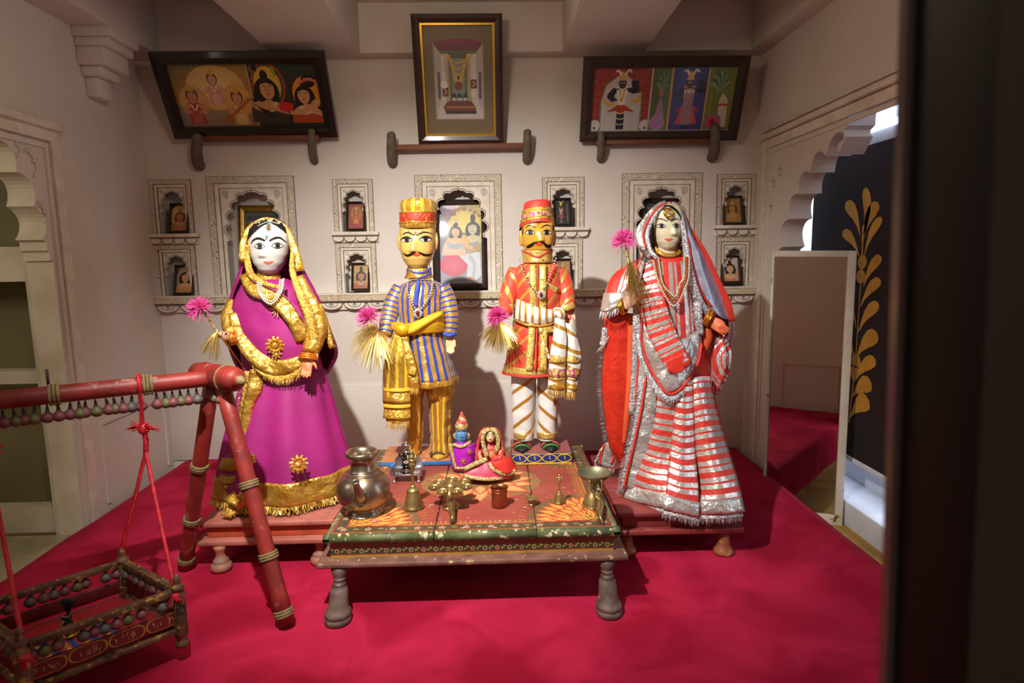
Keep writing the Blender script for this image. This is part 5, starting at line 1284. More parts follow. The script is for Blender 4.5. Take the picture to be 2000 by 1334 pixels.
class Head:
    """carved and painted doll head; surface given as a function so that the face can be painted on it"""
    def __init__(s, cx, cy0, cy1, halfw, Yc, depth, prof, nose, yaw=0, power=2.3):
        # cx px centre, cy0 top px, cy1 chin px, halfw px ; prof: list of (t 0 chin..1 top, width factor, depth factor)
        s.Yc = Yc; a, b = P(cx, cy1, Y=Yc), P(cx, cy0, Y=Yc)
        s.base = Vector((a.x, Yc, a.z)); s.top = Vector((b.x, Yc, b.z)); s.Ht = s.top.z-s.base.z; s.lean = (s.top.x-s.base.x)
        s.hw = halfw*PXM(Yc); s.dp = depth; s.prof = prof; s.nose = nose; s.pw = power; s.yaw = yaw
    def wd(s, t):
        P_ = s.prof; t = min(max(t, 0), 1)
        for i in range(len(P_)-1):
            if t <= P_[i+1][0]:
                a, b = P_[i], P_[i+1]; u = (t-a[0])/(b[0]-a[0]); u = u*u*(3-2*u)*.35+u*.65
                return s.hw*(a[1]+(b[1]-a[1])*u), s.dp*(a[2]+(b[2]-a[2])*u)
        return s.hw*P_[-1][1], s.dp*P_[-1][2]
    def nz(s, x, t):
        nb, nt, nh, nw0, nw1, nx = s.nose            # bridge t, tip t, height, widths, x offset
        x = x-nx
        if t > nb+.02 or t < nt-.035: return 0
        if t >= nt: u = min(1, max(0, (nb-t)/(nb-nt))); g = u**.8; w = nw0+(nw1-nw0)*u
        else: g = max(0, 1-(nt-t)/.035)**.6; w = nw1
        return nh*g*exp(-(abs(x)/w)**2.6)
    def front(s, x, t):
        w, d = s.wd(t); q = min(abs(x)/max(w, 1e-5), .999)
        return -d*(1-q**s.pw)**(1/s.pw)-s.nz(x, t)
    def loc(s, x, y, t):
        c = s.base.lerp(s.top, t); ca, sa = cos(s.yaw), sin(s.yaw)
        return Vector((c.x+x*ca-y*sa, c.y+x*sa+y*ca, c.z))
    def mesh(s, name, mat, par, n=72, m=56):
        v = []
        for j in range(m+1):
            t = j/m; w, d = s.wd(t)
            for i in range(n):
                a = 2*pi*i/n; ca, sa = cos(a), sin(a); x = w*abs(ca)**(2/s.pw)*(1 if ca >= 0 else -1); y = -d*abs(sa)**(2/s.pw)*(1 if sa >= 0 else -1)
                if sa > 0: y -= s.nz(x, t)
                v.append(s.loc(x, y, t))
        f = [tuple(reversed(q)) for q in ringfaces(n, m+1, True, True, True)]
        o = mk(name, v, [tuple(reversed(q)) for q in f], mat, par); return o
    def uvof(s, px, py):
        # photo pixel -> (x, t) on the face (iterated on the curved front)
        Y = s.Yc-s.dp*.9
        for _ in range(5):
            p = P(px, py, Y=Y); t = (p.z-s.base.z)/s.Ht; c = s.base.lerp(s.top, t); ca, sa = cos(s.yaw), sin(s.yaw)
            dx, dy = p.x-c.x, Y-c.y; x = dx*ca+dy*sa; y = s.front(x, t)-.001
            Y = c.y+x*sa+y*ca
        return x, t
    def paint(s, name, pts, mat, par, off=.0012, smooth=0, raised=0):
        """polygon in photo pixels painted onto the face"""
        if smooth: pts = [(q.x, q.y) for q in cr([Vector((a, b, 0)) for a, b in pts+[pts[0]]], smooth)][:-1]
        q = [s.uvof(a, b) for a, b in pts]
        bm = bmesh.new(); vs = [bm.verts.new((a, b*s.Ht, 0)) for a, b in q]
        from mathutils.geometry import tessellate_polygon
        for tri in tessellate_polygon([[v.co for v in vs]]):
            try: bm.faces.new([vs[i] for i in tri])
            except ValueError: pass
        for _ in range(2):
            ed = [e for e in bm.edges if e.calc_length() > .006]
            if ed: bmesh.ops.subdivide_edges(bm, edges=ed, cuts=1); bmesh.ops.triangulate(bm, faces=bm.faces)
        bm.verts.index_update(); V_ = []
        for v in bm.verts: x, t = v.co.x, v.co.y/s.Ht; V_.append(s.loc(x, s.front(x, t)-off, t))
        F_ = [tuple(v.index for v in f.verts) for f in bm.faces]; bm.free()
        # wind towards the viewer
        F2 = []
        for t in F_:
            nn = (V_[t[1]]-V_[t[0]]).cross(V_[t[2]]-V_[t[0]]); F2.append(t if nn.y < 0 else tuple(reversed(t)))
        o = mk(name, V_, F2, mat, par); 
        return o
    def stroke(s, name, pts, w, mat, par, off=.0014, k=5):
        """brush stroke through photo pixels, w px (number or list)"""
        c = cr([Vector((a, b, 0)) for a, b in pts], k); m = len(c); ww = w if hasattr(w, '__len__') else [w, w]; L, R = [], []
        for i, p in enumerate(c):
            t = (c[min(i+1, m-1)]-c[max(i-1, 0)]).normalized(); n = Vector((-t.y, t.x, 0)); x = i/(m-1)*(len(ww)-1); j = min(int(x), len(ww)-2); wi = ww[j]*(1-(x-j))+ww[j+1]*(x-j)
            L.append(p+n*wi/2); R.append(p-n*wi/2)
        V_ = []
        for p in L+R: x, t = s.uvof(p.x, p.y); V_.append(s.loc(x, s.front(x, t)-off, t))
        F_ = [(i, i+1, m+i+1, m+i) for i in range(m-1)]; F2 = []
        for t in F_:
            nn = (V_[t[1]]-V_[t[0]]).cross(V_[t[2]]-V_[t[0]]); F2.append(t if nn.y < 0 else tuple(reversed(t)))
        return mk(name, V_, F2, mat, par)
def eye(h, par, cx, cy, hw, hh, iris=(.0, .0, .42), lid=1.0, lower=1.0, white='paint_white', irc='paint_iris', look=0, tail=0):
    """almond eye: white, iris, pupil and black lid line"""
    N = 12; top = [(cx-hw+2*hw*i/N, cy-hh*sin(pi*i/N)**.9) for i in range(N+1)]; bot = [(cx+hw-2*hw*i/N, cy+hh*.85*sin(pi*i/N)**.9) for i in range(1, N)]
    e = h.paint('eye', top+bot, white, par, .0012)
    r = hh*.92; h.paint('iris', [(cx+look+r*cos(t), cy-hh*.05+r*sin(t)) for t in [2*pi*i/14 for i in range(14)]], irc, e, .0018)
    h.paint('pupil', [(cx+look+r*.5*cos(t), cy-hh*.05+r*.5*sin(t)) for t in [2*pi*i/10 for i in range(10)]], 'paint_black', e, .0024)
    h.stroke('upper_lid', [(cx-hw*1.05, cy+hh*.15)]+top[1:-1]+[(cx+hw*1.05, cy+hh*.15)], [.6, 1.6*lid, 2.0*lid, 1.6*lid, .6], 'paint_black', e, .0026, 2)
    if lower: h.stroke('lower_lid', [(cx+hw*1.05, cy+hh*.1)]+bot+[(cx-hw*1.05, cy+hh*.1)], [.5, 1.2*lower, 1.4*lower, 1.2*lower, .5], 'paint_black', e, .0026, 2)
    return e
def hand(name, W, d, l, n, s, mat, par, curl=(.25, .25, .25, .25), spread=.06, thumb=(.7, .35), voxel=.0028, closed=0):
    """W wrist point, d towards the fingertips, l towards the thumb side, n out of the palm; s = hand length in metres"""
    d, l, n = Vector(d).normalized(), Vector(l), Vector(n); l = (l-d*l.dot(d)).normalized(); n0 = d.cross(l); n = n0 if n0.dot(n) > 0 else -n0
    mb = MB(); W = Vector(W)
    rows = []; 
    for t, hw, th in ((-.10, .15, .10), (.0, .17, .11), (.15, .22, .13), (.32, .245, .125), (.46, .235, .10), (.54, .20, .07)):
        c = W+d*t*s; ring = [c+l*hw*s*cos(a)*1.0+n*th*s*.8*sin(a) for a in [2*pi*i/14 for i in range(14)]]; rows.append(ring)
    mb.add([p for r in rows for p in r], ringfaces(14, len(rows), True, True, True))
    for i, (lo, ln) in enumerate(((.165, .40), (.055, .46), (-.055, .43), (-.16, .34))):
        b = W+d*.47*s+l*lo*s; a = spread*(1.5-i); dd = (d*cos(a)+l*sin(a)).normalized(); pts = [b-dd*.04*s, b]; ang = 0; p = b
        for k in range(3):
            ang += curl[i]*(1 if k else .7); st = (dd*cos(ang)+n*sin(ang))*ln*s*(.42, .32, .26)[k]; p = p+st; pts.append(p)
        mb.add(*tube(cr(pts, 3), [.058*s, .060*s, .056*s, .050*s, .036*s], 9))
    b = W+d*.12*s+l*.17*s; dd = (d*cos(thumb[0])+l*sin(thumb[0])).normalized(); p1 = b+dd*.17*s; d2 = (d*cos(thumb[1])+l*sin(thumb[1])+n*closed).normalized(); p2 = p1+d2*.16*s; d3 = (d2+n*closed*.8-l*closed*.5).normalized(); p3 = p2+d3*.13*s
    mb.add(*tube(cr([b-dd*.05*s, b, p1, p2, p3], 3), [.08*s, .08*s, .066*s, .056*s, .036*s], 9))
    o = mb.build(name, mat, par)
    r = o.modifiers.new('skin', 'REMESH'); r.mode = 'VOXEL'; r.voxel_size = voxel; r.use_smooth_shade = True
    sm = o.modifiers.new('soft', 'SMOOTH'); sm.factor = .5; sm.iterations = 4
    return o
def beads(name, pts, r, mat, par, k=10, gap=1.0):
    """string of small beads along world points, one part"""
    c = cr(pts, k); mb = MB(); d = 0; step = 2*r*gap; bv_, bf_, _ = lathe([(0, -r), (r*.7, -r*.7), (r, 0), (r*.7, r*.7), (0, r)], 8)
    acc = 0; n = 0
    for i in range(len(c)-1):
        seg = (c[i+1]-c[i]).length
        while acc <= seg and seg > 0:
            p = c[i].lerp(c[i+1], acc/seg); mb.add([p+Vector(q) for q in bv_], bf_); acc += step; n += 1
        acc -= seg
    return mb.build(name, mat, par, kind='stuff')
def rosette(name, px, py, Y, r, mat, par, petals=11, tilt=0):
    c = P(px, py, Y=Y); R = r*PXM(Y); e = (EYE-c).normalized(); a = Vector((0, 0, 1)).cross(e).normalized(); b = e.cross(a); mb = MB()
    for k in range(petals):
        t = 2*pi*k/petals; u = a*cos(t)+b*sin(t); w = a*-sin(t)+b*cos(t)
        q = [c+u*R*.25, c+u*R*.6+w*R*.20+e*R*.16, c+u*R+w*R*.08+e*R*.05, c+u*R-w*R*.08+e*R*.05, c+u*R*.6-w*R*.20+e*R*.16, c+u*R*.6+e*R*.26]
        mb.add(q, [(0, 5, 1), (0, 4, 5), (1, 5, 2), (2, 5, 3), (3, 5, 4)])
    v, f, uv = lathe([(R*.34, 0), (R*.3, R*.14), (R*.16, R*.22), (0, R*.24)], 12); mb.add([c+a*p[0]+b*p[1]+e*(p[2]+R*.05) for p in [Vector(q) for q in v]], f)
    return mb.build(name, mat, par, smooth=False)
# paint and cloth colours
M('paint_white', 'cbc7c1', .35, spec=.5); M('paint_iris', '3b3632', .35); M('paint_black', '120e0e', .4); M('paint_red', 'c33a2c', .4); M('paint_pinkred', 'cf5a48', .4)
M('paint_green', '2f8a6e', .4); M('paint_gold', 'd39a22', .4); M('hair_black', '171213', .5, c2='0e0b0c', scale=60)
M('face_white', 'c0bbb4', .3, c2='bab4ac', scale=6, coat=.3); M('face_cream', 'd8cfae', .3, coat=.3, c2='d2c7a2', scale=6); M('face_yellow', 'c4a055', .3, coat=.3, c2='bc964a', scale=7); M('face_ochre', 'bd8e30', .28, coat=.5, c2='bf8a28', scale=9, bump=.15, bscale=25)
M('skin_orange', 'd9683a', .5, c2='e27a48', scale=50, c3='b8482a', s3=70, lo3=.55, hi3=.6, bump=.1); M('skin_pink', 'e3b59c', .45, c2='d8a48a', scale=20); M('skin_peach', 'e8b98a', .45, c2='dfae80', scale=14); M('skin_tan', 'd9a878', .5, c2='cf9a68', scale=18); M('skin_brown', '8a4a2e', .5)
M('magenta', '9a146c', .62, c2='8c1160', scale=5, sheen=.08, bump=.15, bscale=14, bdist=.01)
M('gold_cloth', 'e6b552', .32, .72, c2='d09a38', scale=9, bump=1.0, bscale=17, bdist=.024)
M('gold_lace', 'e0b04a', .42, .5, c2='9a6a1e', scale=120, lo=.42, hi=.6, bump=1.0, bscale=160, bdist=.004)
M('gold_thread', 'e2bc5e', .42, .45); M('silver_thread', 'd6d2d0', .42, .45)
M('silver_cloth', 'e2ded8', .32, .7, c2='cac4be', scale=9, bump=1.0, bscale=18, bdist=.02)
M('silver_lace', 'd4d0ce', .42, .5, c2='86828a', scale=120, lo=.42, hi=.6, bump=1.0, bscale=160, bdist=.004)
M('red_cloth', 'd2301f', .6, c2='c4281a', scale=8, sheen=.3, bump=.3, bscale=40, bdist=.004); M('orange_cloth', 'd8592c', .6, c2='cc4e26', scale=8, sheen=.3)
M('bangle_orange', 'd07a1e', .3, .3, c2='a85a18', scale=40); M('bangle_gold', 'cf9a2e', .28, 1); M('pearl', 'c4bba8', .25, coat=.5); M('ruby', '5c0f18', .15, coat=.6)
M('yellow_cloth', 'd6aa28', .6, c2='d6a51a', scale=8, sheen=.3); M('tinsel', 'c9a858', .3, .85); M('feather_pink', 'e2559f', .7, c2='d83f8f', scale=40, sheen=.5)
G = 'd8a84a'
STR('blue_gold_v', G, [(.040, 0, .0165, '24379a', 0, .6)], 'U', rough=.3, bump=.5, bscale=40, wob=.006)
STR('blue_gold_h', 'd0a048', [(.026, 0, .0095, '24379a', 0, .6)], 'V', rough=.3, bump=.6, bscale=40, wob=.006)
for nm in ('blue_gold_v', 'blue_gold_h'):
    pass
STR('gold_yellow_v', 'e0ac1a', [(.038, 0, .0255, 'd8a640', .72, .30)], 'U', rough=.55, bump=.7, bscale=32, wob=.008, bdist=.006)
STR('white_gold_slant', 'd2cfc9', [(.088, 0, .020, 'bd8428', .4, .4)], 'V', rough=.7, bump=.15, slant=.62)
STR('white_gold_slant2', 'd2cfc9', [(.088, .03, .020, 'bd8428', .4, .4)], 'V', rough=.7, bump=.15, slant=-.55)
STR('white_gold_v', 'd2cfc9', [(.034, 0, .013, 'c08c30', .45, .4)], 'U', rough=.7, bump=.2)
STR('red_gold_slant', 'd23a22', [(.075, 0, .020, 'd6a644', .55, .35)], 'V', rough=.6, bump=.3, slant=.75)
STR('red_gold_slant2', 'd23a22', [(.075, 0, .020, 'd6a644', .55, .35)], 'V', rough=.6, bump=.3, slant=-.75)
STR('red_silver_h', 'c42a1e', [(.074, 0, .020, 'e0dad2', .68, .30), (.074, .029, .020, 'e0dad2', .68, .30)], 'V', rough=.6, bump=.5, bscale=40)
STR('red_silver_u', 'd02c1e', [(.066, 0, .020, 'e0dad2', .68, .30), (.066, .028, .012, 'e0dad2', .68, .30)], 'U', rough=.6, bump=.5, bscale=40)
STR('red_silver_v', 'd02c1e', [(.050, 0, .017, 'e0dad2', .68, .30)], 'V', rough=.6, bump=.5, bscale=40)
# ------------------------------------------------------------------ doll in magenta (left)
WOMAN_PROF = [(0, .03, .10), (.012, .17, .34), (.04, .34, .54), (.10, .53, .74), (.22, .74, .90), (.38, .90, .98), (.55, .985, 1.0), (.70, 1.0, 1.0), (.82, .93, .95), (.92, .72, .80), (.97, .46, .55), (1, .15, .2)]
def doll_magenta():
    Y = 2.80; zb = .206
    r = thing('standing_doll', 'standing female doll in magenta and gold with a white face', 'doll', (P(555, 900, Y=Y).x, Y, zb))
    # skirt
    sk = [(722, 480, 632, 2.80, .12, .004), (770, 468, 645, 2.80, .15, .007), (830, 450, 660, 2.80, .185, .009), (890, 437, 676, 2.80, .215, .010), (937, 430, 687, 2.80, .235, .011)]
    garment('skirt', sk, 'magenta', r, cnt=9, n=120, ph=.6)
    hm = [(910, 433, 682, 2.80, .232, .011), (930, 430, 687, 2.80, .240, .011), (950, 428, 691, 2.80, .246, .011)]
    garment('hem_band', hm, 'gold_cloth', r, cnt=9, n=120, ph=.6)
    v, f, uv, n, m = loftpx([(947, 428, 691, 2.80, .248, .011), (950, 428, 691, 2.80, .249, .011)], cnt=9, n=120, ph=.6, k=2)
    ring = [v[(m-1)*n+i] for i in range(n)]
    mb = MB(); rng = random.Random(3)
    for i in range(0, 900):
        t = i/900*n; a = ring[int(t) % n].lerp(ring[(int(t)+1) % n], t % 1); L = rng.uniform(.022, .034); b = a+Vector((rng.gauss(0, .004), rng.gauss(0, .004), -L*.5)); c = a+Vector((rng.gauss(0, .006), rng.gauss(0, .006), -L)); s = Vector((rng.uniform(-1, 1), rng.uniform(-1, 1), 0)).normalized()*.0018
        out = (a-Vector((P(559, 950, Y=Y).x, Y, a.z))).normalized()*.006; b += out*.6; c += out
        c.z = max(c.z, zb+.001); mb.add([a-s, a+s, b-s, b+s, c-s, c+s], [(0, 1, 3, 2), (2, 3, 5, 4)])
    mb.build('hem_fringe', 'gold_thread', r, smooth=False, kind='stuff')
    # torso and sleeves under the shawl
    garment('torso', [(545, 500, 560, 2.80, .06), (565, 470, 592, 2.80, .10), (600, 458, 605, 2.80, .115), (660, 468, 615, 2.80, .115), (735, 478, 634, 2.80, .125)], 'magenta', r, cap=True, n=48)
    limb('neck', [(524, 520, 2.80), (526, 560, 2.80)], [20, 24], 'gold_lace', r)
    # veil: open cape from the crown down to the right hip
    rows = []
    for py, xl, xr, dF, dB in ((428, 512, 538, .0, .05), (440, 497, 556, -.045, .08), (470, 483, 572, -.06, .105), (510, 473, 585, -.06, .12), (548, 462, 604, -.065, .135), (590, 447, 625, -.04, .15), (640, 440, 643, .0, .16), (690, 452, 658, .03, .165), (730, 470, 640, .05, .15)):
        cx = (xl+xr)/2
        rows.append([(xl+4, py, Y+dF-.0), (xl, py, Y+dF+.05), (xl+(cx-xl)*.35, py, Y+dB*.85), (cx, py, Y+dB), (xr-(xr-cx)*.35, py, Y+dB*.85), (xr, py, Y+dF+.05), (xr-5, py, Y+dF)])
    cloth('veil', rows, 'magenta', r, .004, 5, 5, wr=.006, wf=16)
    # shawl across the chest
    rows = [[(472, 556, 2.715), (495, 562, 2.69), (530, 572, 2.68), (565, 585, 2.69), (590, 600, 2.72)],
            [(456, 590, 2.715), (485, 600, 2.68), (525, 610, 2.665), (565, 620, 2.67), (605, 630, 2.72)],
            [(455, 630, 2.72), (482, 645, 2.675), (525, 655, 2.655), (570, 655, 2.66), (612, 655, 2.72)],
            [(462, 665, 2.73), (490, 690, 2.68), (530, 700, 2.655), (575, 692, 2.66), (618, 680, 2.72)],
            [(478, 690, 2.74), (505, 718, 2.69), (540, 735, 2.665), (580, 725, 2.67), (618, 702, 2.72)]]
    cloth('shawl', rows, 'magenta', r, .004, 6, 6, wr=.006, wf=14)
    band('shawl_border', [(475, 535, 2.70), (492, 562, 2.665), (520, 574, 2.655), (552, 595, 2.648), (578, 630, 2.65), (592, 665, 2.66)], [16, 24, 30, 32, 30, 26], 'gold_cloth', r, wr=.004, wf=25)
    band('shawl_border', [(580, 540, 2.71), (595, 575, 2.69), (612, 610, 2.68), (617, 650, 2.675), (608, 680, 2.67)], [22, 30, 32, 30, 22], 'gold_cloth', r, wr=.004, wf=25)
    band('shawl_border', [(458, 610, 2.70), (465, 640, 2.685), (485, 680, 2.66), (515, 708, 2.645), (548, 718, 2.64), (585, 706, 2.645), (612, 690, 2.66)], [22, 26, 30, 32, 30, 22, 16], 'gold_cloth', r, wr=.004, wf=25)
    band('shawl_border', [(477, 512, 2.72), (475, 475, 2.735), (489, 443, 2.75), (522, 427, 2.755), (557, 443, 2.75), (573, 480, 2.735), (584, 530, 2.71)], [19, 12, 8, 6, 8, 14, 22], 'gold_cloth', r, wr=.003, wf=25)
    band('lace_edge', [(483, 478, 2.71), (483, 508, 2.695), (492, 538, 2.67), (524, 556, 2.65), (556, 563, 2.655)], [7, 11, 13, 9, 8], 'gold_lace', r)
    band('lace_edge', [(571, 492, 2.70), (571, 530, 2.68), (585, 570, 2.665), (602, 610, 2.655), (612, 655, 2.655), (612, 690, 2.655)], [7, 11, 16, 20, 18, 10], 'gold_lace', r)
    band('lace_edge', [(470, 670, 2.67), (495, 712, 2.65), (525, 735, 2.635), (562, 738, 2.635), (600, 715, 2.645)], [6, 8, 10, 12, 10], 'gold_lace', r)
    band('lace_edge', [(622, 595, 2.74), (636, 635, 2.745), (648, 680, 2.75)], [12, 13, 10], 'gold_lace', r)
    fringe('lace_fringe', [(480, 690, 2.66), (505, 722, 2.645), (535, 740, 2.63), (568, 741, 2.63), (605, 715, 2.64)], 10, 'gold_thread', r)
    fringe('lace_fringe', [(588, 570, 2.66), (606, 612, 2.65), (616, 660, 2.65), (612, 690, 2.65)], 9, 'gold_thread', r, (1, .3), seed=2)
    fringe('lace_fringe', [(480, 480, 2.705), (480, 508, 2.69), (489, 535, 2.665)], 8, 'gold_thread', r, (1, .3), seed=3)
    fringe('lace_fringe', [(626, 592, 2.735), (640, 632, 2.74), (652, 680, 2.745)], 8, 'gold_thread', r, (1, .1), seed=4)
    for (a, b, yy, c, d) in ((478, 690, 2.66, 520, 736),): pass
    for w_ in (-13, 13):
        band('magenta_piping', [(475+w_*.6, 535-w_*.3, 2.695), (492+w_*.3, 562-w_, 2.66), (520+w_*.2, 574-w_, 2.65), (552+w_*.7, 595-w_, 2.643), (578+w_, 630-w_*.4, 2.645)], 2.0, 'magenta', r, bulge=.001)
    # sleeves, hands, bangles
    limb('sleeve', [(462, 590, 2.76), (450, 625, 2.73), (455, 655, 2.69), (446, 662, 2.65)], [17, 17, 15, 12], 'gold_cloth', r)
    fringe('lace_fringe', [(447, 590, 2.74), (440, 610, 2.72), (446, 640, 2.70)], 12, 'gold_thread', r, (-1, .2), seed=5)
    limb('sleeve', [(600, 590, 2.76), (618, 630, 2.73), (612, 668, 2.69), (605, 690, 2.66)], [18, 20, 19, 15], 'gold_cloth', r)
    fringe('lace_fringe', [(588, 688, 2.645), (604, 698, 2.635), (622, 690, 2.645)], 10, 'gold_thread', r, (0, 1), seed=6)
    for i, (px, py, y, R) in enumerate(((461, 660, 2.672, 12.5), (456, 661, 2.668, 12.5), (451, 662, 2.662, 12), (446, 663, 2.655, 11.5))):
        mk('bangle', *ringtorus(P(px, py, Y=y), Vector((-1, -.5, -.15)), R*PXM(2.66), .0045)[:2], ('bangle_orange', 'bangle_gold')[i % 2] if i > 1 else 'bangle_orange', r)
    for i in range(3): mk('bangle', *ringtorus(P(603-i*.7, 694+i*4, Y=2.655-i*.003), Vector((-.1, -.4, -1)), 17*PXM(2.66), .0042)[:2], 'bangle_orange', r)
    W1 = P(446, 662, Y=2.65); hand('hand', W1, (P(428, 650, Y=2.63)-W1), (.2, -.5, 1), (.6, -.6, 0), .078, 'skin_pink', r, curl=(1.2, 1.2, 1.2, 1.2), closed=.6)
    W2 = P(601, 700, Y=2.65); hand('hand', W2, P(597, 740, Y=2.61)-W2, (1, 0, 0), (0, -1, .2), .100, 'skin_orange', r, curl=(.18, .15, .15, .2), thumb=(.9, .5))
    # hanging gold end at the left hip
    band('hanging_end', [(500, 722, 2.67), (497, 760, 2.655), (484, 800, 2.65), (480, 840, 2.645), (473, 866, 2.64)], [22, 28, 20, 22, 3], 'gold_cloth', r, wr=.010, wf=18, bulge=.012)
    band('hanging_end', [(484, 725, 2.68), (478, 770, 2.67), (470, 815, 2.665), (466, 845, 2.66)], [12, 10, 8, 3], 'gold_lace', r)
    fringe('lace_fringe', [(478, 735, 2.675), (470, 775, 2.665), (466, 815, 2.66)], 8, 'gold_thread', r, (-1, .4), seed=8)
    # lower left corner of the veil with its own border
    cloth('veil_corner', [[(440, 890, 2.66), (460, 885, 2.60), (490, 885, 2.56)], [(432, 915, 2.66), (456, 925, 2.59), (482, 940, 2.54)], [(428, 945, 2.66), (450, 965, 2.57), (470, 990, 2.53)]], 'magenta', r, wr=.004)
    band('veil_corner_border', [(430, 905, 2.65), (448, 908, 2.60), (466, 905, 2.575)], [24, 26, 22], 'gold_cloth', r, wr=.004)
    band('veil_corner_border', [(428, 932, 2.645), (446, 938, 2.595), (464, 936, 2.57)], [15, 16, 14], 'gold_lace', r)
    band('veil_corner_border', [(450, 965, 2.55), (468, 980, 2.53), (478, 965, 2.535)], [30, 26, 22], 'gold_cloth', r, wr=.004)
    band('veil_corner_border', [(440, 995, 2.545), (456, 1005, 2.53)], [26, 20], 'gold_lace', r)
    fringe('lace_fringe', [(428, 942, 2.64), (446, 948, 2.59), (464, 944, 2.565)], 10, 'gold_thread', r, (0, 1), seed=9)
    fringe('lace_fringe', [(436, 985, 2.54), (447, 1000, 2.53), (462, 1003, 2.525)], 10, 'gold_thread', r, (-.4, 1), seed=10)
    # appliqué flowers
    rosette('flower_brooch', 537, 675, 2.638, 18, 'gold_cloth', r); rosette('flower_brooch', 540, 692, 2.636, 10, 'gold_cloth', r, 7)
    rosette('flower_brooch', 583, 907, 2.545, 19, 'gold_cloth', r); rosette('flower_brooch', 487, 897, 2.555, 14, 'gold_cloth', r)
    [band('sequin_stroke', [(541+4*cos(t), 607+4*sin(t), 2.648), (541+12*cos(t), 607+13*sin(t), 2.648)], [1, 2.2], 'gold_thread', r, bulge=0, thick=.001) for t in [2*pi*q/9 for q in range(9)]]
    # head
    h = Head(527, 428, 537, 38.5, 2.775, .085, WOMAN_PROF, (.56, .345, .013, .008, .0145, -.006), yaw=.03)
    hd = h.mesh('head', 'face_white', r)
    h.paint('hair', [(483, 472), (484, 457), (490, 442), (503, 432), (519, 425.5), (527, 425), (542, 426.5), (556, 435), (566, 447), (570, 468), (562, 462), (552, 450), (540, 441), (527, 434), (518, 438), (505, 447), (495, 456)], 'hair_black', hd, .002)
    eye(h, hd, 507, 481, 10.5, 5.6, look=.5, irc='paint_iris'); eye(h, hd, 542, 480, 11.5, 5.6, look=.5)
    for p in ([(490.5, 476), (495, 469), (505, 465.5), (517.5, 470)], [(526, 470.5), (537, 465), (548, 465), (558.5, 474)]): h.stroke('eyebrow', p, [1.2, 3.6, 4.4, 3.6] if p[0][0] < 500 else [3.6, 4.4, 3.6, 1.2], 'paint_black', hd)
    h.paint('lips', [(513.5, 511.5), (520, 510), (524, 511), (529, 509.8), (536, 510.5), (531, 514), (524, 516.5), (518, 515)], 'paint_pinkred', hd, .0016)
    h.paint('forehead_mark', [(517, 459), (519, 461.5), (520.6, 458), (522.4, 461.5), (524.5, 459), (523, 464), (518.5, 464)], 'paint_green', hd, .0016)
    h.paint('forehead_dot', [(520.6+1.8*cos(t), 466.2+1.8*sin(t)) for t in [2*pi*i/10 for i in range(10)]], 'paint_red', hd, .0018)
    rosette('forehead_jewel', 524, 444, 2.685, 5.5, 'bangle_gold', hd, 6); mk('jewel_drop', *lathe(smoothprof([(0, -.006), (.005, -.003), (.0055, .002), (0, .006)], 2), 10, P(524.5, 437, Y=2.69))[:2], 'paint_green', hd)
    beads('jewel_chain', [P(504, 441, Y=2.70), P(524, 433, Y=2.69), P(545, 437, Y=2.70)], .0022, 'pearl', hd)
    garment('hair_back', [(505, 490, 566, 2.805, .07), (465, 486.5, 568.5, 2.805, .078), (446, 492, 562, 2.80, .074), (434, 506, 547, 2.795, .055), (427.5, 522, 532, 2.795, .012)], 'hair_black', hd, n=48)
    # pearls
    for k, (w, b) in enumerate(((24, 594), (21, 588), (17, 576))):
        beads('pearl_strand', [P(527-w, 552, Y=2.655), P(527-w*.85, 575, Y=2.635), P(529, b, Y=2.622), P(527+w*.95, 570, Y=2.635), P(530+w, 545, Y=2.655)], .0052 if k < 2 else .0046, 'pearl', r)
doll_magenta()
# ------------------------------------------------------------------ pedestals and the two male dolls
M('board_orange', 'c0784a', .6, c2='b06a40', scale=9, c3='d8a070', s3=24); M('board_blue', '2c74b8', .45, c2='2566a6', scale=9, coat=.2); M('board_navy', '23357e', .45, c2='1c2c6c', scale=9); M('board_mauve', '9a5450', .6, c2='8c4a48', scale=9); M('board_yellow', 'dcb41e', .5)
def board(label, x0, x1, y0, y1, z1, mtop, mfront):
    r = thing('doll_pedestal', label, 'pedestal', ((x0+x1)/2, (y0+y1)/2, TZ+.003))
    box('slab', x0, x1, y0, y1, TZ+.003, z1-.002, mfront, r, .003); box('top', x0+.001, x1-.001, y0+.001, y1-.001, z1-.002, z1, mtop, r)
    return r
bx0, bx1 = P(742, 905, Y=2.9).x, P(885, 905, Y=2.9).x
board('thin orange and blue painted board under the doll in gold trousers', bx0, bx1, 2.905, 3.155, TZ+.026, 'board_orange', 'board_blue')
rx0, rx1 = P(1000, 900, Y=2.88).x, P(1117, 900, Y=2.88).x
rb = board('navy and yellow painted box under the doll in white trousers', rx0, rx1, 2.885, 3.12, TZ+.062, 'board_mauve', 'board_navy')
ar = Art((rx0, 2.8848, TZ+.003), (1, 0, 0), (0, 0, 1), (0, -1, 0), .0003); wb = rx1-rx0
ar.rect(0, .0, wb, .007, 'dcb41e'); ar.rect(0, .050, wb, .054, 'c8a828'); ar.auto = 0
for k in range(4):
    c = wb*(k+.5)/4; ar.line([(c+.034*cos(t), .029+.019*sin(t)) for t in [pi*(.5+2*i/18) for i in range(19)]], .0045, 'dcb41e', 0); ar.line([(c, .042), (c+.004, .022)], .004, 'dcb41e', 0)
ar.build('painted_ovals', 'painted', rb)
MAN_PROF = [(0, .30, .40), (.04, .46, .62), (.12, .66, .80), (.25, .85, .94), (.42, .96, 1.0), (.60, 1.0, 1.0), (.80, 1.0, .98), (.94, .97, .93), (1, .90, .85)]
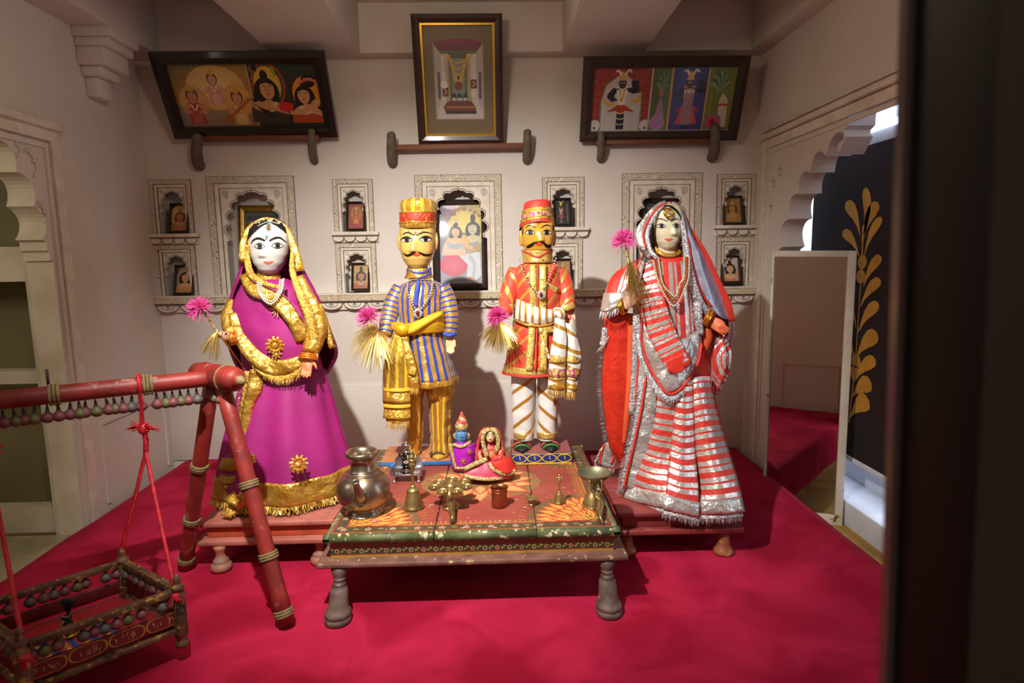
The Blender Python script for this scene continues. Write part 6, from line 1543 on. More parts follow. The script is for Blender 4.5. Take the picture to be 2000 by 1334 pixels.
def shoe(name, px, py, Y, w, L, mats, par, ztop, dirx=0):
    """pointed slipper, toe towards the viewer"""
    c = P(px, py, Y=Y); W = w*PXM(Y)/2; z0 = ztop; rows = []
    for t, ww, h in ((0, .55, .9), (.15, .85, 1.0), (.4, 1.0, .85), (.65, .95, .62), (.85, .62, .45), (1, .10, .30)):
        y = Y+L*.55-L*t; x = c.x+dirx*t*L; ring = [Vector((x+W*ww*cos(a), y, z0+.001+max(0, (.042*h)*(sin(a) if sin(a) > 0 else 0)))) for a in [2*pi*i/18 for i in range(18)]]; rows.append(ring)
    v = [p for q in rows for p in q]; o = mk(name, v, ringfaces(18, 6, True, True, True), mats[0], par)
    if len(mats) > 1:
        for i, mt in enumerate(mats[1:]):
            t = .55+.18*i; y = Y+L*.55-L*t; ww = .98-.16*i; h = .70-.12*i
            mk('shoe_band', *tube([Vector((c.x+dirx*t*L+W*1.0*ww*cos(a), y-.01*sin(a), z0+.002+.042*h*sin(a))) for a in [pi*k/12 for k in range(13)]], .006, 6)[:2], mt, o)
    return o
M('shoe_yellow', 'c8a046', .45, c2='b88e38', scale=20); M('shoe_line', '3a2c14', .6); M('shoe_dark', '17120f', .6); M('shoe_green', '3f7a36', .5); M('shoe_rose', 'b8504a', .5)
def doll_blue():
    Y = 3.0; zt = TZ+.027
    r = thing('standing_doll', 'moustached doll in blue and gold striped tunic with a tall gold cap', 'doll', (P(825, 880, Y=Y).x, Y, zt))
    # legs
    def leg(rows, nm='trouser_leg'): return garment(nm, rows, 'gold_yellow_v', r, cnt=5, n=64, k=9, const_u=True, wr=.008, wf=20)
    leg([(735, 795, 845, 3.02, .075, .003), (770, 792, 827, 3.02, .06, .004), (820, 795, 825, 3.02, .052, .004), (862, 797, 822, 3.02, .048, .003), (884, 794, 820, 3.02, .046, .004)])
    leg([(735, 832, 888, 3.00, .075, .003), (765, 833, 886, 3.0, .068, .006), (785, 838, 880, 3.0, .056, .005), (840, 842, 877, 3.0, .050, .004), (886, 843, 880, 3.0, .050, .005)])
    limb('ankle', [(860, 872, 3.0), (861, 888, 2.99)], [12, 14], 'skin_tan', r); limb('ankle', [(808, 876, 3.02), (808, 886, 3.01)], [12, 13], 'skin_tan', r)
    shoe('shoe', 858, 890, 2.985, 34, .17, ['shoe_yellow', 'shoe_line', 'shoe_line'], r, zt); shoe('shoe', 806, 893, 3.02, 32, .16, ['shoe_yellow', 'shoe_line'], r, zt)
    # tunic
    tu = [(548, 803, 845, 3.0, .05), (560, 780, 866, 3.0, .085), (590, 776, 866, 3.0, .105), (640, 782, 866, 3.0, .105), (690, 785, 878, 3.0, .12, .003), (738, 788, 891, 3.0, .135, .005)]
    garment('tunic', tu, 'blue_gold_v', r, cnt=7, n=96, k=8, const_u=True, wr=.006, wf=15)
    garment('tunic_hem', [(736, 787, 891.5, 3.0, .137, .005), (748, 786, 893.5, 3.0, .140, .005)], 'gold_cloth', r, cnt=7, n=84)
    limb('neck', [(815, 505, 3.0), (817, 545, 3.0)], [19, 20], 'face_yellow', r)
    garment('collar', [(524, 795, 842, 2.995, .058), (535, 794, 843, 2.995, .060), (543, 790, 846, 2.995, .064)], 'gold_cloth', r, n=40)
    for y_ in (528, 537): band('collar_stripe', [(795, y_-2, 2.965), (806, y_+3, 2.94), (818, y_+5, 2.933), (832, y_+2, 2.94), (842, y_-5, 2.965)], 3.2, 'blue_trim', r)
    band('placket', [(817, 545, 2.905), (815, 570, 2.89), (813, 600, 2.886)], 6, 'blue_trim', r)
    # sleeves
    limb('sleeve', [(782, 562, 3.0), (768, 590, 2.98), (759, 622, 2.95), (752, 655, 2.90)], [15, 17, 16.5, 13], 'blue_gold_h', r, 28)
    limb('sleeve', [(862, 560, 3.0), (873, 585, 2.99), (880, 620, 2.97), (878, 657, 2.95)], [16, 17, 15.5, 12.5], 'blue_gold_h', r, 28)
    band('cuff', [(865, 651, 2.925), (878, 655, 2.912), (891, 651, 2.925)], 7, 'blue_trim', r)
    W1 = P(752, 662, Y=2.89); hand('hand', W1, P(742, 695, Y=2.84)-W1, (.5, -.8, .1), (-1, -.2, 0), .085, 'skin_brown', r, curl=(1.1, 1.1, 1.1, 1.1), closed=.5)
    W2 = P(878, 657, Y=2.95); hand('hand', W2, P(881, 697, Y=2.93)-W2, (1, -.3, 0), (0, -1, .0), .095, 'skin_peach', r, curl=(.1, .1, .1, .12), spread=.03, thumb=(.5, .1))
    # sash
    STRIPE = 'gold_yellow_v'
    cloth('sash', [[(772, 628, 2.93), (795, 632, 2.885), (820, 624, 2.875), (845, 612, 2.885), (866, 606, 2.93)], [(772, 640, 2.92), (795, 645, 2.872), (822, 640, 2.862), (848, 632, 2.872), (868, 630, 2.925)], [(772, 652, 2.93), (798, 656, 2.885), (824, 652, 2.875), (848, 650, 2.885), (868, 648, 2.93)]], 'sash_yellow', r, wr=.006, wf=20)
    band('sash_fold', [(776, 640, 2.88), (800, 646, 2.855), (830, 630, 2.852), (862, 612, 2.88)], [12, 14, 13, 10], 'yellow_cloth', r, bulge=.01)
    limb('sash_knot', [(770, 636, 2.90), (785, 643, 2.86), (798, 640, 2.87)], [8, 13, 8], 'sash_yellow', r)
    cloth('sash_end', [[(768, 650, 2.885), (778, 650, 2.862), (790, 650, 2.86), (797, 652, 2.872)], [(752, 700, 2.87), (768, 700, 2.845), (786, 700, 2.842), (803, 705, 2.86)], [(747, 755, 2.865), (766, 757, 2.838), (786, 757, 2.838), (802, 757, 2.858)], [(750, 800, 2.865), (768, 803, 2.84), (786, 803, 2.84), (801, 802, 2.858)], [(755, 822, 2.865), (770, 827, 2.842), (786, 827, 2.842), (799, 824, 2.858)]], 'gold_yellow_v', r, wr=.008, wf=18)
    for y_, w_, mt in ((760, 7, 'yellow_cloth'), (775, 20, 'gold_cloth'), (792, 7, 'yellow_cloth'), (808, 18, 'gold_lace')): band('sash_end_band', [(749, y_, 2.858), (767, y_+2, 2.832), (786, y_+2, 2.832), (802, y_, 2.852)], w_, mt, r, bulge=.001)
    fringe('sash_fringe', [(756, 820, 2.86), (770, 824, 2.838), (786, 824, 2.838), (799, 821, 2.855)], 17, 'gold_thread', r, (0, 1), n=90, seed=12)
    band('sash_end', [(788, 655, 2.86), (798, 690, 2.845), (806, 730, 2.84), (812, 762, 2.84)], [10, 15, 19, 17], 'gold_cloth', r, wr=.006, wf=20); band('sash_end_band', [(799, 722, 2.832), (812, 726, 2.832)], [18, 18], 'gold_lace', r)
    fringe('sash_fringe', [(803, 756, 2.838), (818, 758, 2.838)], 14, 'gold_thread', r, (0, 1), n=40, seed=13)
    # head and cap
    h = Head(816, 436, 526, 33.5, 2.985, .088, MAN_PROF, (.70, .40, .022, .008, .0135, -.008), yaw=-.02, power=2.6)
    hd = h.mesh('head', 'face_yellow', r)
    for s_, X in ((-1, 781.5), (1, 850.5)): limb('ear', [(X, 455, 2.99), (X+s_*1, 470, 2.985), (X, 488, 2.99)], [3, 4.5, 3], 'face_yellow', hd, 10)
    eye(h, hd, 794, 468.5, 11.5, 5.0, lid=2.4, lower=.6, irc='paint_black', look=.5); eye(h, hd, 831.5, 467.5, 13, 5.0, lid=2.4, lower=.6, irc='paint_black', look=0)
    for p, w_ in (([(785.5, 459), (792, 455), (800, 454.5), (809, 460)], [.8, 2.6, 2.6, 2]), ([(814, 460.5), (821, 455.5), (832, 453.5), (846, 457)], [2, 2.6, 2.6, .8])): h.stroke('eyebrow', p, w_, 'paint_black', hd)
    for p in ([(811, 492), (804, 496), (795, 499), (787, 494)], [(817, 492), (828, 497.5), (838, 498), (847, 493)]): h.stroke('moustache', p, [2.5, 5.0, 4.5, 1.0], 'paint_black', hd, .003)
    h.paint('lips', [(804, 495.5), (810, 494.5), (814, 495.5), (818, 494.5), (824, 495), (819, 499.5), (814, 501), (808, 499.5)], 'paint_red', hd, .0022)
    h.paint('forehead_mark', [(798, 449), (825, 448.5), (823, 456.5), (812, 457.5), (800, 456.5)], 'paint_gold', hd, .0014); h.stroke('forehead_lines', [(798, 449), (800, 456.5), (812, 457.8), (823, 456.5), (825, 448.5)], 1, 'paint_black', hd, .002); h.paint('forehead_dot', [(811.5+2.2*cos(t), 454+4.2*sin(t)) for t in [2*pi*i/10 for i in range(10)]], 'paint_red', hd, .0022)
    cap = thing('x', 'x', 'x', (0, 0, 0)); bpy.data.objects.remove(cap)
    cb_ = garment('cap', [(446, 783, 850, 2.985, .092), (434, 783, 850, 2.985, .095), (418, 783, 851, 2.985, .097), (404, 780.5, 852, 2.985, .102), (394, 784, 849, 2.985, .096), (389, 797, 838, 2.985, .06), (387.5, 812, 822, 2.985, .015)], 'gold_yellow_cap', r, n=72, const_u=True, amp=.0015, cnt=14)
    garment('cap_band', [(436, 782, 851, 2.985, .0985), (430, 781.5, 851.5, 2.985, .101), (418, 781.5, 852, 2.985, .1005)], 'band_red', cb_, n=60)
    garment('cap_brim', [(447, 782.5, 850.5, 2.985, .095), (441, 781.5, 851, 2.985, .099), (436, 782, 851, 2.985, .099)], 'gold_cloth', cb_, n=60)
    for y_ in (416.5, 436): mk('cap_braid', *tube([Vector((P(816.5, y_, Y=2.985).x+.0865*1.0*cos(t), 2.985+.101*sin(t), P(816, y_, Y=2.985).z)) for t in [2*pi*i/48 for i in range(49)]], .004, 6)[:2], 'gold_lace', cb_)
    # necklace and pendant
    beads('necklace', [P(797, 545, Y=2.925), P(796, 570, Y=2.895), P(806, 595, Y=2.882), P(818, 606, Y=2.876), P(832, 590, Y=2.882), P(842, 568, Y=2.895), P(846, 545, Y=2.925)], .0052, 'pearl_silver', r, gap=1.3)
    pd = rosette('pendant', 816, 612, 2.868, 9.5, 'pearl_silver', r, 12); c = P(816, 612, Y=2.858); mk('pendant_stone', *lathe(smoothprof([(0, -.013), (.007, -.008), (.0085, 0), (.007, .008), (0, .013)], 2), 12, c)[:2], 'ruby', pd)
M('blue_trim', '24379a', .6, c2='2d43a8', scale=20); M('pearl_silver', 'd8d2c6', .25, .6); M('sash_yellow', 'd9a922', .4, .45, c2='e6b81e', scale=10, lo=.45, hi=.55, bump=.5, bscale=30, stretch=(1, 1, 5))
M('band_red', 'a82a1c', .5, .2, c2='c0392a', scale=60, c3='d8a040', s3=90, lo3=.56, hi3=.6, bump=.6, bscale=90)
STR('gold_yellow_cap', 'cc9a36', [(.047, 0, .018, 'dfb01e', .1, .5)], 'U', rough=.3, bump=.5, bscale=40)
for nm, c in (('blue_gold_v', 1), ('blue_gold_h', 1), ('gold_yellow_cap', 1)):
    nt = MATS[nm].node_tree
    for n_ in nt.nodes:                           # ground of these cloths is metallic gold thread
        if n_.bl_idname == 'ShaderNodeMix' and n_.data_type == 'FLOAT' and not n_.inputs[2].is_linked and n_.inputs[2].default_value == 0: n_.inputs[2].default_value = .6
doll_blue()
# ------------------------------------------------------------------ doll in the red cap
M('gold_sequin', 'd9b050', .35, .6, c2='e8c878', scale=40, c3='4a3a1c', s3=75, lo3=.60, hi3=.63, bump=.6, bscale=90); M('band_pinkgold', 'c8a85a', .45, .3, c2='a83a6a', scale=70, lo=.48, hi=.55, bump=.7, bscale=100); M('cap_red', 'cf3a2c', .6, c2='c43226', scale=10, sheen=.3)
def doll_red():
    Y = 3.0; zt = TZ+.063
    r = thing('standing_doll', 'moustached doll in red and gold tunic, white trousers and red cap', 'doll', (P(1050, 880, Y=Y).x, Y, zt))
    garment('trouser_leg', [(720, 998, 1048, 3.0, .08), (745, 1000, 1047, 3.0, .075, .002), (800, 1001, 1045, 3.0, .066, .003), (840, 1004, 1043, 3.0, .058, .002), (856, 1005, 1041, 3.0, .056)], 'white_gold_slant', r, cnt=4, n=64, k=8, const_u=True, wr=.005, wf=16)
    garment('trouser_leg', [(720, 1050, 1097, 3.0, .08), (745, 1050, 1095, 3.0, .075, .002), (800, 1052, 1090, 3.0, .066, .003), (840, 1050, 1087, 3.0, .058, .002), (856, 1050, 1087, 3.0, .056)], 'white_gold_slant2', r, cnt=4, n=64, k=8, const_u=True, wr=.005, wf=16)
    garment('trouser_cuff', [(841, 1003, 1043.5, 3.0, .0605), (853, 1004, 1041.5, 3.0, .059)], 'gold_sequin', r, n=40); garment('trouser_cuff', [(840, 1049, 1088, 3.0, .0605), (852, 1049.5, 1087.5, 3.0, .059)], 'gold_sequin', r, n=40)
    for x in (1021, 1070): limb('ankle', [(x, 850, 3.0), (x+1, 864, 2.99)], [11, 12], 'skin_brown', r); limb('heel_sock', [(x, 860, 3.0), (x+1, 867, 2.985)], [13, 13], 'face_cream', r)
    shoe('shoe', 1019, 876, 2.965, 36, .19, ['shoe_dark', 'shoe_rose', 'shoe_green'], r, zt); shoe('shoe', 1075, 874, 2.965, 36, .19, ['shoe_dark', 'shoe_rose', 'shoe_green'], r, zt)
    # tunic in two halves of stripes
    garment('tunic', [(512, 1030, 1072, 3.0, .05), (524, 1008, 1094, 3.0, .085), (560, 1004, 1098, 3.0, .108), (610, 1005, 1096, 3.0, .108), (660, 998, 1100, 3.0, .125, .004), (712, 984, 1106, 3.0, .145, .006)], 'red_gold_slant', r, cnt=6, n=96, k=8, const_u=True, wr=.006, wf=15)
    garment('tunic_hem', [(709, 984.5, 1106, 3.0, .147, .006), (722, 981, 1108, 3.0, .151, .006)], 'gold_sequin', r, cnt=6, n=84); garment('tunic_piping', [(722, 980.5, 1108.5, 3.0, .152, .006), (726, 980, 1109, 3.0, .153, .006)], 'cap_red', r, cnt=6, n=84)
    for dx, w in ((-9, 14), (10, 14)): band('placket', [(1050+dx, 516, 2.90), (1050+dx, 560, 2.885), (1050+dx, 600, 2.885), (1049+dx*1.2, 650, 2.868), (1047+dx*1.4, 700, 2.85), (1046+dx*1.4, 724, 2.842)], w, 'gold_sequin', r)
    band('placket_opening', [(1050, 515, 2.897), (1050, 600, 2.882), (1048, 660, 2.862), (1046, 726, 2.838)], 3, 'cap_red', r)
    band('pocket_band', [(1070, 558, 2.90), (1090, 568, 2.915)], 11, 'gold_sequin', r); band('pocket_band', [(1052, 645, 2.865), (1088, 643, 2.88)], 12, 'gold_sequin', r)
    band('sequin_strip', [(1056, 662, 2.862), (1066, 680, 2.857), (1073, 702, 2.855)], 5, 'white_gold_v', r)
    limb('neck', [(1050, 480, 3.0), (1050, 520, 3.0)], [22, 24], 'face_ochre', r)
    garment('collar', [(489, 1018, 1080, 2.995, .076), (500, 1021, 1078, 2.995, .074), (513, 1022, 1079, 2.995, .078)], 'gold_sequin', r, n=44)
    band('collar_piping', [(1019, 488, 2.955), (1035, 496, 2.925), (1050, 502, 2.915), (1065, 495, 2.925), (1079, 486, 2.955)], 2.5, 'cap_red', r)
    limb('sleeve', [(1010, 528, 3.0), (998, 560, 2.98), (989, 590, 2.94), (990, 612, 2.89)], [17, 18, 15, 12], 'red_gold_slant', r, 28); limb('sleeve', [(1092, 528, 3.0), (1102, 558, 2.99), (1108, 588, 2.96), (1109, 608, 2.94)], [17, 18, 15.5, 14], 'red_gold_slant2', r, 28)
    band('cuff', [(1096, 598, 2.905), (1108, 601, 2.893), (1122, 594, 2.905)], 13, 'gold_sequin', r); band('cuff', [(976, 594, 2.91), (988, 600, 2.89), (1002, 600, 2.895)], 12, 'gold_sequin', r)
    W1 = P(988, 614, Y=2.88); hand('hand', W1, P(976, 632, Y=2.85)-W1, (.5, -.8, .1), (-1, -.2, 0), .075, 'skin_peach', r, curl=(1.1, 1.1, 1.1, 1.1), closed=.5)
    W2 = P(1110, 607, Y=2.935); h2 = hand('hand', W2, P(1112, 645, Y=2.90)-W2, (1, 0, .1), (0, -1, .1), .088, 'skin_pink', r, curl=(.25, .25, .25, .25), spread=.03, thumb=(.8, .2))
    cp_ = P(1110, 618, Y=2.915); band('palm_mark', [(1104, 624, 2.912), (1109, 611, 2.912), (1114, 622, 2.912), (1105, 625, 2.912)], 2.2, 'paint_red', r, bulge=.0005, thick=.001)
    # white sash
    cloth('sash', [[(1008, 583, 2.93), (1025, 590, 2.89), (1050, 600, 2.872), (1075, 604, 2.885), (1096, 602, 2.93)], [(1004, 605, 2.925), (1025, 612, 2.872), (1050, 618, 2.858), (1075, 618, 2.87), (1098, 614, 2.925)], [(1003, 622, 2.93), (1025, 630, 2.885), (1050, 634, 2.872), (1076, 630, 2.885), (1098, 624, 2.93)]], 'white_gold_v', r, wr=.004, wf=20)
    band('sash_edge', [(1003, 624, 2.925), (1025, 633, 2.875), (1050, 637, 2.862), (1076, 633, 2.875), (1097, 622, 2.922)], 4, 'gold_cloth', r)
    limb('sash_knot', [(1085, 606, 2.90), (1094, 612, 2.87), (1098, 622, 2.88)], [7, 10, 7], 'white_gold_v', r)
    STR('sash_end_white', 'd2cfc9', [(.085, .02, .020, 'c08c30', .45, .4)], 'V', rough=.7, bump=.2, slant=-.35)
    cloth('sash_end', [[(1084, 622, 2.875), (1092, 620, 2.86), (1100, 622, 2.865)], [(1080, 660, 2.87), (1093, 662, 2.845), (1107, 660, 2.86)], [(1073, 705, 2.865), (1089, 708, 2.838), (1105, 706, 2.855)], [(1070, 770, 2.862), (1087, 772, 2.836), (1103, 771, 2.852)]], 'sash_end_white', r, wr=.003)
    cloth('sash_end', [[(1104, 630, 2.88), (1114, 634, 2.868), (1120, 640, 2.88)], [(1107, 665, 2.875), (1120, 668, 2.86), (1130, 668, 2.88)], [(1106, 705, 2.87), (1121, 708, 2.855), (1136, 706, 2.875)], [(1103, 772, 2.868), (1114, 775, 2.853), (1124, 774, 2.87)]], 'sash_end_white', r, wr=.003)
    for y_, w_, mt in ((700, 15, 'gold_sequin'), (724, 22, 'band_pinkgold'), (738, 6, 'gold_sequin'), (752, 16, 'gold_cloth')):
        band('sash_end_band', [(1072.5, y_, 2.860), (1088, y_+2, 2.833), (1104, y_, 2.850)], w_, mt, r, bulge=.001); band('sash_end_band', [(1106, y_, 2.866), (1120, y_+2, 2.850), (1133-(y_-700)*.12, y_, 2.87)], w_, mt, r, bulge=.001)
    fringe('sash_fringe', [(1070, 760, 2.86), (1087, 762, 2.834), (1103, 761, 2.85)], 15, 'gold_thread', r, (0, 1), n=80, seed=21); fringe('sash_fringe', [(1103, 764, 2.866), (1114, 766, 2.85), (1124, 765, 2.868)], 15, 'gold_thread', r, (0, 1), n=60, seed=22)
    # head and cap
    h = Head(1050, 425, 497, 31.5, 2.985, .088, [(0, .42, .45), (.05, .62, .66), (.14, .80, .84), (.30, .93, .96), (.50, 1, 1), (.75, 1.0, 1.0), (1, .95, .92)], (.66, .36, .023, .008, .0135, .006), yaw=.04, power=2.8)
    hd = h.mesh('head', 'face_ochre', r)
    for s_, X in ((-1, 1019), (1, 1081)): limb('ear', [(X, 448, 2.99), (X+s_, 462, 2.985), (X, 480, 2.99)], [3, 4.5, 3], 'face_ochre', hd, 10)
    eye(h, hd, 1035, 454, 9.2, 5.0, lid=1.1, lower=.9, irc='paint_black', look=1); eye(h, hd, 1068, 454, 9.2, 5.0, lid=1.1, lower=.9, irc='paint_black', look=0)
    for p, w_ in (([(1025.5, 446), (1032, 440.5), (1038, 440.5), (1046, 444.5)], [.8, 2.2, 2.2, 1.2]), ([(1056.5, 445.5), (1063, 441), (1070, 439.5), (1077, 443)], [1.4, 2.2, 2.2, .8])): h.stroke('eyebrow', p, w_, 'paint_black', hd)
    for p in ([(1051, 473), (1044, 474), (1037, 479), (1028.5, 483.5)], [(1054, 473), (1061, 474), (1068, 480.5), (1077, 481)]): h.stroke('moustache', p, [1.6, 3.4, 6.4, 4.5], 'paint_black', hd, .003)
    h.paint('lips', [(1044, 476), (1050, 475), (1053, 476), (1056, 475), (1062, 475.5), (1057, 479), (1052, 480), (1047, 479)], 'paint_red', hd, .0022)
    for q, (y_, w_) in enumerate(((436, 1.4), (438.7, 1.4), (433.4, 1.4))): h.stroke('forehead_lines', [(1040, y_-1), (1051, y_+1.5), (1063, y_-1.5)], w_, 'paint_gold', hd, .0016)
    h.paint('forehead_dot', [(1051+2.2*cos(t), 436.5+3.6*sin(t)) for t in [2*pi*i/10 for i in range(10)]], 'paint_red', hd, .0024)
    h.paint('sideburn', [(1018.5, 446), (1021.5, 444), (1022.5, 455), (1019.5, 460)], 'paint_black', hd, .002); h.paint('sideburn', [(1079, 440), (1081.5, 440), (1081.5, 452), (1079.5, 452)], 'paint_black', hd, .002)
    def capring(rows, nm, mt, par, tilt=.045):
        v, f, uv, n, m = loftpx(rows, n=60, k=4); z0 = P(1049, 437, Y=2.985).z
        v = [Vector((p.x, p.y, p.z+(-(p.y-2.985))*-0+(2.985-p.y)*.22*max(0, 1-(p.z-z0)/.10)+(p.x-P(1049, 437, Y=2.985).x)*.06)) for p in v]
        return mk(nm, v, f, mt, par, uv=uv)
    cp = capring([(446, 1014, 1084, 2.985, .100), (430, 1017.5, 1081.5, 2.985, .095), (412, 1021, 1078, 2.985, .088), (398, 1023.5, 1075.5, 2.985, .080), (392.5, 1029, 1070, 2.985, .066), (391, 1045, 1054, 2.985, .015)], 'cap', 'cap_red', r)
    capring([(439, 1014.5, 1083.5, 2.985, .1005), (433, 1015.8, 1082.5, 2.985, .0985)], 'cap_band', 'gold_lace', cp); capring([(432, 1015.8, 1082.5, 2.985, .0985), (420, 1018.3, 1080.5, 2.985, .0945)], 'cap_band', 'band_pinkgold', cp); capring([(420, 1018.3, 1080.5, 2.985, .0945), (410, 1020.3, 1079, 2.985, .0905)], 'cap_band', 'gold_lace', cp)
    # necklace
    beads('necklace', [P(1014, 505, Y=2.93), P(1022, 530, Y=2.895), P(1034, 555, Y=2.88), P(1050, 572, Y=2.868), P(1066, 558, Y=2.88), P(1077, 530, Y=2.895), P(1086, 505, Y=2.93)], .0046, 'pearl_silver', r, gap=1.6)
    beads('necklace', [P(1015.5, 509, Y=2.926), P(1023, 533, Y=2.891), P(1036, 558, Y=2.876), P(1050, 570, Y=2.866), P(1065, 560, Y=2.876), P(1076.5, 533, Y=2.891), P(1085, 508, Y=2.926)], .0040, 'shoe_green', r, gap=3.4)
    pd = rosette('pendant', 1057, 576, 2.860, 8.5, 'pearl_silver', r, 12); mk('pendant_stone', *lathe(smoothprof([(0, -.011), (.006, -.007), (.0075, 0), (.006, .007), (0, .011)], 2), 12, P(1057, 576, Y=2.852))[:2], 'ruby', pd)
doll_red()
# ------------------------------------------------------------------ doll in red and silver (right)
M('silver_lilac', 'c9cbdc', .36, .55, c2='b4b6cc', scale=9, bump=.7, bscale=24, bdist=.01)
def doll_silver():
    Y = 2.80; zb = .206
    r = thing('standing_doll', 'standing female doll in red and silver stripes with a long veil', 'doll', (P(1330, 960, Y=2.8).x, 2.8, zb))
    RS = 'red_silver_h'
    # back of the skirt (volume) and three front pleats
    garment('underskirt', [(735, 1262, 1385, 2.82, .12), (800, 1255, 1400, 2.82, .15), (880, 1242, 1420, 2.80, .18), (935, 1234, 1432, 2.80, .20), (952, 1232, 1435, 2.80, .20)], 'red_cloth', r, n=64)
    cloth('pleat', [[(1262, 735, 2.70), (1292, 752, 2.66), (1326, 765, 2.655)], [(1256, 790, 2.69), (1288, 800, 2.645), (1322, 805, 2.635)], [(1243, 870, 2.685), (1276, 885, 2.63), (1313, 892, 2.61)], [(1230, 930, 2.68), (1266, 945, 2.60), (1306, 950, 2.54)], [(1221, 962, 2.68), (1260, 975, 2.60), (1302, 982, 2.50)]], RS, r, .006, wr=.003, wf=12)
    cloth('pleat', [[(1320, 740, 2.655), (1336, 742, 2.64), (1353, 742, 2.65)], [(1318, 800, 2.63), (1336, 804, 2.61), (1354, 802, 2.625)], [(1309, 880, 2.595), (1333, 888, 2.57), (1358, 886, 2.59)], [(1303, 940, 2.54), (1331, 950, 2.51), (1363, 952, 2.52)], [(1298, 978, 2.49), (1330, 988, 2.475), (1366, 996, 2.475)]], RS, r, .006, wr=.003, wf=12)
    cloth('pleat', [[(1352, 738, 2.66), (1368, 735, 2.66), (1386, 735, 2.70)], [(1354, 800, 2.63), (1376, 795, 2.62), (1398, 795, 2.67)], [(1358, 880, 2.60), (1390, 875, 2.57), (1420, 870, 2.63)], [(1363, 945, 2.57), (1402, 942, 2.50), (1440, 935, 2.54)], [(1367, 992, 2.48), (1408, 990, 2.455), (1452, 985, 2.47)]], RS, r, .006, wr=.003, wf=12)
    HB = [[(1220, 958, 2.672), (1240, 965, 2.63), (1262, 970, 2.585), (1284, 975, 2.53), (1303, 979, 2.49)], [(1297, 981, 2.478), (1330, 988, 2.465), (1367, 997, 2.465)], [(1369, 990, 2.466), (1408, 990, 2.445), (1452, 985, 2.46)]]
    for b in HB:
        band('hem_band', [(x, y, yy) for x, y, yy in b], 29, 'silver_cloth', r, wr=.003); band('hem_piping', [(x-.5, y+14, yy-.006) for x, y, yy in b], 3, 'red_cloth', r); band('hem_lace', [(x-1, y+20, yy-.006) for x, y, yy in b], 9, 'silver_lace', r)
        fringe('hem_fringe', [(x-1, y+22, yy-.008) for x, y, yy in b], 13, 'silver_thread', r, (0, 1), seed=31)
    # upright silver border on the left pleat
    band('pleat_border', [(1264, 735, 2.668), (1266, 790, 2.655), (1256, 850, 2.655), (1245, 905, 2.655), (1234, 955, 2.652)], [30, 30, 33, 35, 34], 'silver_cloth', r, wr=.004)
    band('pleat_piping', [(1262, 735, 2.66), (1254, 790, 2.65), (1242, 850, 2.65), (1229, 905, 2.65), (1218, 955, 2.648)], 4, 'red_cloth', r); band('lace_edge', [(1254, 735, 2.664), (1248, 790, 2.656), (1236, 850, 2.654), (1223, 905, 2.654), (1213, 965, 2.652)], [14, 12, 10, 9, 8], 'silver_lace', r)
    fringe('lace_fringe', [(1250, 740, 2.66), (1243, 790, 2.652), (1231, 850, 2.65), (1219, 905, 2.65), (1210, 965, 2.648)], 8, 'silver_thread', r, (-1, .3), seed=32)
    # torso
    garment('torso', [(497, 1275, 1335, 2.80, .06), (515, 1250, 1355, 2.80, .10), (570, 1240, 1362, 2.80, .115), (650, 1250, 1372, 2.80, .12), (745, 1262, 1385, 2.81, .125)], 'red_cloth', r, cap=True, n=48)
    limb('neck', [(1300, 470, 2.79), (1303, 510, 2.80)], [21, 26], 'face_cream', r); band('choker', [(1277, 484, 2.735), (1290, 494, 2.715), (1305, 499, 2.71), (1322, 496, 2.72), (1330, 490, 2.735)], 8, 'gold_lace', r)
    cloth('bodice', [[(1258, 505, 2.72), (1280, 508, 2.69), (1305, 512, 2.68), (1330, 510, 2.69), (1350, 512, 2.72)], [(1250, 560, 2.71), (1278, 570, 2.67), (1308, 575, 2.655), (1338, 570, 2.67), (1366, 565, 2.72)], [(1252, 620, 2.71), (1280, 630, 2.668), (1310, 635, 2.652), (1342, 630, 2.665), (1372, 620, 2.72)], [(1258, 680, 2.71), (1285, 690, 2.668), (1314, 695, 2.652), (1346, 690, 2.665), (1374, 680, 2.72)]], 'red_silver_u', r, wr=.004, wf=14)
    # pointed silver panel and ladder striped pallu
    pan = [[(1250, 628, 2.69), (1272, 640, 2.655), (1300, 660, 2.64), (1338, 660, 2.645), (1368, 640, 2.69)], [(1252, 672, 2.685), (1275, 690, 2.645), (1304, 702, 2.63), (1340, 698, 2.635), (1370, 672, 2.685)], [(1262, 712, 2.68), (1283, 728, 2.64), (1306, 740, 2.622), (1336, 730, 2.63), (1364, 702, 2.675)], [(1284, 744, 2.66), (1296, 757, 2.63), (1306, 766, 2.618), (1326, 757, 2.625), (1350, 730, 2.66)]]
    cloth('silver_panel', pan, 'silver_cloth', r, wr=.005, wf=12)
    band('panel_piping', [(1250, 640, 2.68), (1258, 690, 2.665), (1280, 738, 2.635), (1306, 769, 2.612), (1334, 755, 2.625), (1362, 712, 2.66), (1371, 670, 2.68)], 4.5, 'red_cloth', r); band('lace_edge', [(1246, 650, 2.68), (1253, 700, 2.662), (1276, 748, 2.632), (1304, 779, 2.608), (1336, 766, 2.622)], [9, 9, 10, 12, 8], 'silver_lace', r)
    fringe('lace_fringe', [(1248, 690, 2.66), (1274, 750, 2.63), (1304, 782, 2.606), (1336, 768, 2.62)], 9, 'silver_thread', r, (-.1, 1), seed=33)
    band('pallu', [(1252, 512, 2.71), (1266, 550, 2.668), (1276, 600, 2.642), (1292, 650, 2.628), (1312, 690, 2.612), (1328, 722, 2.606)], [40, 46, 50, 52, 50, 44], 'red_silver_pallu', r, wr=.003, across=6)
    band('pallu_edge', [(1272, 505, 2.70), (1292, 560, 2.645), (1302, 610, 2.628), (1322, 660, 2.614), (1346, 700, 2.606)], 4, 'red_cloth', r)
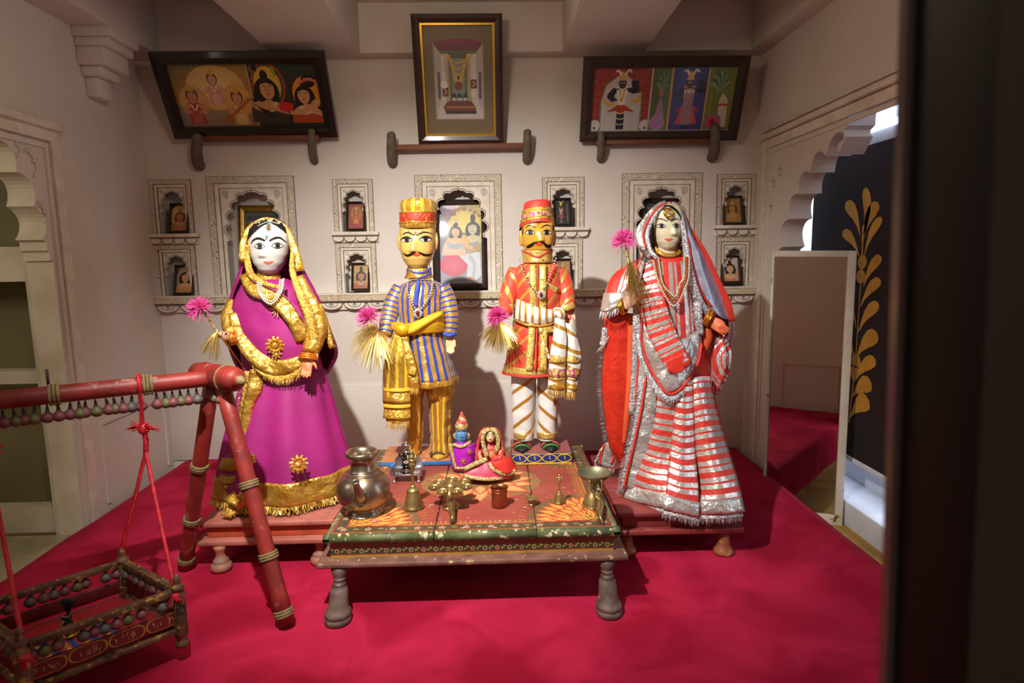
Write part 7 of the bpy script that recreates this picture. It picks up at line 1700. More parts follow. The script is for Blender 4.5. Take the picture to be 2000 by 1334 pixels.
    cloth('pallu_end', [[(1300, 705, 2.606), (1318, 697, 2.602), (1340, 688, 2.604)], [(1306, 722, 2.605), (1325, 716, 2.601), (1350, 703, 2.604)], [(1316, 730, 2.605), (1330, 726, 2.602), (1350, 712, 2.605)]], 'red_cloth', r, wr=.002)
    # veil
    rows = []
    for py, xl, xr, dF, dB in ((395, 1288, 1318, .0, .05), (410, 1272, 1334, -.05, .085), (438, 1252, 1346, -.055, .11), (470, 1244, 1362, -.05, .125), (500, 1252, 1376, -.05, .135), (540, 1246, 1394, -.02, .15), (590, 1240, 1415, .0, .16), (640, 1238, 1430, .02, .165), (690, 1244, 1418, .05, .16)):
        cx = (xl+xr)/2; rows.append([(xl+5, py, Y+dF), (xl, py, Y+dF+.05), (xl+(cx-xl)*.35, py, Y+dB*.85), (cx, py, Y+dB), (xr-(xr-cx)*.35, py, Y+dB*.85), (xr, py, Y+dF+.05), (xr-6, py, Y+dF)])
    cloth('veil', rows, 'red_silver_veil', r, .004, 5, 5, wr=.005, wf=16)
    cloth('veil_front', [[(1336, 425, 2.72), (1342, 440, 2.735), (1348, 455, 2.77)], [(1348, 480, 2.70), (1362, 488, 2.705), (1374, 495, 2.76)], [(1360, 535, 2.69), (1378, 540, 2.695), (1396, 540, 2.76)], [(1375, 580, 2.69), (1395, 585, 2.70), (1414, 585, 2.76)], [(1388, 608, 2.70), (1408, 620, 2.71), (1427, 625, 2.76)]], 'silver_lilac', r, wr=.006, wf=18)
    band('veil_piping', [(1330, 420, 2.715), (1343, 470, 2.695), (1355, 530, 2.685), (1372, 575, 2.685), (1390, 600, 2.692)], 5, 'red_cloth', r); band('veil_piping', [(1350, 450, 2.755), (1378, 495, 2.745), (1400, 545, 2.745), (1420, 590, 2.745), (1430, 628, 2.75)], [5, 8, 10, 13, 12], 'red_cloth', r)
    band('lace_edge', [(1324, 405, 2.725), (1334, 440, 2.705), (1340, 490, 2.69), (1350, 545, 2.675), (1366, 590, 2.672), (1386, 615, 2.68)], [7, 9, 12, 16, 17, 12], 'silver_lace', r); fringe('lace_fringe', [(1334, 430, 2.70), (1338, 490, 2.685), (1347, 545, 2.67), (1360, 590, 2.668)], 8, 'silver_thread', r, (-1, .3), seed=34)
    band('lace_edge', [(1362, 590, 2.672), (1364, 625, 2.67), (1368, 655, 2.675)], [16, 16, 12], 'silver_lace', r); fringe('lace_fringe', [(1356, 600, 2.668), (1360, 660, 2.668)], 8, 'silver_thread', r, (-1, .4), seed=35); fringe('lace_fringe', [(1428, 620, 2.755), (1432, 660, 2.76)], 8, 'silver_thread', r, (1, .4), seed=36)
    band('veil_border', [(1300, 394, 2.745), (1280, 406, 2.735), (1262, 430, 2.725), (1250, 455, 2.715), (1256, 485, 2.70), (1270, 503, 2.69)], [7, 9, 13, 18, 15, 9], 'silver_cloth', r, wr=.003); band('veil_piping', [(1300, 397, 2.735), (1283, 408, 2.725), (1266, 432, 2.715), (1256, 458, 2.705), (1262, 486, 2.69)], 3.5, 'red_cloth', r)
    band('lace_edge', [(1302, 400, 2.725), (1286, 412, 2.71), (1272, 434, 2.70), (1264, 460, 2.695), (1270, 488, 2.685), (1284, 506, 2.675)], [5, 6, 7, 8, 8, 8], 'silver_lace', r)
    # left sleeve, cuff, hanging red cloth
    STRs = 'red_silver_u'
    cloth('shoulder_cloth', [[(1262, 500, 2.70), (1240, 510, 2.715), (1215, 525, 2.75), (1205, 530, 2.80)], [(1256, 525, 2.675), (1228, 535, 2.68), (1200, 545, 2.72), (1190, 550, 2.78)], [(1250, 548, 2.67), (1222, 558, 2.665), (1192, 562, 2.70), (1184, 566, 2.77)], [(1240, 570, 2.675), (1214, 574, 2.665), (1190, 574, 2.70), (1183, 574, 2.77)]], 'red_silver_pallu', r, wr=.003, wf=15)
    limb('sleeve', [(1255, 530, 2.78), (1215, 555, 2.74), (1205, 590, 2.70), (1222, 598, 2.665)], [26, 25, 20, 13], 'red_cloth', r)
    cloth('cuff', [[(1238, 566, 2.66), (1215, 570, 2.65), (1190, 572, 2.67), (1180, 572, 2.72)], [(1232, 580, 2.655), (1210, 588, 2.64), (1186, 592, 2.66), (1176, 590, 2.72)], [(1214, 592, 2.66), (1200, 602, 2.645), (1182, 608, 2.66), (1173, 606, 2.72)]], 'silver_cloth', r, wr=.003); fringe('lace_fringe', [(1216, 594, 2.655), (1200, 604, 2.64), (1182, 610, 2.655), (1173, 608, 2.71)], 14, 'silver_thread', r, (-.25, 1), seed=37)
    M('red_foil', 'cf3320', .38, .15, c2='c02a1a', scale=30, bump=.8, bscale=60, bdist=.004)
    cloth('hanging_cloth', [[(1180, 612, 2.76), (1205, 610, 2.72), (1232, 612, 2.71)], [(1180, 680, 2.77), (1205, 680, 2.735), (1228, 680, 2.725)], [(1176, 750, 2.78), (1200, 750, 2.745), (1226, 752, 2.735)], [(1182, 820, 2.80), (1203, 822, 2.765), (1224, 822, 2.755)], [(1190, 870, 2.82), (1206, 876, 2.79), (1220, 872, 2.78)], [(1206, 900, 2.84), (1212, 905, 2.82), (1218, 896, 2.81)]], 'red_foil', r, wr=.006, wf=20)
    band('orange_lining', [(1234, 612, 2.70), (1232, 680, 2.712), (1230, 750, 2.72), (1224, 820, 2.735), (1218, 870, 2.76)], [13, 14, 14, 12, 6], 'orange_cloth', r, bulge=.006); band('lace_edge', [(1245, 595, 2.675), (1244, 650, 2.68), (1240, 700, 2.69), (1238, 760, 2.70), (1232, 810, 2.71)], [17, 17, 12, 14, 10], 'silver_lace', r)
    band('lining_piping', [(1255, 600, 2.668), (1252, 660, 2.672), (1246, 720, 2.685), (1240, 790, 2.695)], 3, 'red_cloth', r)
    fringe('lace_fringe', [(1178, 690, 2.77), (1174, 750, 2.78), (1180, 820, 2.80), (1188, 870, 2.82)], 9, 'silver_thread', r, (-1, .2), seed=38); band('lace_edge', [(1182, 640, 2.755), (1180, 660, 2.76), (1176, 676, 2.76)], 12, 'silver_lace', r); fringe('lace_fringe', [(1190, 655, 2.745), (1180, 672, 2.75), (1172, 680, 2.76)], 12, 'silver_thread', r, (-.5, 1), seed=39)
    cloth('cloth_end', [[(1182, 866, 2.90), (1192, 862, 2.88), (1204, 870, 2.88)], [(1172, 888, 2.92), (1186, 890, 2.89), (1204, 892, 2.88)], [(1164, 905, 2.93), (1180, 912, 2.90), (1200, 914, 2.885)]], 'silver_cloth', r, wr=.003); band('cloth_end_piping', [(1180, 868, 2.895), (1174, 888, 2.905), (1172, 908, 2.91)], 4, 'red_cloth', r); band('cloth_end_piping', [(1198, 868, 2.875), (1200, 888, 2.875), (1194, 906, 2.88)], 4, 'red_cloth', r)
    fringe('lace_fringe', [(1176, 872, 2.90), (1163, 905, 2.92), (1180, 914, 2.895), (1200, 916, 2.88)], 10, 'silver_thread', r, (-.4, .9), seed=40)
    # right arm, bangles, hand
    limb('sleeve', [(1350, 525, 2.79), (1375, 575, 2.77), (1378, 612, 2.73), (1384, 622, 2.70)], [22, 22, 19, 15], 'red_cloth', r)
    for i in range(4): mk('bangle', *ringtorus(P(1380+i*2.6, 619+i*1.6, Y=2.69-i*.004), Vector((1, -.5, -.55)), (16.5-i*.3)*PXM(2.69), .0042)[:2], ('bangle_orange', 'bangle_gold')[i % 2], r)
    W2 = P(1389, 626, Y=2.675); hand('hand', W2, P(1421, 652, Y=2.62)-W2, (.65, -.3, .8), (.3, -.1, -1), .104, 'skin_orange', r, curl=(.30, .32, .34, .36), spread=.02, thumb=(.35, .05), closed=.3)
    # left hand closed on the wand
    for i in range(3): mk('bangle', *ringtorus(P(1214+i*2.5, 600-i*1.5, Y=2.655-i*.004), Vector((1, -.6, .3)), 14.5*PXM(2.65), .0042)[:2], 'bangle_gold', r)
    W1 = P(1222, 598, Y=2.645); hand('hand', W1, P(1240, 580, Y=2.615)-W1, (-.2, -.2, 1), (.5, .6, -.1), .098, 'skin_pink', r, curl=(1.25, 1.25, 1.25, 1.25), spread=.0, closed=.5, thumb=(.5, .2))
    # puffed drape on the right hip
    garment('hip_drape', [(655, 1382, 1416, 2.78, .05, .004), (690, 1378, 1424, 2.775, .07, .007), (725, 1378, 1418, 2.775, .065, .007), (755, 1380, 1405, 2.78, .045, .005), (772, 1385, 1396, 2.79, .02, .002)], 'red_silver_u', r, cnt=8, n=72)
    limb('orange_lining', [(1380, 640, 2.70), (1382, 660, 2.705), (1376, 685, 2.71)], [8, 9, 5], 'orange_cloth', r)
    # head
    h = Head(1301, 397, 492, 31, 2.775, .082, WOMAN_PROF, (.57, .355, .017, .007, .012, .0), yaw=.16)
    hd = h.mesh('head', 'face_cream', r)
    h.paint('hair', [(1270, 440), (1272, 425), (1280, 411), (1292, 402), (1302, 400), (1314, 402), (1325, 412), (1331, 425), (1333, 440), (1328, 424), (1318, 412), (1304, 403), (1293, 411), (1283, 422), (1276, 432)], 'hair_black', hd, .002)
    limb('hair', [(1279, 414, 2.755), (1270, 436, 2.745), (1266, 460, 2.745), (1270, 482, 2.755)], [5, 7, 8, 5], 'hair_black', hd, 12); limb('hair', [(1328, 418, 2.76), (1335, 445, 2.755), (1334, 475, 2.76)], [4, 5, 4], 'hair_black', hd, 12)
    eye(h, hd, 1291.5, 441.5, 9.3, 4.4, look=.6, lid=.9, lower=.8); eye(h, hd, 1320.5, 441, 7.8, 4.4, look=.6, lid=.9, lower=.8)
    for p, w_ in (([(1275, 435), (1282, 429), (1291, 427.5), (1303, 432)], [.6, 1.8, 2.2, 1.6]), ([(1310.5, 432.5), (1317, 428.5), (1322, 427.5), (1327, 429)], [1.6, 2.2, 1.8, .6])): h.stroke('eyebrow', p, w_, 'paint_black', hd)
    h.paint('lips', [(1296.5, 467), (1302, 465.5), (1306, 466.5), (1309, 465.5), (1315, 466.5), (1310.5, 469.5), (1306, 471.5), (1301, 470)], 'paint_pinkred', hd, .0016); h.paint('chin_dot', [(1307.5+.9*cos(t), 479+.9*sin(t)) for t in [2*pi*i/8 for i in range(8)]], 'paint_black', hd, .0016)
    h.paint('forehead_dot', [(1307+.9*cos(t), 429+.9*sin(t)) for t in [2*pi*i/8 for i in range(8)]], 'paint_red', hd, .0016)
    c = P(1305, 416, Y=2.682); mk('forehead_jewel', *ringtorus(c, Vector((.1, -1, .25)), 8.5*PXM(2.68), .0042)[:2], 'bangle_gold', hd); rosette('jewel_centre', 1307, 415, 2.68, 4.5, 'bangle_gold', hd, 6); rosette('jewel_clasp', 1299.5, 407.5, 2.685, 4, 'bangle_gold', hd, 5)
    # necklaces
    for k, (w, b, mt, rr) in enumerate(((36, 596, 'pearl', .0052), (32.5, 590, 'ruby_bead', .0046), (29.5, 584, 'bangle_gold', .0042), (26, 578, 'pearl', .0046))):
        beads('bead_strand', [P(1312-w, 510-k*2, Y=2.675), P(1312-w*.72, 550, Y=2.645), P(1314-w*.2, b-6, Y=2.615), P(1320, b, Y=2.612), P(1312+w*.62, b-24, Y=2.62), P(1312+w*.92, 540, Y=2.645), P(1310+w, 500, Y=2.675)], rr, mt, r)
M('ruby_bead', 'a8281e', .25, coat=.4)
STR('red_silver_pallu', 'd02c1e', [(.056, 0, .018, 'e0dad2', .68, .30), (.056, .024, .012, 'e0dad2', .68, .30)], 'U', rough=.6, bump=.5, bscale=40)
STR('red_silver_veil', 'cc2c1e', [(.10, 0, .03, 'd8d2ca', .5, .35)], 'U', rough=.6, bump=.5, bscale=40)
doll_silver()
# ------------------------------------------------------------------ feather wands
def tuft(mb, c, d, L, n, rng, spread=.55, w=.0035):
    d = Vector(d).normalized()
    for i in range(n):
        e = (d+Vector((rng.gauss(0, spread), rng.gauss(0, spread*.7), rng.gauss(0, spread)))).normalized(); l = L*rng.uniform(.5, 1.1); s = e.cross(Vector((rng.uniform(-1, 1), -1, rng.uniform(-1, 1)))).normalized()
        p = [Vector(c)+e*l*t+Vector((0, 0, -.15*l*t*t))+s*.12*l*t*t*rng.choice((-1, 1)) for t in (0, .35, .7, 1)]
        ww = (.3, 1, .9, .1); v = []
        for q, a in zip(p, ww): v += [q-s*w*a/2, q+s*w*a/2]
        mb.add(v, [(0, 1, 3, 2), (2, 3, 5, 4), (4, 5, 7, 6)])
def spray(mb, c, dirs, L, n, rng, w=.0006, droop=.5, spread=.25):
    for i in range(n):
        d = Vector(rng.choice(dirs)); e = (d.normalized()+Vector((rng.gauss(0, spread), rng.gauss(0, spread*.6), rng.gauss(0, spread)))).normalized(); l = L*rng.uniform(.6, 1.15); s = e.cross(Vector((.1, -1, .2))).normalized()*w
        p = [Vector(c)+e*l*t+Vector((0, 0, -droop*l*t*t)) for t in (0, .33, .66, 1)]; v = []
        for q in p: v += [q-s, q+s]
        mb.add(v, [(0, 1, 3, 2), (2, 3, 5, 4), (4, 5, 7, 6)])
def wand(label, base, top, feather_dirs, spray_c, spray_dirs, sL, sn, seed, fl=.06, fn=200, droop=.5, stick=True, ss=.25):
    rng = random.Random(seed); r = thing('feather_wand', label, 'feather wand', base.to_tuple(), 'feather wands held by the dolls')
    v, f, uv = tube([base, base.lerp(top, .5), top], [.0025, .0032, .003], 8); st = mk('stick', v, f, 'bangle_gold', r)
    for t in (.55, .68, .8, .9): mk('stick_ring', *ringtorus(base.lerp(top, t), top-base, .0045, .0016, 12)[:2], 'shoe_line', st)
    mb = MB()
    for d, k in feather_dirs: tuft(mb, top, d, fl, int(fn*k), rng)
    mb.build('feather_tuft', 'feather_pink', r, smooth=False, kind='stuff')
    mb = MB(); spray(mb, spray_c, spray_dirs, sL, sn, rng, droop=droop, spread=ss); mb.build('tinsel_spray', 'tinsel', r, smooth=False, kind='stuff')
wand('pink feather wand held by the doll in magenta', P(478, 722, Y=2.60), P(392, 602, Y=2.585), [((-.6, -.2, .5), .8), ((.2, -.1, .9), .6), ((-1, 0, -.2), .3)], P(424, 648, Y=2.575), [(-.5, -.2, -.5), (-.2, -.2, -.9)], .075, 110, 51, .06, 220)
wand('pink feather and tinsel wand held by the doll in gold trousers', P(746, 700, Y=2.83), P(722, 622, Y=2.815), [((-.3, -.2, 1), 1), ((-.7, -.1, .6), .6)], P(738, 648, Y=2.80), [(-.9, -.3, .3), (-.8, -.3, -.2), (-.4, -.3, -.9), (.3, -.3, -.5), (-.6, -.2, .7)], .115, 420, 52, .068, 260, .55, ss=.35)
wand('pink feather and tinsel wand held by the doll in the red cap', P(982, 664, Y=2.84), P(972, 618, Y=2.83), [((-.2, -.3, .8), 1), ((-.5, -.2, -.1), .5), ((.4, -.2, .5), .5)], P(976, 630, Y=2.82), [(-.8, -.3, -.4), (-.4, -.3, -.9), (.2, -.3, -1), (.6, -.3, -.5)], .098, 380, 53, .06, 260, .35, ss=.28)
wand('pink feather wand held upright by the doll in red and silver', P(1252, 625, Y=2.60), P(1219, 470, Y=2.60), [((-.1, -.1, 1), .8), ((-.9, 0, .3), .5), ((.9, 0, .4), .4)], P(1229, 505, Y=2.60), [(.15, -.12, -1), (.0, -.1, -1), (.3, -.1, -1)], .185, 130, 54, .06, 200, .05, ss=.11)
# ------------------------------------------------------------------ vessels and small figures on the painted table
M('bronze_pot', 'a4937f', .3, .95, c2='93806b', scale=7, c3='9c8c7c', s3=12, lo3=.45, hi3=.65, bump=.06, bscale=14)
M('brass_old', 'b39c66', .4, .85, c2='94804e', scale=14, c3='6e6a48', s3=24, lo3=.55, hi3=.68, bump=.15, bscale=60, bdist=.002)
M('brass_green', '85836a', .48, .7, c2='706e56', scale=16, c3='8a7a4c', s3=22, lo3=.52, hi3=.66, bump=.2, bscale=60, bdist=.002)
M('copper', 'ad6a48', .34, .9, c2='9a5838', scale=9, bump=.05); M('hole_dark', '120d09', .9)
TT = TZ+.0032
def base(px, py): return P(px, py, Z=TT)
def turned(name, prof, c, mat, par, n=36, sm=3): v, f, uv = lathe(smoothprof(prof, sm) if sm else prof, n, c); return mk(name, v, f, mat, par)
# spouted pot
c = base(712, 1000); k = PXM(c.y)
pot = thing('spouted_pot', 'large round bronze pot with a short spout and flared rim', 'pot', c.to_tuple())
outer = [(0, 0), (35*k, 0), (36*k, 3*k), (33*k, 8*k), (31*k, 12*k), (40*k, 18*k), (50*k, 31*k), (53.5*k, 46*k), (52*k, 60*k), (45*k, 73*k), (36*k, 81*k), (27*k, 87*k), (23*k, 95*k), (22*k, 104*k), (24*k, 112*k), (29*k, 117*k), (32*k, 119*k), (33*k, 122*k), (32*k, 126*k), (30*k, 127.5*k), (26*k, 126*k), (22*k, 121*k), (19.5*k, 112*k), (19*k, 100*k), (23*k, 88*k), (40*k, 70*k), (46*k, 45*k), (30*k, 18*k), (0, 14*k)]
turned('body', outer, c, 'bronze_pot', pot, 56)
for z_, r_ in ((83, 34.3), (88.5, 26.6), (12.5, 31.8)): mk('raised_ring', *ringtorus(c+Vector((0, 0, z_*k)), (0, 0, 1), r_*k, .9*k, 40)[:2], 'bronze_pot', pot)
s0 = c+Vector((6*k, -47*k, 50*k)); s1 = c+Vector((6*k, -60*k, 62*k)); s2 = c+Vector((3*k, -66*k, 80*k)); s3 = c+Vector((2*k, -69*k, 88*k))
sp = mk('spout', *tube(cr([s0, s1, s2, s3], 4), [12*k, 10*k, 7.2*k, 6*k, 6.6*k], 18)[:2], 'bronze_pot', pot)
d_ = (s3-s2).normalized(); mk('spout_lip', *ringtorus(s3+d_*.002, d_, 6*k, 1.8*k, 18)[:2], 'bronze_pot', sp); mk('spout_hole', *tube([s3-d_*.001, s3+d_*.0025], 4.6*k, 14)[:2], 'hole_dark', sp)
hp = []
for i in range(25):
    t = 2*pi*i/24; hx, hz = 15*k*(abs(sin(t))**1.2)*(1 if sin(t) > 0 else -1), (13*cos(t)-4*cos(2*t)-2*cos(3*t)-2)*k
    hz -= (abs(hx) < 4*k and hz < 0)*3*k; X, Zz = 5*k+hx, 52*k+hz; rr = sqrt(max((53.3*k)**2-X*X-((Zz-46*k)*1.0)**2, 1e-6)); hp.append(c+Vector((X, -rr*1.005, Zz)))
mk('spout_plate', *tube(hp, 1.3*k, 6)[:2], 'bronze_pot', sp)
# hand bells
def bell(label, px, py, H, W, knob):
    c = base(px, py); k = PXM(c.y); h = H*k; w = W*k/2
    r = thing('hand_bell', label, 'bell', c.to_tuple(), 'brass hand bells')
    turned('bell_mouth', [(w*.8, .0), (w, .0), (w, h*.02), (w*.86, h*.08), (w*.72, h*.18), (w*.60, h*.27), (w*.55, h*.31), (w*.42, h*.33), (w*.28, h*.345), (0, h*.35)], c, 'brass_old', r, 32)
    mk('ring', *ringtorus(c+Vector((0, 0, h*.305)), (0, 0, 1), w*.56, h*.012, 28)[:2], 'brass_old', r); mk('ring', *ringtorus(c+Vector((0, 0, h*.035)), (0, 0, 1), w*.97, h*.010, 32)[:2], 'brass_old', r)
    turned('handle', [(w*.24, h*.34), (w*.26, h*.37), (w*.16, h*.40), (w*.15, h*.55), (w*.17, h*.66), (w*.26, h*.69), (w*.32, h*.74), (w*.24, h*.79), (w*.34, h*.815), (w*.20, h*.84)], c, 'brass_old', r, 18)
    if knob:
        turned('finial', [(w*.20, h*.83), (w*.30, h*.86), (w*.22, h*.90), (w*.16, h*.93), (w*.20, h*.96), (0, h)], c, 'brass_old', r, 14)
        for s in (-1, 1): mk('wing', *tube([c+Vector((0, 0, h*.80)), c+Vector((s*w*.42, 0, h*.83)), c+Vector((s*w*.36, 0, h*.90))], [w*.14, w*.12, w*.05], 8)[:2], 'brass_old', r)
    return r
bell('tall brass hand bell beside the spouted pot', 808, 991, 121, 42, True); bell('small brass hand bell on the right of the painted table', 1092.5, 981, 60, 25, True)
# five-wick lamp
c = base(881, 990); k = PXM(c.y)
lm = thing('wick_lamp', 'brass lamp with a ring of small cups on a flared foot', 'lamp', c.to_tuple())
turned('foot', [(0, 0), (17*k, 0), (18*k, 2*k), (13*k, 7*k), (8*k, 15*k), (6*k, 26*k), (8*k, 32*k), (12*k, 36*k), (14*k, 39*k), (0, 40*k)], c, 'brass_old', lm, 28)
pz = c+Vector((0, 6*k, 40*k)); pl_ = mk('plate', *lathe([(0, -2*k), (26*k, -2*k), (30*k, 0), (30*k, 2*k), (26*k, 2*k), (0, 1*k)], 30, pz)[:2], 'brass_old', lm)
for q in range(7):
    a = -pi/2+2*pi*q/7+.45; cc = pz+Vector((cos(a)*33*k, sin(a)*33*k, 0)); turned('cup', [(0, -4*k), (6*k, -3*k), (11*k, 0), (12.5*k, 4*k), (11.5*k, 4.5*k), (9*k, 2*k), (0, 0)], cc, 'brass_old', lm, 18)
    turned('cup_knob', [(4*k, 1*k), (5*k, 3*k), (3*k, 5*k), (0, 6*k)], cc, 'brass_old', lm, 12)
turned('centre_boss', [(9*k, 1*k), (10*k, 5*k), (6*k, 10*k), (0, 12*k)], pz+Vector((0, -6*k, 0)), 'brass_old', lm, 18)
tip = base(884, 1021); mk('handle', *tube(cr([pz+Vector((0, -22*k, 2*k)), pz+Vector((0, -34*k, -6*k)), c+Vector((2*k, -26*k, 20*k)), tip+Vector((0, 0, 10*k)), tip+Vector((0, 0, 3*k))], 4), [7*k, 6*k, 7.5*k, 5*k, 3*k], 12)[:2], 'brass_old', lm)
mk('handle_tip', *lathe(smoothprof([(0, 0), (5*k, 1*k), (6*k, 4*k), (4*k, 7*k), (0, 8*k)], 2), 14, tip)[:2], 'brass_old', lm)
# copper cup
c = base(975.5, 987); k = PXM(c.y); cu = thing('copper_cup', 'small straight copper cup with a flared rim', 'cup', c.to_tuple())
turned('body', [(0, 0), (14*k, 0), (15.5*k, 1.5*k), (16*k, 5*k), (15.8*k, 30*k), (16.5*k, 35*k), (18.5*k, 38*k), (17.8*k, 38.6*k), (15.5*k, 35*k), (14.8*k, 30*k), (14.5*k, 4*k), (0, 3*k)], c, 'copper', cu, 36, 2)
mk('neck_ring', *ringtorus(c+Vector((0, 0, 31.5*k)), (0, 0, 1), 16*k, .8*k, 32)[:2], 'copper', cu)
# little oil dish and a small lidded cup
c = base(1038.5, 985); k = PXM(c.y); di = thing('oil_dish', 'tiny brass oil dish on a foot right of the copper cup', 'dish', c.to_tuple())
turned('foot', [(0, 0), (7.5*k, 0), (7.5*k, 1.5*k), (3*k, 5*k), (2.6*k, 8*k), (0, 8.2*k)], c, 'brass_old', di, 18)
turned('bowl', [(2*k, 8*k), (8*k, 9.5*k), (13*k, 13*k), (13.5*k, 15*k), (11.5*k, 14*k), (6*k, 11.5*k), (0, 11*k)], c, 'brass_old', di, 24)
mk('lug', *tube([c+Vector((-2*k, 11*k, 13*k)), c+Vector((-3*k, 14*k, 20*k)), c+Vector((-1*k, 13*k, 22*k))], [2*k, 2.2*k, 1*k], 8)[:2], 'brass_old', di)
c = base(916, 943); k = PXM(c.y); sm_ = thing('wick_cup', 'tiny lidded brass cup behind the ring lamp', 'cup', c.to_tuple())
turned('body', [(0, 0), (6*k, 0), (7.5*k, 3*k), (8*k, 6*k), (0, 6.5*k)], c, 'brass_old', sm_, 18); turned('lid', [(8.4*k, 6*k), (7*k, 8.5*k), (3*k, 9.5*k), (1.6*k, 12*k), (0, 13*k)], c, 'brass_old', sm_, 18)
# incense burner
c = base(1158, 987); k = PXM(c.y); ib = thing('incense_burner', 'brass incense burner with pierced dome and raised bowl', 'incense burner', c.to_tuple())
dome = smoothprof([(20*k, 0), (21.5*k, 2*k), (19*k, 9*k), (15*k, 20*k), (11*k, 28*k), (9*k, 33*k)], 3); v, f, uv = lathe(dome, 40, c); o = mk('pierced_dome', v, f, 'brass_old', ib); mod_solid(o, .0015)
hs = MB()
for row in range(4):
    for q in range(22):
        a = 2*pi*(q+.5*(row % 2))/22; z_ = (7+5*row)*k; rr = (20-3.2*row)*k*.985; cc = c+Vector((cos(a)*rr, sin(a)*rr, z_)); nn = Vector((cos(a), sin(a), .45)).normalized()
        hs.add(*tube([cc-nn*.0005, cc+nn*.0022], 1.2*k, 7))
hs.build('piercings', 'hole_dark', ib, kind='stuff')
mk('dome_rim', *ringtorus(c+Vector((0, 0, 1.5*k)), (0, 0, 1), 21*k, 1.3*k, 32)[:2], 'brass_old', ib)
cb2 = c+Vector((3*k, 4*k, 47*k)); turned('bowl', [(0, 0), (10*k, 1*k), (22*k, 7*k), (31*k, 15*k), (34*k, 21*k), (33*k, 22*k), (29*k, 16*k), (18*k, 8*k), (0, 5*k)], cb2, 'brass_green', ib, 40)
turned('neck', [(9*k, 30*k), (8*k, 36*k), (7*k, 42*k), (11*k, 49*k)], c+Vector((1.5*k, 2*k, 0)), 'brass_green', ib, 18)
cl = c+Vector((6*k, -20*k, 24*k)); mk('clasp', *tube([cl+Vector((-5*k, 2*k, 3*k)), cl+Vector((0, -1*k, 0)), cl+Vector((7*k, 1*k, 1*k))], [3*k, 4.5*k, 3*k], 10)[:2], 'brass_old', ib)
for sx in (-1, 1): mk('strut', *tube(cr([cb2+Vector((sx*12*k-2*k, -29*k, 16*k)), cb2+Vector((sx*11*k, -28*k, -4*k)), cl+Vector((sx*3*k, 0, 4*k)), cl], 4), 1.9*k, 8)[:2], 'brass_old', ib)
tp = base(1178, 1026); mk('handle', *tube(cr([cl, cl+Vector((5*k, -10*k, -6*k)), tp+Vector((-4*k, 12*k, 14*k)), tp+Vector((0, 0, 2*k))], 5), [3.5*k, 5*k, 5*k, 3*k, 1.6*k], 10)[:2], 'brass_old', ib)
mk('handle_curl', *tube(cr([cl, cl+Vector((2*k, -6*k, -9*k)), tp+Vector((-10*k, 14*k, 12*k)), tp+Vector((-5*k, 6*k, 3*k))], 5), [2.5*k, 3*k, 3*k, 1.4*k], 8)[:2], 'brass_old', ib)
# silver throne with black stone emblem
c = base(796, 936); k = PXM(c.y); th = thing('silver_throne', 'tiny silver throne holding a black stone emblem under parasols', 'throne', c.to_tuple())
M('silver_bright', 'cfcfd2', .22, 1, bump=.25, bscale=120, bdist=.002); M('stone_black', '15120f', .25, coat=.4)
for sx in (-1, 1):
    for y_ in (-14, 16): turned('leg', [(0, 0), (4*k, 0), (4*k, 1.5*k), (2.2*k, 4*k), (2.8*k, 10*k), (3.4*k, 14*k), (0, 15*k)], c+Vector((sx*24*k, y_*k, 0)), 'silver_bright', th, 14)
box('seat', c.x-29*k, c.x+29*k, c.y-20*k, c.y+22*k, c.z+14*k, c.z+17*k, 'silver_bright', th, .001)
for nm, a in (('rail', (-29, 29, -20, -19)), ('rail', (-29, -28, -19, 22)), ('rail', (28, 29, -19, 22))):
    mb = MB(); x0, x1, y0, y1 = a
    mb.box(c.x+x0*k, c.x+x1*k, c.y+y0*k, c.y+y1*k, c.z+24*k, c.z+26*k); n = 9
    for q in range(n): t = q/(n-1); X = c.x+(x0+(x1-x0)*t)*k; Yq = c.y+(y0+(y1-y0)*t)*k; mb.box(X-.6*k, X+.6*k, Yq-.6*k, Yq+.6*k, c.z+17*k, c.z+24*k)
    mb.build(nm, 'silver_bright', th, smooth=False)
pts = [(-27, 17), (-27, 34), (-22, 42), (-15, 40), (-10, 50), (0, 56), (10, 50), (15, 40), (22, 42), (27, 34), (27, 17)]
v, f = prism([(c.x+a*k, c.z+b*k) for a, b in pts], 2*k, y=c.y+20*k); mk('backrest', v, f, 'silver_bright', th, smooth=False)
turned('emblem_base', [(0, 17*k), (13*k, 17*k), (14*k, 20*k), (10*k, 23*k), (9*k, 27*k), (12*k, 30*k), (0, 31*k)], c, 'stone_black', th, 24); em = turned('emblem', [(9*k, 29*k), (9.5*k, 36*k), (9.5*k, 46*k), (8*k, 53*k), (4.5*k, 57*k), (0, 58*k)], c, 'stone_black', th, 24)
lb_ = Art(c+Vector((0, -9.9*k, 39*k)), (1, 0, 0), (0, 0, 1), (0, -1, 0), .0006); lb_.ell(0, 0, 5.2*k, 3*k, 'c8c0b8'); lb_.ell(0, 0, 3.2*k, 1.4*k, 'b02a20'); lb_.build('painted_mark', 'painted', em)
mk('serpent', *tube(cr([c+Vector((8*k, -7*k, 34*k)), c+Vector((11*k, -4*k, 42*k)), c+Vector((-4*k, -11*k, 47*k)), c+Vector((-13*k, -6*k, 52*k)), c+Vector((-12*k, -10*k, 57*k))], 5), [1.2*k, 2*k, 2.2*k, 2.2*k, 1.4*k], 8)[:2], 'stone_black', th)
mk('parasol_pole', *tube([c+Vector((0, 0, 55*k)), c+Vector((0, 0, 78*k))], 1.2*k, 8)[:2], 'silver_bright', th)
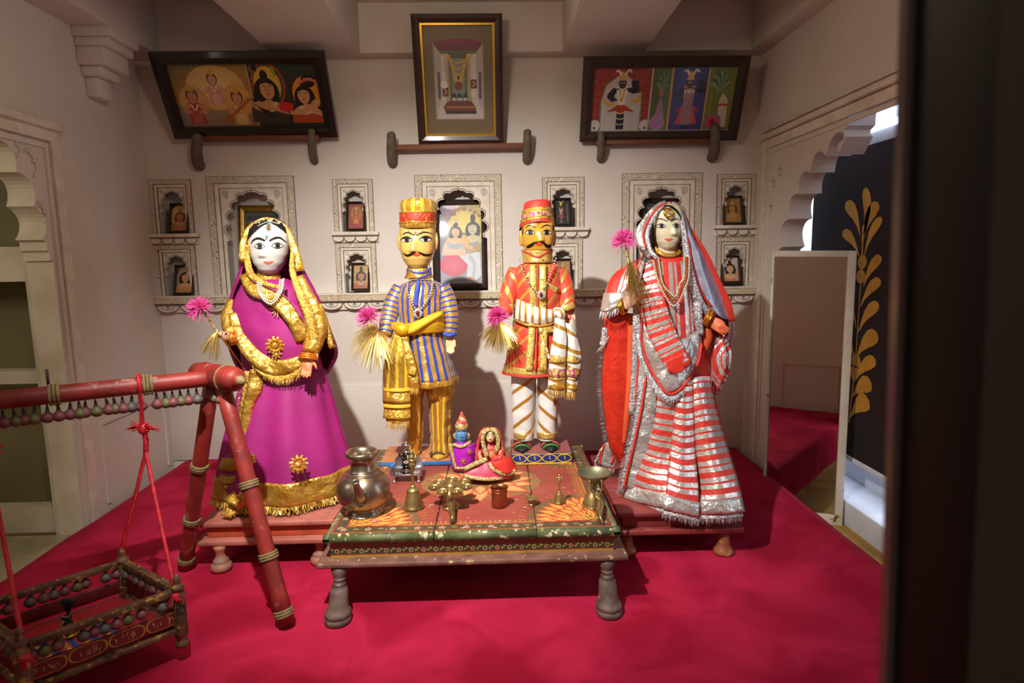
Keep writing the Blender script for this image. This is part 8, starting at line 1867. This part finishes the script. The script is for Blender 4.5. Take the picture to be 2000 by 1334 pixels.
for z_, R in ((60, 9), (74, 9.5)):
    v = []; n = 24
    for r_, zz in ((R, -3.5), (R*.8, -.5), (R*.4, 1.6), (.4, 2.4)):
        for i in range(n): rr = r_*(1+.07*(1 if i % 2 else -1)*(r_/R)); v.append(c+Vector((cos(2*pi*i/n)*rr*k, sin(2*pi*i/n)*rr*k, (z_+zz)*k)))
    o = mk('parasol', v, ringfaces(n, 4, True, False, True), 'silver_bright', th); mod_solid(o, .0006)
turned('small_cup', [(0, 26*k), (4*k, 27*k), (5*k, 32*k), (4.4*k, 32*k), (0, 28*k)], c+Vector((-29*k, -6*k, 0)), 'board_blue', th, 14)
# ------------------------------------------------------------------ the small seated pair
M('blue_skin', '4b8fc4', .45, c2='3f80b6', scale=20, coat=.2); M('purple_satin', 'a81cae', .4, .1, c2='9814a0', scale=12, sheen=.3); M('lace_cream', 'd6c08a', .5, .2, c2='8a7a3a', scale=160, lo=.4, hi=.55, bump=1.0, bscale=200, bdist=.003); M('brocade_red', 'b8323a', .5, .1, c2='d8a05a', scale=60, lo=.50, hi=.62, bump=.6, bscale=80); M('pink_satin', 'cf4a66', .45, c2='c23a58', scale=10, sheen=.3); M('bride_face', 'e8c493', .4)
def small_blue():
    c = base(900, 918); Y = c.y; r = thing('blue_faced_doll', 'small blue faced doll in a magenta wrap and pointed turban', 'doll', c.to_tuple())
    garment('pedestal', [(918, 886, 914, Y, .034), (900, 886, 914, Y, .034)], 'blue_skin', r, cap=True, n=24)
    garment('body', [(916, 884, 922, Y, .042), (890, 882, 924, Y, .046), (870, 884, 920, Y, .040), (861, 894, 910, Y, .022)], 'purple_satin', r, cap=True, n=32)
    cloth('wrap', [[(882, 868, Y-.022), (900, 872, Y-.042), (918, 868, Y-.040), (928, 864, Y-.022)], [(879, 890, Y-.022), (899, 893, Y-.050), (918, 890, Y-.048), (929, 884, Y-.024)], [(884, 914, Y-.026), (900, 915, Y-.050), (916, 912, Y-.048), (927, 905, Y-.024)]], 'purple_satin', r, wr=.003, wf=30, thick=.002)
    band('wrap_border', [(880, 866, Y-.028), (884, 890, Y-.040), (890, 914, Y-.048)], 6, 'lace_cream', r); band('wrap_border', [(888, 914, Y-.052), (904, 914, Y-.058), (920, 910, Y-.052)], 5, 'lace_cream', r); band('wrap_border', [(884, 868, Y-.034), (900, 872, Y-.048), (910, 869, Y-.046), (920, 862, Y-.034)], 6, 'lace_cream', r)
    for px, py, s in ((905, 901, 7), (917, 882, 6)): rosette('foil_flower', px, py, Y-.056, s, 'gold_cloth', r, 6)
    h = Head(901.5, 836, 866, 12.2, Y, .030, [(0, .35, .4), (.12, .62, .75), (.35, .92, .98), (.6, 1, 1), (.85, .92, .9), (1, .7, .7)], (.6, .38, .008, .0025, .004, 0)); hd = h.mesh('head', 'blue_skin', r, 32, 24)
    for s_ in (-1, 1):
        limb('ear', [(901.5+s_*12, 846, Y), (901.5+s_*14, 851, Y), (901.5+s_*11.5, 857, Y)], [2, 3, 2], 'lace_cream', hd, 8)
        h.paint('eye', [(901.5+s_*5.2+3*cos(t), 846.5+1.6*sin(t)) for t in [2*pi*i/10 for i in range(10)]], 'paint_white', hd, .0008); h.paint('iris', [(901.5+s_*5.2+1.2*cos(t), 846.5+1.4*sin(t)) for t in [2*pi*i/8 for i in range(8)]], 'paint_black', hd, .0014); h.stroke('eyebrow', [(901.5+s_*2.2, 843.5), (901.5+s_*5.5, 842), (901.5+s_*9, 844)], 1, 'paint_black', hd, .001, 3)
    h.stroke('moustache', [(897.5, 855), (901.5, 853.6), (905.5, 855)], [.8, 1.4, .8], 'paint_black', hd, .0016, 3); h.paint('lips', [(899, 856), (904, 856), (901.5, 858)], 'paint_red', hd, .001)
    garment('turban_roll', [(838, 891, 912.5, Y, .027), (833, 889.5, 914, Y, .031), (828, 890.5, 912.5, Y, .028)], 'lace_cream', r, n=32)
    STR('turban_stripe', 'b83a34', [(.016, 0, .006, 'd8b078', .3, .4)], 'V', rough=.5, slant=.25); garment('turban', [(830, 890, 913, Y, .027), (822, 893.5, 910, Y, .021), (815, 897, 907.5, Y, .013), (809, 899, 904, Y, .007), (805, 900.5, 902.5, Y, .002)], 'turban_stripe', r, n=32)
small_blue()
def small_bride():
    c = base(957, 933); Y = c.y; r = thing('bride_doll', 'small seated bride doll in red veil with gold lace', 'doll', c.to_tuple())
    garment('body', [(928, 910, 1006, Y+.01, .075), (915, 918, 990, Y+.015, .070), (895, 930, 984, Y+.02, .055), (875, 934, 980, Y+.02, .045), (862, 946, 968, Y+.015, .025)], 'brocade_red', r, cap=True, n=40)
    cloth('skirt', [[(922, 905, Y-.045), (945, 900, Y-.065), (970, 905, Y-.06), (985, 915, Y-.04)], [(908, 922, Y-.065), (940, 920, Y-.085), (970, 922, Y-.08), (992, 926, Y-.05)], [(902, 932, Y-.075), (938, 936, Y-.098), (970, 934, Y-.09), (998, 932, Y-.055)]], 'pink_satin', r, wr=.010, wf=24, thick=.003)
    band('skirt_border', [(904, 928, Y-.078), (930, 934, Y-.098), (955, 936, Y-.10), (980, 933, Y-.08)], 7, 'lace_cream', r)
    rows = []
    for py, xl, xr, dF, dB in ((835, 946, 968, -.01, .03), (842, 939, 975, -.03, .045), (858, 933, 981, -.03, .05), (880, 929, 986, -.035, .055), (905, 928, 988, -.035, .06), (924, 926, 996, -.03, .06)):
        cx = (xl+xr)/2; rows.append([(xl+5, py, Y+dF), (xl, py, Y+dF+.03), (xl+(cx-xl)*.4, py, Y+dB), (cx, py, Y+dB+.005), (xr-(xr-cx)*.4, py, Y+dB), (xr, py, Y+dF+.03), (xr-5, py, Y+dF)])
    cloth('veil', rows, 'brocade_red', r, .003, 4, 4, wr=.003, wf=30)
    band('veil_lace', [(956, 837, Y-.035), (945, 846, Y-.042), (943, 864, Y-.045), (948, 880, Y-.05), (952, 892, Y-.055)], 8, 'lace_cream', r); band('veil_lace', [(958, 837, Y-.035), (969, 845, Y-.042), (973, 864, Y-.045), (968, 882, Y-.05)], 8, 'lace_cream', r)
    band('veil_lace', [(906, 917, Y-.075), (930, 905, Y-.078), (952, 897, Y-.07)], 9, 'lace_cream', r); band('veil_lace', [(955, 905, Y-.075), (968, 920, Y-.09), (990, 926, Y-.075), (1008, 918, Y-.05)], 7, 'lace_cream', r)
    cloth('veil_end', [[(960, 888, Y-.06), (980, 890, Y-.06), (998, 895, Y-.035)], [(962, 906, Y-.075), (985, 910, Y-.078), (1005, 908, Y-.04)], [(972, 920, Y-.085), (992, 925, Y-.078), (1010, 916, Y-.04)]], 'red_cloth', r, wr=.006, wf=30, thick=.002)
    h = Head(957.5, 837, 864, 10.8, Y-.012, .026, WOMAN_PROF, (.56, .36, .006, .002, .0035, 0)); hd = h.mesh('head', 'bride_face', r, 32, 24)
    h.stroke('hair', [(947.5, 850), (950, 843), (957.5, 839), (965, 843), (967.5, 850)], 3, 'hair_black', hd, .001, 3)
    for s_ in (-1, 1):
        h.paint('eye', [(957.5+s_*4.6+2.4*cos(t), 851+1.3*sin(t)) for t in [2*pi*i/10 for i in range(10)]], 'paint_white', hd, .0008); h.paint('iris', [(957.5+s_*4.6+1*cos(t), 851+1.2*sin(t)) for t in [2*pi*i/8 for i in range(8)]], 'paint_black', hd, .0014); h.stroke('eyebrow', [(957.5+s_*2, 848.5), (957.5+s_*5, 847), (957.5+s_*8, 849)], 1, 'paint_black', hd, .001, 3)
    h.paint('lips', [(954.5, 858), (957.5, 857), (960.5, 858), (957.5, 860)], 'paint_red', hd, .001); h.paint('forehead_dot', [(957.5+.8*cos(t), 847.5+.8*sin(t)) for t in [2*pi*i/8 for i in range(8)]], 'paint_red', hd, .0012)
    limb('arm', [(936, 880, Y-.03), (938, 896, Y-.055), (950, 900, Y-.07)], [6, 6, 4], 'brocade_red', r, 10); limb('arm', [(979, 880, Y-.03), (977, 894, Y-.055), (964, 898, Y-.07)], [6, 6, 4], 'brocade_red', r, 10)
small_bride()
